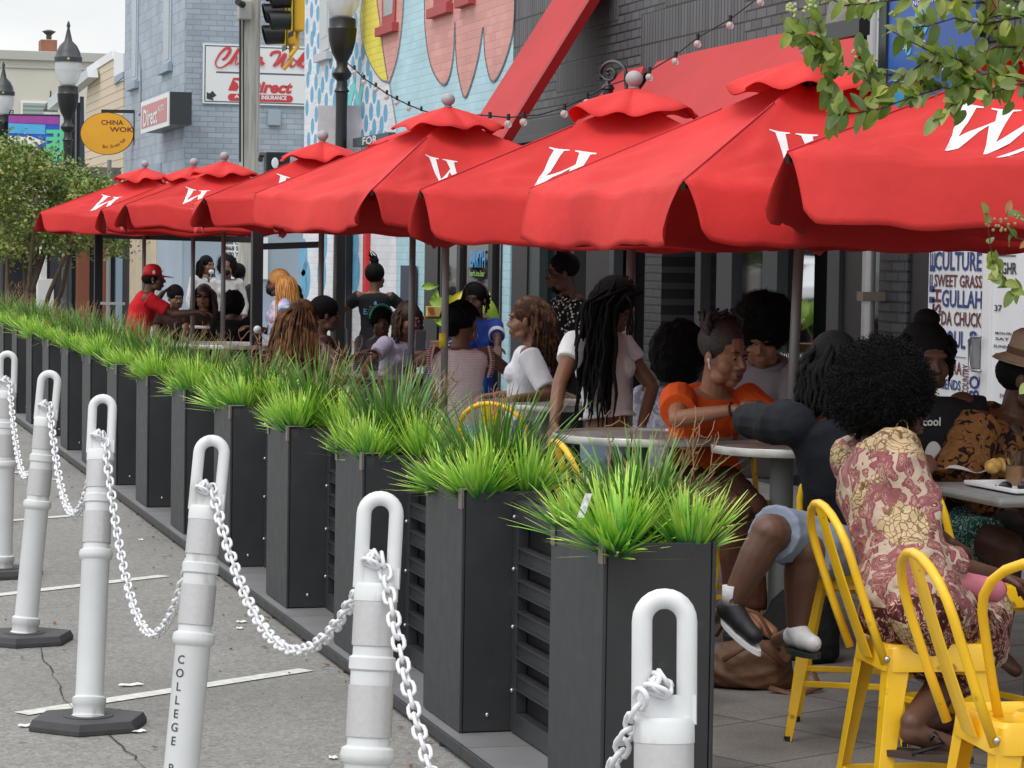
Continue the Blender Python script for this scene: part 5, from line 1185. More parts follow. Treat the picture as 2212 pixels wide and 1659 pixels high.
# ---- hair
def hcap(P, m, mb=None, c=(0, -.028, .040), r=(.083, .098, .090), name='hair', build=True):
    mb = mb or MB(); mb.ball(P['H'](*c), [x*P['sc'] for x in r], 22, P['RH'])
    return mb.build(name, m, P['t'], smooth=True) if build else mb
def afro(P, m, R=.14, c=(0, -.03, .05), n=2600, sq=(1, 1, 1), seed=1, L=.022):
    rnd = random.Random(seed); mb = MB(); b0 = MB(); RH = P['RH']; C0 = P['H'](*c); sc = P['sc']
    ns, nr = 48, 26
    for i in range(nr+1):
        a = -pi/2+pi*i/nr
        for k in range(ns):
            d = V((cos(a)*cos(2*pi*k/ns)*sq[0], cos(a)*sin(2*pi*k/ns)*sq[1], sin(a)*sq[2])); q = 1+.10*noise.noise(d*2.2+V((seed, 0, 0)))+.07*noise.noise(d*6+V((seed, 0, 0)))
            mb.v.append(tuple(C0+RH @ (d*R*q*sc)))
    mb.f = [(i*ns+k, i*ns+(k+1) % ns, (i+1)*ns+(k+1) % ns, (i+1)*ns+k) for i in range(nr) for k in range(ns)]; mb.mi = [0]*len(mb.f)
    for i in range(n):
        z = rnd.uniform(-1, 1); a = rnd.uniform(0, 2*pi); s_ = sqrt(1-z*z); d = V((s_*cos(a)*sq[0], s_*sin(a)*sq[1], z*sq[2])); q = 1+.10*noise.noise(d*2.2+V((seed, 0, 0)))+.07*noise.noise(d*6+V((seed, 0, 0)))
        p = C0+RH @ (d*R*q*sc*.97); dn = (RH @ d).normalized(); tv = dn.orthogonal().normalized(); bv = dn.cross(tv); a0 = rnd.uniform(0, 6.28); l = L*rnd.uniform(.4, 1.3); rr = .006*rnd.uniform(.6, 1.4); w_ = .0022
        o = len(mb.v); K = 5
        for j in range(K+1):
            ang = a0+j*1.35; c_ = p+dn*l*j/K+(tv*cos(ang)+bv*sin(ang))*rr; e = (tv*cos(ang+1.2)+bv*sin(ang+1.2)+dn*.4)*w_
            mb.v += [tuple(c_-e), tuple(c_+e)]
        for j in range(K): mb.f.append((o+2*j, o+2*j+2, o+2*j+3, o+2*j+1)); mb.mi.append(0)
    return mb.build('hair', m, P['t'], smooth=False)
def strands(P, m, n, length, r=.007, a0=0, a1=2*pi, seed=1, spread=.03, stiff=.5, seg=9, name='hair', top=.06, cap=True, curl=.006, fwd=0, flat=None, extra=None, taper=.6, rr=(.084, .096)):
    """locks that leave the scalp and hang. angle measured from the back (0) around the head"""
    rnd = random.Random(seed); mb = MB(); H = P['H']; sc = P['sc']
    if cap: mb.ball(H(0, -.028, .040), [.084*sc, .098*sc, .090*sc], 22, P['RH'])
    for i in range(n):
        a = rnd.uniform(a0, a1); zz = rnd.uniform(-.04, top); k = sqrt(max(.05, 1-((zz-.035)/.1)**2)); x = sin(a)*rr[0]*k; y = -cos(a)*rr[1]*k-.02
        p = H(x, y, zz); out = (P['hr']*sin(a)-P['hf']*cos(a)); L = length*rnd.uniform(.8, 1.08); st = L/seg; d = (out*.8+P['up']*.25).normalized(); pts = [H(x*.8, y*.8, zz+.02), p]; ph = rnd.uniform(0, 6)
        sp = rnd.uniform(.0, 1)*spread
        for j in range(seg):
            d = (d*stiff+V((0, 0, -1))*(1-stiff)+out*sp*.5).normalized(); p = p+d*st+V((sin(ph+j*1.3), cos(ph+j*1.7), 0))*curl; pts.append(p.copy())
        q = [r*rnd.uniform(.75, 1.2)*(1-taper*max(0, j-3)/(len(pts)-3)) for j in range(len(pts))]; mb.tube(pts, q, 6)
    if extra: extra(mb)
    return mb.build(name, m, P['t'], smooth=True)
W_ = atZ
tstart = time.time()
# ---------------- far left group
P = person('man in red polo and red cap seated at the left, hand raised to his chin', (333, 601), 26, 80, 85, -2, skn='dark', lean=.10, hands=(W_(352, 632, 26.4), W_(428, 674, 25.8)), shirt=cloth('red_polo', (.55, .015, .022)), sleeve=.75, female=False, sh_n='polo_shirt', collar=1, pants=cloth('dark_trousers', (.02, .02, .025)), elbow=(None, V((0, 0, -1))))
mb = MB(); H = P['H']; mb.lathe([(.089, -.005), (.092, .03), (.083, .07), (.055, .098), (.015, .108)], H(0, -.018, .03), 24, P['RH']); 
for k in range(3): pass
mb.add([H(.075*sin(a), .045+.10*max(0, cos(a))*q+.03, .030-.012*q) for q in (0, 1) for a in [radians(-80+20*i) for i in range(9)]], [(i, i+1, i+10, i+9) for i in range(8)])
cp = mb.build('baseball_cap', mat('cap_red', (.62, .012, .018), .7), P['t'], smooth=True); cp.modifiers.new('s', 'SOLIDIFY').thickness = .006
mb = MB(); 
for (x, z, r_) in ((-.092, .06, .018), (.092, .055, .020)): mb.ball(H(x*.98, .0, z), (.004, .016, r_), 10, P['RH'])
mb.ball(H(.045, .075, .07), (.014, .006, .014), 10, P['RH']); mb.build('cap_badge', MATS['white_paint'], cp, world=True) if False else mb.build('cap_badge', MATS['white_paint'], P['t'])
hcap(P, HAIRB, c=(0, -.03, -.005), r=(.081, .088, .06))
mb = MB(); mb.ball(H(.09, -.005, -.035), .008, 8); mb.ball(H(-.09, -.005, -.035), .008, 8); mb.build('earring', STEEL, P['t'])
P = person('standing woman with black locs and a white face mask under her chin', (448, 573), 36, 150, 130, -3, stand=True, skn='mid', shirt=cloth('white_cloth', (.62, .62, .64)), sleeve=1.5, pants=cloth('dark_trousers', (.02, .02, .025)), vox=.012, hands=(W_(452, 605, 35.8), None))
strands(P, HAIRB, 70, .20, .011, -2.0, 2.0, 3, .05)
mb = MB(); mb.ball(P['H'](0, .075, -.075), (.045, .035, .034), 12, P['RH']); mb.build('face_mask', cloth('mask_white', (.75, .76, .78)), P['t'], smooth=True)
P = person('standing person with big black curls, black mask and white top', (490, 578), 34, 170, 180, 0, stand=True, skn='mid', shirt=cloth('offwhite_cloth', (.52, .50, .49)), sleeve=1.6, pants=cloth('dark_trousers', (.02, .02, .025)), vox=.012)
afro(P, HAIRB, .125, (0, -.055, .025), 700, (1, .9, 1.05), 2, .03)
mb = MB(); mb.ball(P['H'](0, .065, -.055), (.052, .042, .045), 12, P['RH']); mb.build('face_mask', cloth('mask_black', (.012, .012, .013)), P['t'], smooth=True)
P = person('standing man in a dark sweatshirt seen from behind near the utility pole', (516, 592), 35, 20, 10, 0, stand=True, skn='dark', shirt=cloth('dark_sweat', (.025, .028, .035)), sleeve=1.8, pants=cloth('dark_trousers', (.02, .02, .025)), vox=.012, female=False)
hcap(P, HAIRB, r=(.092, .105, .098))
P = person('smiling woman in dark sunglasses with long brown hair', (440, 640), 28.4, 175, 182, 0, skn='warm', seat=.42, shirt=cloth('brown_top', (.05, .025, .02)), sleeve=.4, vox=.011, legs=False)
strands(P, HAIRBR, 120, .30, .010, -2.1, 2.1, 5, .04, .45, rr=(.09, .10))
mb = MB()
for s in (-1, 1): mb.ball(P['H'](s*.032, .094, .004), (.027, .007, .020), 12, P['RH'])
mb.tube([P['H'](-.078, .0, .01), P['H'](-.05, .088, .01), P['H'](.05, .088, .01), P['H'](.078, 0, .01)], .003, 5); mb.build('sunglasses', mat('sunglass_black', (.008, .008, .01), .1), P['t'], smooth=True)
P = person('man with short black hair looking down behind the red capped man', (380, 643), 29.6, 160, 150, -12, skn='mid', seat=.42, shirt=cloth('brown_top', (.05, .025, .02)), vox=.012, legs=False, female=False)
hcap(P, HAIRB, r=(.088, .102, .096)); 
P = person('diner with a round black head of hair seen from behind at the far table', (503, 655), 27, 0, 0, 0, skn='dark', seat=.42, shirt=cloth('black_cloth', (.012, .012, .014)), sleeve=1.5, vox=.012, legs=False, face=False)
afro(P, HAIRB, .112, (0, -.01, .0), 500, (1, 1, 1.15), 4, .02)
P = person('woman with long ginger hair, black mask and pastel tie-dye shirt', (598, 612), 25.2, -105, -95, -6, skn='dark', lean=-.03, shirt=pattern('tie_dye', [(.0, (.62, .62, .10)), (.38, (.60, .58, .70)), (.46, (.10, .42, .60)), (.53, (.60, .40, .62)), (.62, (.70, .70, .72))], 5, 'noise', 1.5, 2, 'LINEAR'), sleeve=.6, hands=(W_(600, 715, 24.5), W_(545, 706, 25.2)), pants=cloth('dark_trousers', (.02, .02, .025)))
strands(P, HAIRGI, 260, .42, .008, -1.7, 1.7, 6, .10, .5, rr=(.087, .10), curl=.003)
mb = MB(); mb.ball(P['H'](0, .062, -.058), (.052, .044, .045), 12, P['RH']); mb.build('face_mask', cloth('mask_black', (.012, .012, .013)), P['t'], smooth=True)
P = person('dark haired person behind the ginger haired woman', (628, 640), 27.5, 20, 10, 0, skn='dark', seat=.5, shirt=cloth('black_cloth', (.012, .012, .014)), sleeve=1.5, vox=.014, legs=False, face=False)
afro(P, HAIRB, .12, (0, -.01, .0), 200, (1, 1, 1.15), 5, .02)
# ---------------- middle group round the standard height table
P = person('woman with waist-long brown locs and pink floral shirt, back to the camera', (660, 690), 18, 40, 50, -4, skn='mid', seat=.44, shirt=pattern('pink_floral', [(.0, (.62, .30, .28)), (.40, (.70, .58, .62)), (.58, (.70, .62, .66)), (.64, (.55, .05, .04)), (.70, (.60, .45, .20))], 14, 'noise', 1, 2), sleeve=.9, hands=(None, W_(750, 770, 18.6)), vox=.009, legs=False)
strands(P, HAIRDR, 150, .62, .0085, -1.5, 1.5, 7, .10, .55, rr=(.088, .10), seg=12)
P = person('woman with pulled back black hair in profile behind the long brown locs', (706, 680), 19.8, 75, 80, -6, skn='dark', seat=.44, shirt=cloth('brown_top', (.05, .025, .02)), sleeve=.2, hands=(None, W_(775, 765, 19.6)), vox=.009, legs=False)
hcap(P, HAIRB, r=(.085, .104, .094))
P = person('standing waitress in a black T-shirt printed EARTH, back to the camera', (812, 598), 27, -8, 25, 0, stand=True, skn='mid', shirt=cloth('black_tee', (.022, .023, .027)), sleeve=.52, pants=cloth('black_cloth', (.012, .012, .014)), vox=.010, face=True, hands=(W_(778, 655, 27.25), W_(842, 655, 27.25)), elbow=(-HR-V((0, 0, .6)), HR-V((0, 0, .6))), loose=.012, hem=.02)
hcap(P, HAIRB, r=(.092, .106, .100)); mb = MB(); mb.ball(P['H'](0, -.03, .15), (.045, .045, .05), 12)
for k in range(9): a = k*.7; p = P['H'](.03*cos(a), -.03+.03*sin(a), .16+.02*sin(k*3)); mb.tube([p, p-HR*.02+V((0, 0, .035+.02*sin(k*2))), p-HR*(.045+.02*sin(k))+V((0, 0, .05+.04*sin(k*1.7)))], [.009, .007, .003], 5)
mb.build('hair_bun', HAIRB, P['t'], smooth=True)
# printed words on the back of the shirt
def backprint(P, s, z, h, m_, off=.138, x=0):
    o = P['bend'](z)-P['f']*off+P['rt']*x
    return textmesh('shirt_print', s, m_, o, P['rt'], V((0, 0, 1)), h, P['t'], align='CENTER', bold=.005)
backprint(P, 'EARTH', .60, .055, mat('print_blue', (.10, .40, .70), .6)); backprint(P, 'herb.ice.bar', .50, .022, mat('print_grey', (.45, .47, .45), .6)); backprint(P, 'from the', .72, .022, mat('print_olive', (.30, .32, .12), .6))
mb = MB(); o = P['bend'](.80)-P['f']*.150; mb.ball(o, (.016, .004, .022), 10); mb.build('shirt_print', MATS['print_blue'], P['t'])
P = person('child with a bright green head band and dark curly hair', (823, 694), 21.5, 170, 165, -8, skn='dark', seat=.42, shirt=pattern('grey_check', [(.0, (.05, .05, .06)), (.5, (.16, .16, .18))], 20, 'wave', 0), sleeve=1.2, vox=.010, legs=False, sc=.92)
afro(P, HAIRB, .105, (0, -.03, .03), 400, (1, 1, 1), 8, .018)
mb = MB(); mb.tube([P['H'](.095*sin(a), .015, .03+.11*cos(a)) for a in [radians(k*12-100) for k in range(17)]], .010, 8); mb.build('head_band', mat('green_band', (.02, .38, .17), .4), P['t'], smooth=True)
P = person('woman with glasses and lavender T-shirt holding up a grey phone', (884, 690), 20.3, 140, 145, -14, skn='mid', seat=.42, shirt=cloth('lavender_tee', (.52, .48, .64)), sleeve=.75, hands=(W_(905, 757, 19.7), W_(790, 790, 19.8)), vox=.009, legs=False, lean=.12)
strands(P, HAIRBR, 110, .17, .011, -1.9, 1.9, 9, .05, .4, rr=(.088, .10))
mb = MB(); H = P['H']
for s in (-1, 1): mb.tube([H(s*.032+.021*cos(a), .094, .002+.016*sin(a)) for a in [2*pi*k/12 for k in range(12)]], .002, 5, closed=True)
mb.tube([H(.08, 0, .01), H(.052, .09, .008)], .002, 5); mb.tube([H(-.08, 0, .01), H(-.052, .09, .008)], .002, 5); mb.build('glasses', mat('glasses_black', (.02, .02, .02), .2), P['t'])
c = W_(908, 735, 19.6); ph = MB(); R_ = Matrix((HR, -HF*.94+V((0, 0, .34)), V((0, 0, .94))+HF*.34)).transposed(); ph.box(c, (.078, .010, .158), R_); ph.build('phone', mat('phone_grey', (.10, .11, .12), .25), label='grey smartphone held up by the woman in lavender', cat='phone', bevel=.004)
P = person('woman with black braided bun and sleeveless pink striped top, back to camera', (1000, 697), 18.3, -8, 25, -4, skn='mid', seat=.42, shirt=pattern('pink_stripes', [(.0, (.96, .84, .86)), (.5, (.98, .88, .89)), (.88, (.80, .56, .60))], 26, 'wave', .6, 3, 'LINEAR'), sleeve=.0, hands=(W_(880, 792, 19), W_(1070, 790, 18.8)), elbow=(V((-1, -.5, -.6)), V((1, -.3, -.6))), vox=.008, legs=False, loose=.018, sc=1.13)
def bun(mb):
    for k in range(9):
        y = .07-.022*k; mb.tube([P['H'](-.083*sin(a)*1.0, y*.9-.03, .04+.088*cos(a)-abs(k-3)*.006) for a in [radians(j*20-80) for j in range(9)]], .009, 6)
    mb.ball(P['H'](-.02, -.10, -.045), (.055, .04, .05), 14)
strands(P, HAIRB, 0, .1, extra=bun)
for s in (-1, 1): mb = MB(); mb.tube([P['H'](s*.085+.0*cos(a), -.002+.026*cos(a), -.068+.030*sin(a)) for a in [2*pi*k/16 for k in range(16)]], .0022, 5, closed=True); mb.build('hoop_earring', mat('gold', (.70, .45, .18), .3, .9), P['t'], smooth=True)
for s in (-1, 1):
    mb = MB(); S_ = P['arms'][0 if s < 0 else 1][0]
    for k in range(14): a = k/13; p = S_+V((0, 0, .055-.20*a))+P['rt']*s*(.010+.018*sin(a*pi)); mb.box(p-P['f']*.09, (.006, .03, .018)); mb.box(p-P['f']*.06+P['rt']*s*.012, (.03, .03, .006))
    mb.build('ruffle', cloth('pink_ruffle', (.72, .45, .46)), P['t'])
P = person('woman in a royal blue shirt with striped sleeves, headphones and hoop earrings', (1026, 648), 21, 165, 200, -4, skn='dark', seat=.48, shirt=cloth('royal_blue', (.025, .055, .28)), sleeve=.75, vox=.009, legs=False, hands=(W_(1075, 760, 20.5), None), loose=.012)
strands(P, HAIRB, 50, .08, .010, -1.6, 1.6, 11, .02)
mb = MB(); mb.tube([P['H'](.098*sin(a), -.01, .03+.102*cos(a)) for a in [radians(k*12-96) for k in range(17)]], .009, 8); mb.build('headphones', BLACK2, P['t'], smooth=True)
for s in (-1, 1): mb = MB(); mb.tube([P['H'](s*.088, -.002+.034*cos(a), -.075+.036*sin(a)) for a in [2*pi*k/16 for k in range(16)]], .0025, 5, closed=True); mb.build('hoop_earring', MATS['gold'], P['t'], smooth=True)
mb = MB()
for i in (0, 1):
    S_, E_, Hn = P['arms'][i]
    for q in (.58, .68): c = S_.lerp(E_, q); d = (E_-S_).normalized(); mb.tube([c-d*.006, c+d*.006], [.066, .066], 16)
mb.build('sleeve_stripe', MATS['mask_white'], P['t'], smooth=True)
P = person('woman in a white T-shirt with highlighted brown locs in left profile', (1136, 690), 15.2, -80, -82, -3, skn='mid', seat=.58, lean=-.06, shirt=cloth('white_tee', (.72, .72, .77)), sleeve=.85, hands=(W_(1105, 862, 14.8), W_(1075, 852, 15.4)), vox=.007, pants=cloth('blue_jeans', (.08, .13, .22)))
strands(P, HAIRHL, 150, .30, .0085, -1.3, 1.5, 12, .05, .5, rr=(.088, .10), seg=10, top=.09)
P = person('small child with short black hair and a purple top', (1178, 722), 15.8, 100, 110, -10, skn='dark', seat=.58, shirt=cloth('purple_top', (.07, .012, .13)), sleeve=.8, vox=.010, sc=.80, legs=False)
hcap(P, HAIRB, r=(.098, .112, .105))
P = person('standing bearded man in a black shirt with small white spots', (1212, 590), 17.6, -105, -100, -10, stand=True, skn='dark', female=False, shirt=pattern('white_spots', [(.0, (.62, .60, .58)), (.30, (.62, .60, .58)), (.34, (.008, .008, .009))], 42, 'vor'), sleeve=.8, pants=cloth('black_cloth', (.012, .012, .014)), vox=.008)
hcap(P, HAIRB, c=(0, -.03, .042), r=(.079, .096, .086)); mb = MB(); H = P['H']; mb.ball(H(0, .040, -.088), (.050, .045, .032), 14, P['RH']); mb.ball(H(0, .07, -.05), (.026, .02, .006), 10, P['RH']); mb.build('beard', HAIRB, P['t'], smooth=True)
print('people A', time.time()-tstart)
# ---------------- near group
P = person('standing woman in a white crop T-shirt leaning over, very long black braids', (1330, 662), 12.6, 130, 118, -38, stand=True, skn='mid', lean=-.10, shirt=cloth('bright_white_tee', (.76, .76, .77)), sleeve=.50, hands=(W_(1385, 925, 12.6), W_(1192, 935, 12.2)), elbow=(V((.6, -.2, -.6)), V((-1, -.3, -.3))), pants=cloth('pale_jeans', (.25, .33, .45)), vox=.006, hem=.30, loose=.012, roll=-6)
def brd(mb):
    rnd = random.Random(4); H = P['H']
    for k in range(34):
        t = k/33; x0 = 1262+t*74+rnd.uniform(-6, 6); x1 = 1232+t*88+rnd.uniform(-10, 10); Zb = 12.42+rnd.uniform(-.03, .10); L = rnd.uniform(830, 925)
        p0 = H(-.02-.06*cos(k), -.02+rnd.uniform(-.05, .07), .11); pts = [p0]
        for j in range(1, 13): q = j/12; u = x0+(x1-x0)*q+3*sin(j*1.4+k); v = 640+(L-640)*q; pts.append(W_(u, v, Zb))
        mb.tube(pts, [.0085]*10+[.006, .004, .003], 6)
    for k in range(4):
        q0 = H(.045, .03, .09); u0 = 1362+k*2.4; pts = [q0]+[W_(u0-1*j+3*sin(j+k), 640+j*14, 12.35) for j in range(1, 7)]; mb.tube(pts, .005, 5)
strands(P, HAIRB, 50, .16, .009, -1.4, 1.0, 13, .02, .4, extra=brd, rr=(.088, .102))
P = person('diner in a large round black hat and white camouflage print shirt', (1467, 770), 14, 10, 10, 0, skn='deep', seat=.5, shirt=pattern('pale_camo', [(.0, (.30, .30, .42)), (.40, (.50, .50, .62)), (.52, (.66, .76, .84)), (.62, (.36, .36, .48))], 13, 'noise', 1, 2), sleeve=.9, vox=.009, legs=False, face=False, loose=.03)
afro(P, HAIRB, .145, (0, -.02, .02), 300, (1, 1, 1.15), 14, .012)
ORG = cloth('orange_tee', (.72, .10, .015))
P = person('girl in an orange T-shirt with a white earbud, looking down at the table', (1566, 766), 11.9, 150, 138, -10, skn='warm', seat=.60, lean=.06, shirt=ORG, sleeve=.62, hands=(W_(1640, 880, 11.65), W_(1590, 884, 11.45)), elbow=(V((.8, -.2, -.7)), -HR*1.0-HF*.1-V((0, 0, .35))), vox=.0055, pants=cloth('brown_skirt', (.09, .035, .022)), female=True, curl=.35, loose=.022, sc=1.13, knees=(W_(1625, 1105, 11.3), W_(1590, 1110, 11.2)), ankles=(W_(1625, 1320, 11.3), W_(1590, 1310, 11.3)))
H = P['H']
def locs(mb):
    rnd = random.Random(9)
    for k in range(46):
        a = rnd.uniform(-1.9, 1.9); el = rnd.uniform(.02, .10); x = .075*sin(a); y = -.02-.07*cos(a); p = H(x*.9, y, .05+el*.5); q = H(x*1.1, y*1.1-.01, .09+el*.4); r_ = H(x*.7+rnd.uniform(-.03, .03), -.06+rnd.uniform(-.04, .03), .125+rnd.uniform(-.02, .03)); mb.tube([p, q, r_, r_+P['hr']*rnd.uniform(-.03, .03)+P['up']*.01], [.009, .010, .009, .006], 6)
    for k in range(14): a = .6+k*.12; p = H(.082*sin(a)*-1, -.02-.07*cos(a), .02); mb.tube([p, p+V((0, 0, -.04)), p+V((.01, 0, -.09))], [.009, .009, .005], 6)
hcap(P, mat('grey_brown_hair', (.035, .027, .024), .6, vary=.3, vs=30, bump=.6, bs=120), locs_mb := MB()) if False else None
mb = MB(); mb.ball(H(0, -.030, .044), [x*P['sc'] for x in (.080, .094, .086)], 22, P['RH']); locs(mb); mb.build('hair', mat('grey_brown_hair', (.040, .030, .026), .6, vary=.4, vs=30, bump=.6, bs=120), P['t'], smooth=True)
mb = MB(); mb.ball(H(.086, .004, -.018), (.008, .008, .008), 10); mb.cap(H(.088, .006, -.022), H(.086, .014, -.048), .0045, .004, 8); mb.build('earbud', CHAINW, P['t'], smooth=True)
mb = MB(); S_, E_, Hn = P['arms'][1]; d = (Hn-E_).normalized(); a0 = d.orthogonal().normalized(); b0 = d.cross(a0)
for k in range(14): a = 2*pi*k/14; mb.ball(Hn-d*.02+(a0*cos(a)+b0*sin(a))*.028, .007, 8)
mb.build('bead_bracelet', mat('dark_beads', (.04, .008, .008), .3), P['t'], smooth=True)
P = person('diner in a grey hooded sweatshirt with a big black afro, head bowed', (1648, 735), 12.5, -150, -165, -18, skn='warm', seat=.60, shirt=cloth('grey_hoodie', (.27, .25, .28)), sleeve=1.8, vox=.008, legs=False, loose=.03, collar=1, face=False)
afro(P, HAIRB, .135, (0, -.045, .075), 1800, (1, 1, 1), 16, .018)
mb = MB(); c = P['N']; mb.tube([c+(P['rt']*cos(a)*.085+P['f']*sin(a)*.075)+V((0, 0, .02-.03*sin(a))) for a in [2*pi*k/18 for k in range(18)]], .028, 8, closed=True); mb.build('hood', MATS['grey_hoodie'], P['t'], smooth=True)
# man in black sweater, back to the camera, elbow on the table
NAVYB = cloth('black_sweater', (.011, .013, .018), .9, .15)
P = person('man in black sweatshirt and grey shorts, back to camera, elbow on the table', (1797, 800), 9.35, -25, -10, -10, skn='dark', seat=.61, female=False, lean=.10, shirt=NAVYB, sleeve=1.6, hands=(W_(1735, 935, 9.9), W_(1850, 930, 9.9)), elbow=((W_(1618, 908, 9.6),), V((1, 0, -.5))), pants=cloth('grey_shorts', (.23, .27, .35)), shorts=.92, vox=.007, loose=.018, wr=.005, hips=onz(1830, 1232, .61),
     knees=(W_(1662, 1150, 9.0), W_(1735, 1192, 9.1)), ankles=(W_(1582, 1300, 9.0), W_(1722, 1350, 9.15)))
strands(P, HAIRB, 90, .20, .010, -2.3, 2.3, 17, .03, .45, rr=(.09, .105), curl=.006)
def shoe(an, f, m_, sole, parent, sock=None, s=1.0):
    up = V((0, 0, 1)); s = s*.84; mb = MB(); mb.cap(an-up*.02, an-up*.045+f*.06*s, .046*s, .044*s, 12); mb.cap(an-up*.05*s-f*.03, an-up*.058*s+f*.13*s, .042*s, .036*s, 12); mb.cap(an-up*.035+f*.03, an-up*.045+f*.11*s, .040*s, .034*s, 12)
    sh = remeshed(mb, 'shoe', m_, parent, .006, 3)
    mb = MB(); mb.rings([[an-up*(.080+dz*.8)+f*(.045+.115*s*cos(a))+f.cross(up)*(.047*s*sin(a)) for a in [2*pi*k/20 for k in range(20)]] for dz in (0, .022)]); o = mb.build('sole', sole, parent, smooth=False); 
    if sock is not None: mb = MB(); mb.tube([an+up*.055, an-up*.01], [.042*s, .044*s], 14); mb.build('sock', sock, parent, smooth=True)
SOCK = cloth('white_sock', (.62, .62, .64))
fd = (HF*.2+HR*.55+V((0, 0, -.5))).normalized()
shoe(P['legs'][0][2], (HR*.55-HF*.5-V((0, 0, .45))).normalized(), mat('black_sneaker', (.012, .012, .016), .6), MATS['white_paint'], P['t'], SOCK)
shoe(P['legs'][1][2], (HR*.35-HF*.8).normalized(), mat('white_sneaker', (.62, .62, .63), .5), mat('black_sole', (.02, .03, .025), .5), P['t'])
# woman with the big afro, patterned robe
m, nt, b, oc = _new('patchwork_robe', .8); b.inputs['Specular IOR Level'].default_value = .2
dn = nt.nodes.new('ShaderNodeTexNoise'); dn.inputs['Scale'].default_value = 9; nt.links.new(oc, dn.inputs['Vector'])
vm = nt.nodes.new('ShaderNodeVectorMath'); vm.operation = 'MULTIPLY_ADD'; vm.inputs[1].default_value = (.15, .15, .15); nt.links.new(dn.outputs['Color'], vm.inputs[0]); nt.links.new(oc, vm.inputs[2]); WV = vm.outputs[0]
def vor(sc, feat='F1', out='Distance', vec=None):
    v = nt.nodes.new('ShaderNodeTexVoronoi'); v.inputs['Scale'].default_value = sc; v.feature = feat; nt.links.new(vec or WV, v.inputs['Vector']); return v.outputs[out]
cream = _mix(nt, _ramp(nt, vor(42, 'DISTANCE_TO_EDGE'), [(0, (.9, .9, .9)), (.05, (.7, .7, .7)), (.09, (0, 0, 0))]), _ramp(nt, _noise(nt, WV, 30, 2), [(.42, (.50, .37, .22)), (.55, (.56, .44, .28)), (.60, (.22, .13, .06))], 'CONSTANT'), (.12, .07, .03))
rose = _ramp(nt, vor(26), [(0, (.22, .04, .04)), (.10, (.50, .40, .30)), (.17, (.20, .04, .045)), (.24, (.36, .18, .17)), (.33, (.25, .085, .09)), (.52, (.19, .05, .055)), (.60, (.46, .36, .28))], 'CONSTANT')
rose = _mix(nt, _ramp(nt, _noise(nt, WV, 22, 2), [(0, (0, 0, 0)), (.46, (1, 1, 1)), (.475, (0, 0, 0)), (.53, (1, 1, 1)), (.54, (0, 0, 0))], 'CONSTANT'), rose, (.42, .30, .23))
rose = _mix(nt, _ramp(nt, _noise(nt, oc, 11, 3), [(0, (0, 0, 0)), (.56, (.85, .85, .85))], 'CONSTANT'), rose, (.25, .085, .095))
nd2 = nt.nodes.new('ShaderNodeTexNoise'); nd2.inputs['Scale'].default_value = 26; nd2.inputs['Distortion'].default_value = 1.2; nt.links.new(oc, nd2.inputs['Vector'])
dark = _ramp(nt, nd2.outputs['Fac'], [(0, (.05, .014, .014)), (.44, (.15, .035, .035)), (.50, (.55, .42, .30)), (.53, (.10, .022, .022)), (.60, (.28, .10, .08)), (.64, (.58, .50, .40)), (.67, (.12, .03, .03))], 'CONSTANT')
sp = nt.nodes.new('ShaderNodeSeparateXYZ'); nt.links.new(oc, sp.inputs[0])
cs_ = nt.nodes.new('ShaderNodeSeparateXYZ'); nt.links.new(vor(7.5, 'F1', 'Color', oc), cs_.inputs[0])
az = nt.nodes.new('ShaderNodeMath'); az.operation = 'MULTIPLY_ADD'; az.inputs[1].default_value = .30; nt.links.new(cs_.outputs[0], az.inputs[0]); nt.links.new(sp.outputs[2], az.inputs[2])
def band(lo):
    g = nt.nodes.new('ShaderNodeMath'); g.operation = 'GREATER_THAN'; g.inputs[1].default_value = lo; nt.links.new(az.outputs[0], g.inputs[0]); return g.outputs[0]
g2 = nt.nodes.new('ShaderNodeMath'); g2.operation = 'GREATER_THAN'; g2.inputs[1].default_value = .90; nt.links.new(cs_.outputs[1], g2.inputs[0])
c = _mix(nt, band(.82), dark, rose); c = _mix(nt, band(1.33), c, cream); c = _mix(nt, g2.outputs[0], c, cream)
nt.links.new(c, b.inputs['Base Color']); _bump(nt, b, _noise(nt, oc, 12, 4), .5, .03); ROBE = m
P = person('woman with a huge black afro and a rose and cream patchwork robe, back to camera', (1932, 868), 7.9, 72, 80, -8, skn='dark', seat=.63, lean=-.02, shirt=ROBE, sleeve=1.45, hands=(W_(2075, 1195, 8.4), W_(2148, 1240, 7.75)), elbow=(V((0, 0, -1)), V((-.2, -.6, -1))), vox=.006, hem=-.05, loose=.026, wr=.007, sh_n='robe', hips=onz(1960, 1392, .61),
    knees=(W_(2120, 1330, 8.3), W_(2110, 1390, 7.9)), ankles=(W_(2020, 1530, 7.8), W_(1968, 1560, 7.5)))
afro(P, HAIRB, .122, (.0, -.045, .030), 9500, (.98, 1.04, 1.04), 23, .030)
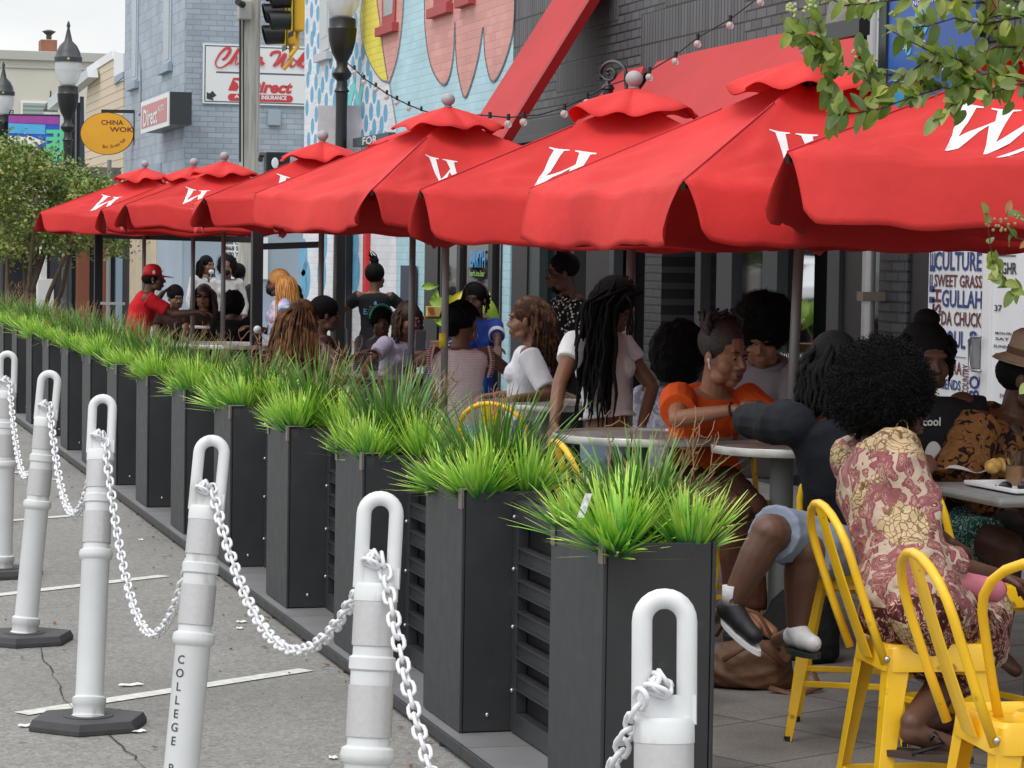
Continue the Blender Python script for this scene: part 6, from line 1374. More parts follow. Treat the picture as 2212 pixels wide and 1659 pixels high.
# robe skirt over the lap
mb = MB(); lg = P['legs']
for (h, kn, an) in lg: mb.cap(h+V((0, 0, .02)), kn, .115, .10, 14); mb.cap(kn, kn.lerp(an, .35), .10, .085, 12)
mb.cap(P['Hp']+V((0, 0, .03)), P['Hp']-V((0, 0, .0)), .15, .14, 16); mb.cap(lg[0][1], lg[1][1], .09, .09); mb.cap(P['Hp']-P['f']*.02+P['rt']*.10, W_(2020, 1420, 7.7), .10, .085, 12)
remeshed(mb, 'robe_skirt', ROBE, P['t'], .008, 3, .008, 7, 4)
mb = MB(); H = P['H']; mb.tube([H(.086, .004+.0*cos(a)+.018*cos(a), -.075+.030*sin(a)) for a in [2*pi*k/14 for k in range(14)]], .003, 6, closed=True); mb.build('gold_earring', MATS['gold'], P['t'], smooth=True)
mb = MB(); S_, E_, Hn = P['arms'][1]; mb.cap(E_.lerp(Hn, .1)-V((0, 0, .04)), Hn-V((0, 0, .045)), .045, .038, 12); mb.build('pink_cuff', cloth('pink_knit', (.62, .20, .26)), P['t'], smooth=True)
# sandal
for (h, kn, an) in lg:
    ft = (HR*.65+HF*-.35).normalized(); mb = MB(); a0 = an-V((0, 0, .08))
    s_ = ft.cross(V((0, 0, 1))); mb.rings([[a0+ft*(.05+.135*cos(a))+s_*(.045*sin(a))-V((0, 0, dz)) for a in [2*pi*k/18 for k in range(18)]] for dz in (0, .018)]); mb.build('sandal_sole', mat('sandal_brown', (.05, .03, .022), .7), P['t'])
    mb = MB(); mb.tube([a0-s_*.045+ft*.02, a0+ft*.07+V((0, 0, .055)), a0+ft*.10+V((0, 0, .03)), a0+s_*.045+ft*.02], .007, 6); mb.build('sandal_strap', BLACK2, P['t'], smooth=True)
P = person('person in a black T-shirt with a white printed face, green patterned shorts', (2002, 772), 9.9, 160, 165, -10, skn='dark', seat=.61, female=False, shirt=cloth('black_tee2', (.016, .016, .019)), sleeve=.95, hands=(W_(2105, 1010, 9.9), W_(1965, 985, 9.5)), pants=pattern('green_print', [(.0, (.02, .10, .085)), (.47, (.02, .10, .085)), (.49, (.45, .60, .52)), (.54, (.02, .10, .085))], 20, 'noise', 2.5, 1), shorts=.75, vox=.008, loose=.03, lean=.02, face=False)
strands(P, HAIRB, 50, .07, .012, -2.6, 2.6, 19, .02, .4, rr=(.092, .105)); mb = MB(); mb.ball(P['H'](0, -.03, .13), (.05, .05, .04), 12); mb.build('hair_bun', HAIRB, P['t'], smooth=True)
o = P['bend'](.74)+P['f']*.150; X_ = -P['rt']
textmesh('shirt_print', 'cool', mat('print_white', (.62, .62, .60), .6), o+X_*-.03+V((0, 0, .03)), X_, V((0, 0, 1)), .030, P['t'], bold=.03, align='CENTER')
mb = MB(); c = P['bend'](.58)+P['f']*.152; mb.poly([c+X_*(.035*cos(a)-.02)+V((0, 0, .05*sin(a))) for a in [2*pi*k/18 for k in range(18)]]); mb.build('shirt_print', MATS['print_white'], P['t'])
mb = MB(); c = P['bend'](.40)+P['f']*.150; mb.poly([c+X_*x+V((0, 0, z)) for x, z in ((-.05, .05), (.0, .03), (.05, .055), (.055, -.03), (.03, -.10), (-.01, -.05), (-.045, -.02))]); mb.build('shirt_print', mat('print_tan', (.35, .15, .06), .7), P['t'])
LEO = pattern('leopard_shirt', [(.0, (.018, .010, .008)), (.43, (.05, .022, .012)), (.455, (.22, .095, .03)), (.60, (.27, .13, .05)), (.67, (.03, .015, .01))], 24, 'noise', 1.2, 3)
P = person('man in a tan brimmed hat and brown leopard print shirt at the right edge', (2226, 814), 10.0, 135, 120, -12, skn='dark', seat=.61, female=False, shirt=LEO, sleeve=1.0, hands=(None, W_(2190, 1085, 9.7)), elbow=(None, V((-.9, -.2, -.9))), pants=cloth('grey_brown_trousers', (.075, .065, .065)), vox=.007, loose=.04, lean=.05, wr=.006)
hcap(P, HAIRB, c=(0, -.035, .005), r=(.084, .095, .075)); H = P['H']
mb = MB(); prof = [(.135, .050), (.140, .044), (.130, .055), (.100, .070), (.092, .074), (.090, .10), (.084, .15), (.060, .170), (.02, .163)]; mb.lathe(prof, H(0, -.015, .0), 28, P['RH']); mb.build('brimmed_hat', cloth('tan_hat', (.42, .32, .22)), P['t'], smooth=True)
mb = MB(); mb.lathe([(.093, .074), (.0925, .10)], H(0, -.015, .0), 28, P['RH'], caps=False); mb.build('hat_band', cloth('hat_band_brown', (.16, .10, .06)), P['t'], smooth=True)
mb = MB(); S_ = P['arms'][0][0]; mb.tube([P['bend'](.95)+P['rt']*.12+P['f']*.09, P['bend'](.6)+P['rt']*.0+P['f']*.18, P['bend'](.2)-P['rt']*.12+P['f']*.17], .022, 8, flat=.3); mb.build('bag_strap', mat('brown_strap2', (.07, .045, .04), .6), P['t'], smooth=True)
print('people total', time.time()-tstart)
# ================================================================ stools
YEL = mat('yellow_enamel', (.86, .50, .008), .32, vary=.10, vs=7, bump=.05, bs=40, coat=.3)
scuff(YEL, (.20, .11, .02), 16, .665, .8)
def stool_proto():
    t = thing('metal_stool', 'x', 'stool', (0, 0, 0), 0, 'yellow metal stools with hoop backs'); sz = .61; a = .155
    # seat with rolled rim and dished centre; local +y is the front
    mb = MB(); rs = []
    def ring(h, z, rr=.04):
        out = []
        for cx, cy, a0 in ((1, 1, 0), (-1, 1, 90), (-1, -1, 180), (1, -1, 270)):
            for k in range(5): an = radians(a0+k*22.5); out.append((cx*(h-rr)+rr*cos(an), cy*(h-rr)+rr*sin(an), z))
        return out
    mb.rings([ring(a+.008, sz-.075), ring(a+.004, sz-.012), ring(a-.004, sz), ring(a-.016, sz+.001), ring(a-.03, sz-.010), ring(.02, sz-.012, .015)]); mb.build('seat', YEL, t, world=False, smooth=True, auto=35)
    mb = MB(); mb.box((0, 0, sz-.0105), (.075, .018, .003)); mb.build('hand_slot', BLACK2, t, world=False)
    fb = .215
    for sx in (-1, 1):
        for sy in (-1, 1):
            top = V((sx*(a-.004), sy*(a-.004), sz-.03)); bot = V((sx*fb, sy*fb, .0)); mb = MB()
            w0, w1 = .066, .026; q0, q1 = [], []
            for (p, w_) in ((top, w0), (bot, w1)):
                q = [p+V((0, 0, 0)), p+V((-sx*w_, 0, 0)), p+V((-sx*w_, -sy*.004, 0)), p+V((-sx*.006, -sy*.006, 0)), p+V((-sx*.004, -sy*w_, 0)), p+V((0, -sy*w_, 0))]
                (q0 if p is top else q1).extend(q)
            if sx*sy < 0: q0.reverse(); q1.reverse()
            mb.rings([q1, q0]); mb.build('leg', YEL, t, world=False, bevel=.002)
            mb = MB(); mb.cyl(bot+V((-sx*.012, -sy*.012, -.002)), bot+V((-sx*.012, -sy*.012, .018)), .016, .014, 10); mb.build('rubber_foot', BLACK2, t, world=False)
    zz = .20; k = a+(fb-a)*(1-zz/(sz-.03))-.012
    for p, q in (((-k, -k), (k, -k)), ((k, -k), (k, k)), ((k, k), (-k, k)), ((-k, k), (-k, -k))):
        mb = MB(); mb.bar((p[0], p[1], zz), (q[0], q[1], zz), .010, .022); mb.build('footrest', YEL, t, world=False, bevel=.003)
    mb = MB(); mb.bar((-a, -a, sz-.09), (a, a, sz-.09), .012, .012); mb.bar((a, -a, sz-.102), (-a, a, sz-.102), .012, .012); mb.build('cross_brace', YEL, t, world=False)
    # hoop back
    def bk(x, h): return V((x, -a-.012-.40*h+.12*h*h, sz-.05+h))
    pts = [bk(-a-.012, 0), bk(-a-.016, .12), bk(-a-.018, .26)]
    for i in range(11): an = pi-pi*i/10; pts.append(bk((a+.018)*cos(an), .30+.135*sin(an)))
    pts += [bk(a+.018, .26), bk(a+.016, .12), bk(a+.012, 0)]
    mb = MB(); mb.tube(pts, .0125, 10); mb.build('hoop_back', YEL, t, world=False, smooth=True)
    mb = MB(); n = 8; rs = []
    for i in range(n+1): h = .0+.425*i/n; w_ = .052-.010*i/n; c = bk(0, h); rs.append([c+V((-w_, -.004, 0)), c+V((-w_*.5, -.010, 0)), c+V((w_*.5, -.010, 0)), c+V((w_, -.004, 0)), c+V((w_, 0, 0)), c+V((-w_, 0, 0))])
    mb.rings(rs); mb.build('back_slat', YEL, t, world=False, smooth=True, auto=40)
    for sx in (-1, 1): mb = MB(); mb.ball((sx*(a+.028), -a-.012, sz-.035), (.006, .009, .009), 10); mb.build('bolt', STEEL, t, world=False, smooth=True)
    return t
sp_ = stool_proto(); first = True
def cam_yaw(y): # yaw relative to camera axis, 0 = facing away; returns rotation z with local +y as front
    d = HF*cos(radians(y))+HR*sin(radians(y)); return atan2(d.y, d.x)-pi/2
for (u, v, z, yaw, lab) in ((1842, 1224, .61, 10, 'yellow stool under the man in grey shorts, its hoop seen square from behind'),
        (1995, 1385, .61, 80, 'yellow stool the woman in the patchwork robe sits on'),
        (2240, 1548, .61, 80, 'empty yellow stool in the right foreground with its dished seat showing'),
        (2365, 1545, .61, 35, 'yellow stool cut by the right edge, only its hoop back in view'),
        (2105, 1262, .61, 60, 'yellow stool behind the square table under the person in green shorts'),
        (1372, 1180, .61, 74, 'yellow stool standing just behind the nearest planter, pushed to the round table'),
        (1588, 1086, .61, 165, 'yellow stool under the girl in orange'),
        (1118, 1045, .61, 25, 'yellow stool under the woman with highlighted locs in profile'),
        (560, 775, .61, 100, 'yellow stool behind the black post in the far group')):
    p = onz(u, v, z); loc = (p.x, p.y, .012)
    if first: sp_.location = loc; sp_.rotation_euler = (0, 0, cam_yaw(yaw)); sp_['label'] = lab; first = False
    else: dup(sp_, loc, cam_yaw(yaw), lab)
# ================================================================ chairs, tables
BLU = mat('blue_enamel', (.02, .10, .42), .35)
c0 = onz(985, 900, .45); t = thing('blue_metal_chair', 'blue metal chair under the woman in the pink striped top', 'chair', (c0.x, c0.y, .012), cam_yaw(0))
mb = MB(); mb.box((0, 0, .43), (.40, .40, .03)); mb.build('seat', BLU, t, world=False, bevel=.008)
for sx in (-1, 1):
    for sy in (-1, 1): mb = MB(); mb.tube([(sx*.17, sy*.17, .42), (sx*.22, sy*.22, 0)], .014, 8); mb.build('leg', BLU, t, world=False)
mb = MB(); mb.tube([(-.20, -.18, .42), (-.22, -.24, .70)]+[(.22*cos(pi-pi*k/8), -.25, .74+.10*sin(pi*k/8)) for k in range(9)]+[(.22, -.24, .70), (.20, -.18, .42)], .014, 8); mb.box((0, -.245, .70), (.12, .01, .28)); mb.build('backrest', BLU, t, world=False, smooth=True, auto=40)
m, nt, b, oc = _new('scratched_tabletop', .3); nd = nt.nodes.new('ShaderNodeTexNoise'); nd.inputs['Scale'].default_value = 9; nd.inputs['Detail'].default_value = 8; mp = nt.nodes.new('ShaderNodeMapping'); mp.inputs['Scale'].default_value = (1, 9, 1); mp.inputs['Rotation'].default_value = (0, 0, .4); nt.links.new(oc, mp.inputs[0]); nt.links.new(mp.outputs[0], nd.inputs['Vector'])
nt.links.new(_ramp(nt, nd.outputs['Fac'], [(.35, (.14, .12, .11)), (.5, (.28, .26, .25)), (.7, (.46, .45, .45))]), b.inputs['Base Color']); TOPM = m
RIMM = mat('aluminium_rim', (.50, .50, .47), .3, .6, vary=.15, vs=14)
def round_table(u, v, z, r, label, column=.035):
    c = onz(u, v, z); t = thing('round_table', label, 'table', (c.x, c.y, .012), 0, 'round metal tables on the patio')
    mb = MB(); mb.lathe([(r-.006, z-.016), (r-.006, z-.012)], (c.x, c.y, -.0), 56); mb.build('table_top', TOPM, t, smooth=True, auto=30)
    mb = MB(); 
    prof = [(r-.004, z-.034), (r, z-.034), (r+.002, z-.003), (r, z), (r-.006, z-.002), (r-.006, z-.034)]
    rs = [[V((c.x+q*cos(2*pi*k/56), c.y+q*sin(2*pi*k/56), h)) for k in range(56)] for q, h in prof]; mb.rings(rs, closed=True); mb.build('rim', RIMM, t, smooth=True, auto=40)
    mb = MB(); mb.cyl((c.x, c.y, .03), (c.x, c.y, z-.02), column, column, 18); mb.build('column', mat('table_column_grey', (.20, .21, .21), .5), t, smooth=True, auto=40)
    mb = MB(); mb.lathe([(.22, .0), (.22, .015), (.05, .03)], (c.x, c.y, .012), 28); mb.build('foot_plate', MATS['table_column_grey'], t, smooth=True, auto=40)
    return c
cA = round_table(1388, 936, .914, .40, 'round high table with bright metal rim behind the nearest planter')
cB = round_table(1690, 961, .914, .30, 'grey round high table under the elbow of the man in black', .05)
cC = round_table(808, 806, .78, .375, 'round table of the middle group with a pale rim, next to the pink striped top')
cD = round_table(492, 742, .90, .50, 'large pale rimmed round table in front of the ginger haired woman')
cE = round_table(455, 702, .90, .30, 'small round table crowded with glasses beside the red capped man')
cF = round_table(1180, 868, .90, .38, 'table behind the woman in the white crop T-shirt')
cG = round_table(660, 742, .78, .26, 'far low round table right of the black post')
L_, N_ = onz(1981, 1040, .914), onz(2160, 1075, .914); e1 = (N_-L_); wv = e1.length; e1.normalize(); e2 = V((-e1.y, e1.x, 0))
if e2.dot(HR) < 0: e2 = -e2
print('square table edge', wv); wv = max(wv, .6); N_ = L_+e1*wv; 
t = thing('square_table', 'grey square high table at the right edge with a tray and a drink', 'table', tuple(V((L_.x, L_.y, .012))))
cc = L_+e1*wv/2+e2*wv/2; R_ = Matrix((e1, e2, e1.cross(e2))).transposed()
mb = MB(); mb.box(cc-V((0, 0, .019)), (wv, wv, .034), R_); mb.build('table_top', mat('grey_table', (.22, .22, .22), .45, vary=.15, vs=8), t, bevel=.014)
mb = MB(); mb.cyl((cc.x, cc.y, .03), (cc.x, cc.y, .88), .04); mb.build('column', MATS['table_column_grey'], t); mb = MB(); mb.box((cc.x, cc.y, .022), (.45, .45, .02)); mb.build('foot_plate', MATS['table_column_grey'], t)
# things on the tables
PLATE = mat('white_ceramic', (.68, .68, .70), .3); tz = .914
def on(u, v, z=tz): return onz(u, v, z)
c = on(2118, 1045)
mb = MB(); R2_ = Matrix((e1, e2, V((0, 0, 1)))).transposed(); c = L_+e1*.36+e2*.24; 
mb.box(c+V((0, 0, .004)), (.36, .26, .006), R2_)
for s in (-1, 1): mb.box(c+e1*s*.185+V((0, 0, .012)), (.02, .28, .014), R2_); mb.box(c+e2*s*.135+V((0, 0, .012)), (.36, .02, .014), R2_)
mb.build('serving_tray', PLATE, label='white rectangular serving tray on the square table', cat='tray', bevel=.004)
mb = MB(); c2 = on(2110, 1020, .935)
rnd = random.Random(2); n = 14
for i in range(n):
    for j in range(n): x, y = (i/(n-1)-.5)*.22, (j/(n-1)-.5)*.16; mb.v.append(tuple(c2+HR*(x-.01)+HF*y+V((0, 0, .022*noise.noise(V((x*14, y*14, 1)))+.018*abs(sin(x*20))))))
mb.f = [(i*n+j, (i+1)*n+j, (i+1)*n+j+1, i*n+j+1) for i in range(n-1) for j in range(n-1)]; mb.mi = [0]*len(mb.f); o = mb.build('paper_napkin', mat('napkin_white', (.74, .75, .78), .8), smooth=True, label='crumpled white paper napkin on the serving tray', cat='napkin')
mb = MB(); c3 = on(2150, 1012, .955)
for k in range(10): mb.ball(c3+V((rnd.uniform(-.035, .035), rnd.uniform(-.03, .03), rnd.uniform(-.01, .02))), (rnd.uniform(.018, .028),)*3, 12)
t2 = thing('fried_food', 'golden battered food piece on the tray', 'food', tuple(c3)); remeshed(mb, 'batter', mat('batter_yellow', (.62, .38, .10), .7, vary=.3, vs=40, bump=.6, bs=60), t2, .005, 1, .004, 30, 3)
m, nt, b, oc = _new('clear_glass', .03); b.inputs['Base Color'].default_value = (.92, .94, .94, 1); b.inputs['Transmission Weight'].default_value = 1; b.inputs['IOR'].default_value = 1.3; CG = m
def glass(c, h, r, label, drink=None, straw=True, fill=.6):
    t = thing('drinking_glass', label, 'glass', tuple(c)); mb = MB()
    mb.lathe([(r*.85, 0), (r, h), (r-.003, h), (r*.85-.003, .008), (.002, .008)], c, 24); mb.build('glass_wall', CG, t, smooth=True, auto=40)
    if drink: mb = MB(); mb.lathe([(r*.80, .010), (r*.80+(r*.15)*fill-.001, h*fill)], c, 20); mb.build('drink', drink, t, smooth=True, auto=40)
    if straw: mb = MB(); mb.tube([c+V((0, 0, .012)), c+HR*.03+V((0, 0, h*1.35))] if straw == 1 else [c+V((0, 0, .012))+HR*.01, c-HR*.035+V((0, 0, h*.75))], .0035, 6); mb.build('straw', BLACK2, t)
    return t
glass(on(2192, 1052), .125, .036, 'tall glass of iced drink with a black straw on the square table', mat('tea_drink', (.42, .24, .12), .1, trans=.3), 2)
glass(W_(1673, 895, 11.1)*1 if False else on(1673, 944), .105, .034, 'clear glass with black straw behind the arm of the man in black', mat('water_ice', (.45, .42, .42), .1, trans=.5))
glass(on(1715, 944), .095, .032, 'second clear glass, nearer the afro, on the grey round table', mat('water_ice', (.45, .42, .42), .1, trans=.5))
for i, (u, v, l) in enumerate(((440, 692, 'leftmost'), (456, 695, 'second from left'), (472, 692, 'third from left'), (484, 697, 'rightmost'))): glass(on(u, v, .90), .15, .045, 'clear glass, %s of four on the small table by the red capped man' % l, MATS['water_ice'], 1, .7)
mb = MB(); c = on(1490, 932); mb.rings([[c+HR*(.11*cos(a))+HF*(.06*sin(a))+V((0, 0, z)) for a in [2*pi*k/24 for k in range(24)]] for z in (.002, .012)]); mb.build('paper_plate', PLATE, label='white oval plate on the round high table beside the girl in orange', cat='plate')
mb = MB(); n = 12; c = on(1520, 936)
for i in range(n):
    for j in range(2): mb.v.append(tuple(c+HR*(-.075+.15*i/(n-1))+HF*(.04*j)+V((0, 0, .008+j*.055*(1-.5*abs(i/(n-1)-.4))))))
mb.f = [(2*i, 2*i+2, 2*i+3, 2*i+1) for i in range(n-1)]; mb.mi = [0]*(n-1); mb.build('folded_menu', mat('napkin_white', (.74, .75, .78), .8), smooth=True, label='folded white paper standing on the plate in front of the girl in orange', cat='paper')
t = thing('sunglasses', 'black folded sunglasses on the square table edge', 'sunglasses', tuple(on(2190, 1066))); mb = MB(); c = on(2192, 1062)
for s in (-1, 1): mb.ball(c+HR*s*.032+V((0, 0, .018)), (.026, .008, .017), 14)
mb.tube([c-HR*.065+V((0, 0, .02)), c-HR*.07+HF*.02+V((0, 0, .008)), c+HR*.03-HF*.03+V((0, 0, .004))], .004, 6); mb.tube([c+HR*.065+V((0, 0, .02)), c+HR*.05-HF*.02+V((0, 0, .006)), c-HR*.05-HF*.03+V((0, 0, .004))], .004, 6); mb.build('frame', MATS['sunglass_black'], t, smooth=True)
# brown bag and things on the floor
bc = onz(1625, 1490, .012); t = thing('leather_bag', 'slumped brown leather shoulder bag on the floor by the nearest planter', 'bag', (bc.x, bc.y, .012))
BAG = mat('tan_leather', (.13, .056, .024), .6, vary=.25, vs=9, bump=.3, bs=30); mb = MB(); c = bc+HF*.06
loft(mb, [c+V((0, 0, z)) for z in (.0, .025, .08, .135, .17, .185)], [(.15, .08), (.175, .10), (.170, .095), (.15, .07), (.13, .035), (.12, .01)], HR, 24); remeshed(mb, 'bag_body', BAG, t, .008, 2, .012, 9, 5)
mb = MB(); mb.tube([c-HR*.14+V((0, 0, .20)), c-HR*.07+V((0, 0, .33))-HF*.03, c+HR*.02+V((0, 0, .30))-HF*.06, c+HR*.10+V((0, 0, .16))-HF*.10], .016, 8, flat=.4); mb.tube([c-HR*.12+V((0, 0, .12))-HF*.09, c+V((0, 0, .20))-HF*.115, c+HR*.13+V((0, 0, .10))-HF*.11], .014, 8, flat=.4)
mb.tube([c+HR*.06+V((0, 0, .02))-HF*.13, c+HR*.16+V((0, 0, .0))-HF*.18, c+HR*.26+V((0, 0, .02))-HF*.10, c+HR*.22+V((0, 0, .12))], .014, 8, flat=.4); mb.build('bag_strap', BAG, t, smooth=True)
bc = onz(1735, 1440, .012); t = thing('black_backpack', 'black backpack on the floor behind the legs of the yellow stool', 'backpack', (bc.x, bc.y, .012)); mb = MB(); c = bc+HF*.15
loft(mb, [c+V((0, 0, z)) for z in (.0, .03, .15, .26, .30)], [(.15, .09), (.17, .11), (.165, .10), (.13, .07), (.08, .03)], HR, 20); remeshed(mb, 'pack_body', cloth('pack_black', (.02, .02, .022)), t, .01, 2, .008, 9, 6)
# ================================================================ street furniture
def street_lamp(u, Z, vglobe, k, label, vertical_only=False):
    """vglobe: pixel row of the globe's lower edge"""
    c = atZ(u, vglobe, Z); x, y, zb = c.x, c.y, c.z; t = thing('street_lamp', label, 'street lamp', (x, y, 0), 0, 'black post-top street lamps')
    IRON = mat('lamp_iron', (.012, .013, .014), .35); p = (x, y, 0)
    mb = MB(); mb.lathe([(.16, 0), (.16, .10), (.12, .16), (.11, .7), (.085, .75), (.072, zb-1.15), (.08, zb-.95), (.10, zb-.93), (.07, zb-.88), (.065, zb-.80), (.12, zb-.74), (.125, zb-.70), (.07, zb-.62), (.075, zb-.55), (.13, zb-.45), (.17, zb-.30), (.185, zb-.14), (.17, zb-.12), (.17, zb-.02), (.14, zb)], p, 24); mb.build('post', IRON, t, smooth=True, auto=40)
    mb = MB(); mb.lathe([(.12, zb+.0), (.15, zb+.03), (.20, zb+.14), (.225, zb+.28), (.22, zb+.40)], p, 28, caps=False); mb.build('globe', mat('lamp_glass', (.75, .78, .80), .12, spec=.8, alpha=.55), t, smooth=True)
    mb = MB(); mb.cyl((x, y, zb+.02), (x, y, zb+.16), .11, .13, 18); mb.build('lens', mat('frosted_white', (.80, .81, .82), .4), t, smooth=True, auto=40)
    mb = MB(); mb.lathe([(.235, zb+.40), (.24, zb+.48), (.22, zb+.50), (.20, zb+.58), (.15, zb+.68), (.07, zb+.76), (.05, zb+.85), (.02, zb+.98), (.035, zb+1.02), (.01, zb+1.10)], p, 28); mb.build('cap', mat('lamp_cap_grey', (.045, .05, .055), .4), t, smooth=True, auto=40)
    mb = MB(); mb.ball((x-.02, y-.235, zb+.44), .028, 8); mb.build('knob', mat('brass', (.50, .36, .14), .4, .7), t, smooth=True)
    return t, V((x, y, zb))
street_lamp(740, 34, 38, 1, 'black street lamp before the mural, its globe cut by the top edge')
street_lamp(147, 46, 185, 1, 'black street lamp with pointed cap in front of the off-white building')
street_lamp(7, 56, 248, 1, 'black street lamp cut by the left edge, carrying the rainbow banner')
street_lamp(109, 88, 268, 1, 'small distant street lamp behind the rainbow banner')
# rainbow banner
bn = thing('street_banner', 'purple and blue street banner with white arrow and green letters', 'banner', tuple(atZ(70, 300, 55.5)))
def BP(x, y, k=0): return atZ(x*.2976, y*.2976, 55.5-.01*k)
def bq(pts, m_, k, name='banner_print'):
    mb = MB(); mb.poly([BP(x, y, k) for x, y in pts]); return mb.build(name, m_, bn)
cl = cloth('banner_blue', (.05, .12, .55)); bq([(60, 832), (435, 842), (432, 1210), (55, 1210)], cl, 0, 'cloth')
bq([(65, 835), (430, 845), (432, 905), (62, 890)], cloth('banner_purple', (.33, .08, .33)), 1); bq([(62, 893), (330, 905), (328, 975), (60, 965)], cloth('banner_cyan', (.10, .42, .72)), 1)
bq([(58, 985), (195, 995), (200, 980), (328, 1030), (205, 1085), (200, 1058), (58, 1050)], MATS['mask_white'], 1); bq([(230, 1110), (325, 1112), (325, 1200), (230, 1200)], MATS['mask_white'], 1)
for i, ch in enumerate('FREE'): textmesh('letter', ch, mat('banner_green', (.10, .62, .30), .7), BP(342, 935+i*52, 2), -V((0, 0, 1)), HR, .34, bn, bold=.04, xs=.9)
mb = MB(); mb.tube([BP(30, 832), BP(435, 838)], .02, 6); mb.tube([BP(65, 830), BP(75, 800), BP(95, 800), BP(95, 820), BP(82, 818)], .015, 6); mb.build('banner_arm', BLACK2, bn)
bk = thing('blank_banner', 'plain pale grey banner on the black street lamp', 'banner', tuple(atZ(735, 280, 34.3)))
mb = MB(); mb.poly([atZ(*R2(x, y), 34.25) for x, y in ((280, 765), (600, 768), (603, 1120), (282, 1120))], .01, HF); mb.build('cloth', cloth('banner_grey', (.56, .55, .58)), bk)
# utility pole
WOOD, nt, b, oc = _new('weathered_pole', .85); mp = nt.nodes.new('ShaderNodeMapping'); mp.inputs['Scale'].default_value = (14, 14, .7); nt.links.new(oc, mp.inputs[0])
nt.links.new(_ramp(nt, _noise(nt, mp.outputs[0], 1.5, 8), [(.3, (.26, .24, .21)), (.5, (.40, .385, .35)), (.7, (.50, .48, .44))]), b.inputs['Base Color']); _bump(nt, b, _noise(nt, mp.outputs[0], 2, 8), .5, .02)
up_c = atZ(540, 200, 45); t = thing('utility_pole', 'weathered wooden utility pole in front of the white wall sign', 'utility pole', (up_c.x, up_c.y, 0))
mb = MB(); mb.cyl((up_c.x, up_c.y, 0), (up_c.x, up_c.y, 9), .172, .155, 24); mb.build('pole', WOOD, t, smooth=True, auto=50)
mb = MB(); mb.tube([atZ(519, -20, 44.8), atZ(518.5, 350, 44.8)], .02, 6); mb.tube([atZ(526, 20, 44.75), atZ(526, 380, 44.75)], .012, 6); mb.build('cable', BLACK2, t)
mb = MB(); q = atZ(528, 22, 44.7); mb.box(q, (.22, .2, .32)); mb.build('grey_box', mat('conduit_grey', (.35, .35, .34), .5), t, bevel=.02); mb = MB(); mb.cyl(atZ(524, 10, 44.5), atZ(513, 4, 44.3), .06, .05); mb.build('camera_head', BLACK2, t)
for (u, v) in ((519, 395), (519, 560)): pass
# signals
def signal(ub, vb, Z, n, label):
    c = atZ(ub, vb, Z); t = thing('traffic_light', label, 'traffic light', tuple(c), 0, 'black visored traffic lights beside the utility pole')
    Yw = mat('signal_yellow', (.72, .38, .02), .4); d = (-HR*.97+HF*-.22).normalized(); w2 = d.cross(V((0, 0, 1)))
    R_ = Matrix((w2, d, V((0, 0, 1)))).transposed(); h = .36*n
    mb = MB(); mb.box(c+V((0, 0, h/2))-d*.10, (.34, .20, h), R_); mb.build('housing', Yw, t, bevel=.03)
    mb = MB(); mb.box(c+V((0, 0, h/2))+d*.012, (.52, .012, h+.18), R_); mb.build('backplate', BLACK2, t); mb = MB(); mb.box(c+V((0, 0, h/2))+d*.022, (.50, .004, h+.02), R_); mb.build('yellow_border', mat('border_yellow', (.75, .55, .02), .4), t)
    for i in range(n):
        p = c+V((0, 0, .18+.36*i))+d*.02; mb = MB(); rs = []
        for (l, r_) in ((0, .155), (.34, .165), (.34, .155), (.02, .145)): rs.append([p+d*(l*(1+.12*sin(a)))+w2*(r_*cos(a))+V((0, 0, r_*sin(a)-.05*l)) for a in [2*pi*k/22 for k in range(22)]])
        mb.rings(rs, caps=False); mb.build('visor', mat('visor_black', (.015, .015, .017), .35), t, smooth=True, auto=40)
    mb = MB(); mb.tube([c-d*.1, c-d*.1-V((0, 0, .25)), c+d*.02-V((0, 0, .40))], .035, 8); mb.build('bracket', Yw, t)
signal(630, 68, 44, 3, 'nearer traffic light head with black visors at the top edge'); signal(616, 98, 45.2, 3, 'farther traffic light head, its lowest visor just above the sign lettering')
c = atZ(598, 352, 44); t = thing('pedestrian_signal', 'black pedestrian signal box on an arm behind the umbrella tops', 'signal', tuple(c)); mb = MB(); mb.box(c, (.40, .25, .35)); mb.build('box', BLACK2, t, bevel=.02)
mb = MB(); mb.tube([atZ(563, 345, 44.4), atZ(563, 335, 44.2), atZ(605, 335, 44.2)], .045, 8); mb.build('arm', BLACK2, t); mb = MB(); mb.ball(atZ(594, 352, 43.8), (.06, .01, .09), 10); mb.build('lit_figure', MATS['white_paint'], t)
# ---- black patio frame
FR = mat('frame_black', (.014, .014, .017), .45)
def post_at(u, Z, wd, ztop, name, label, cat='post', **k):
    c = atZ(u, 600, Z); mb = MB(); mb.bb((c.x-wd/2, c.y-wd/2, .012), (c.x+wd/2, c.y+wd/2, ztop)); return mb, c
pf = thing('pergola', 'black square tube frame standing in front of the ginger haired woman', 'frame', tuple(V((*atZ(556, 600, 22.7).xy, .012))))
P1, P2, P3 = atZ(556, 490, 22.7), atZ(930, 498, 22.5), atZ(735, 540, 26)
for (c, zt, wd) in ((P1, P1.z, .092), (atZ(1250, 500, 20.5), atZ(1250, 495, 20.5).z, .10), (P3, P3.z+.1, .085)):
    mb = MB(); mb.bb((c.x-wd/2, c.y-wd/2, .012), (c.x+wd/2, c.y+wd/2, zt+.045)); mb.build('post', FR, pf, bevel=.004)
mb = MB(); mb.bar(P1+V((.05, 0, 0)), P2, .09, .075); mb.build('beam', FR, pf); mb = MB(); mb.bar(atZ(558, 533, 25.5), atZ(700, 528, 25.5), .06, .06); mb.build('rear_beam', FR, pf)
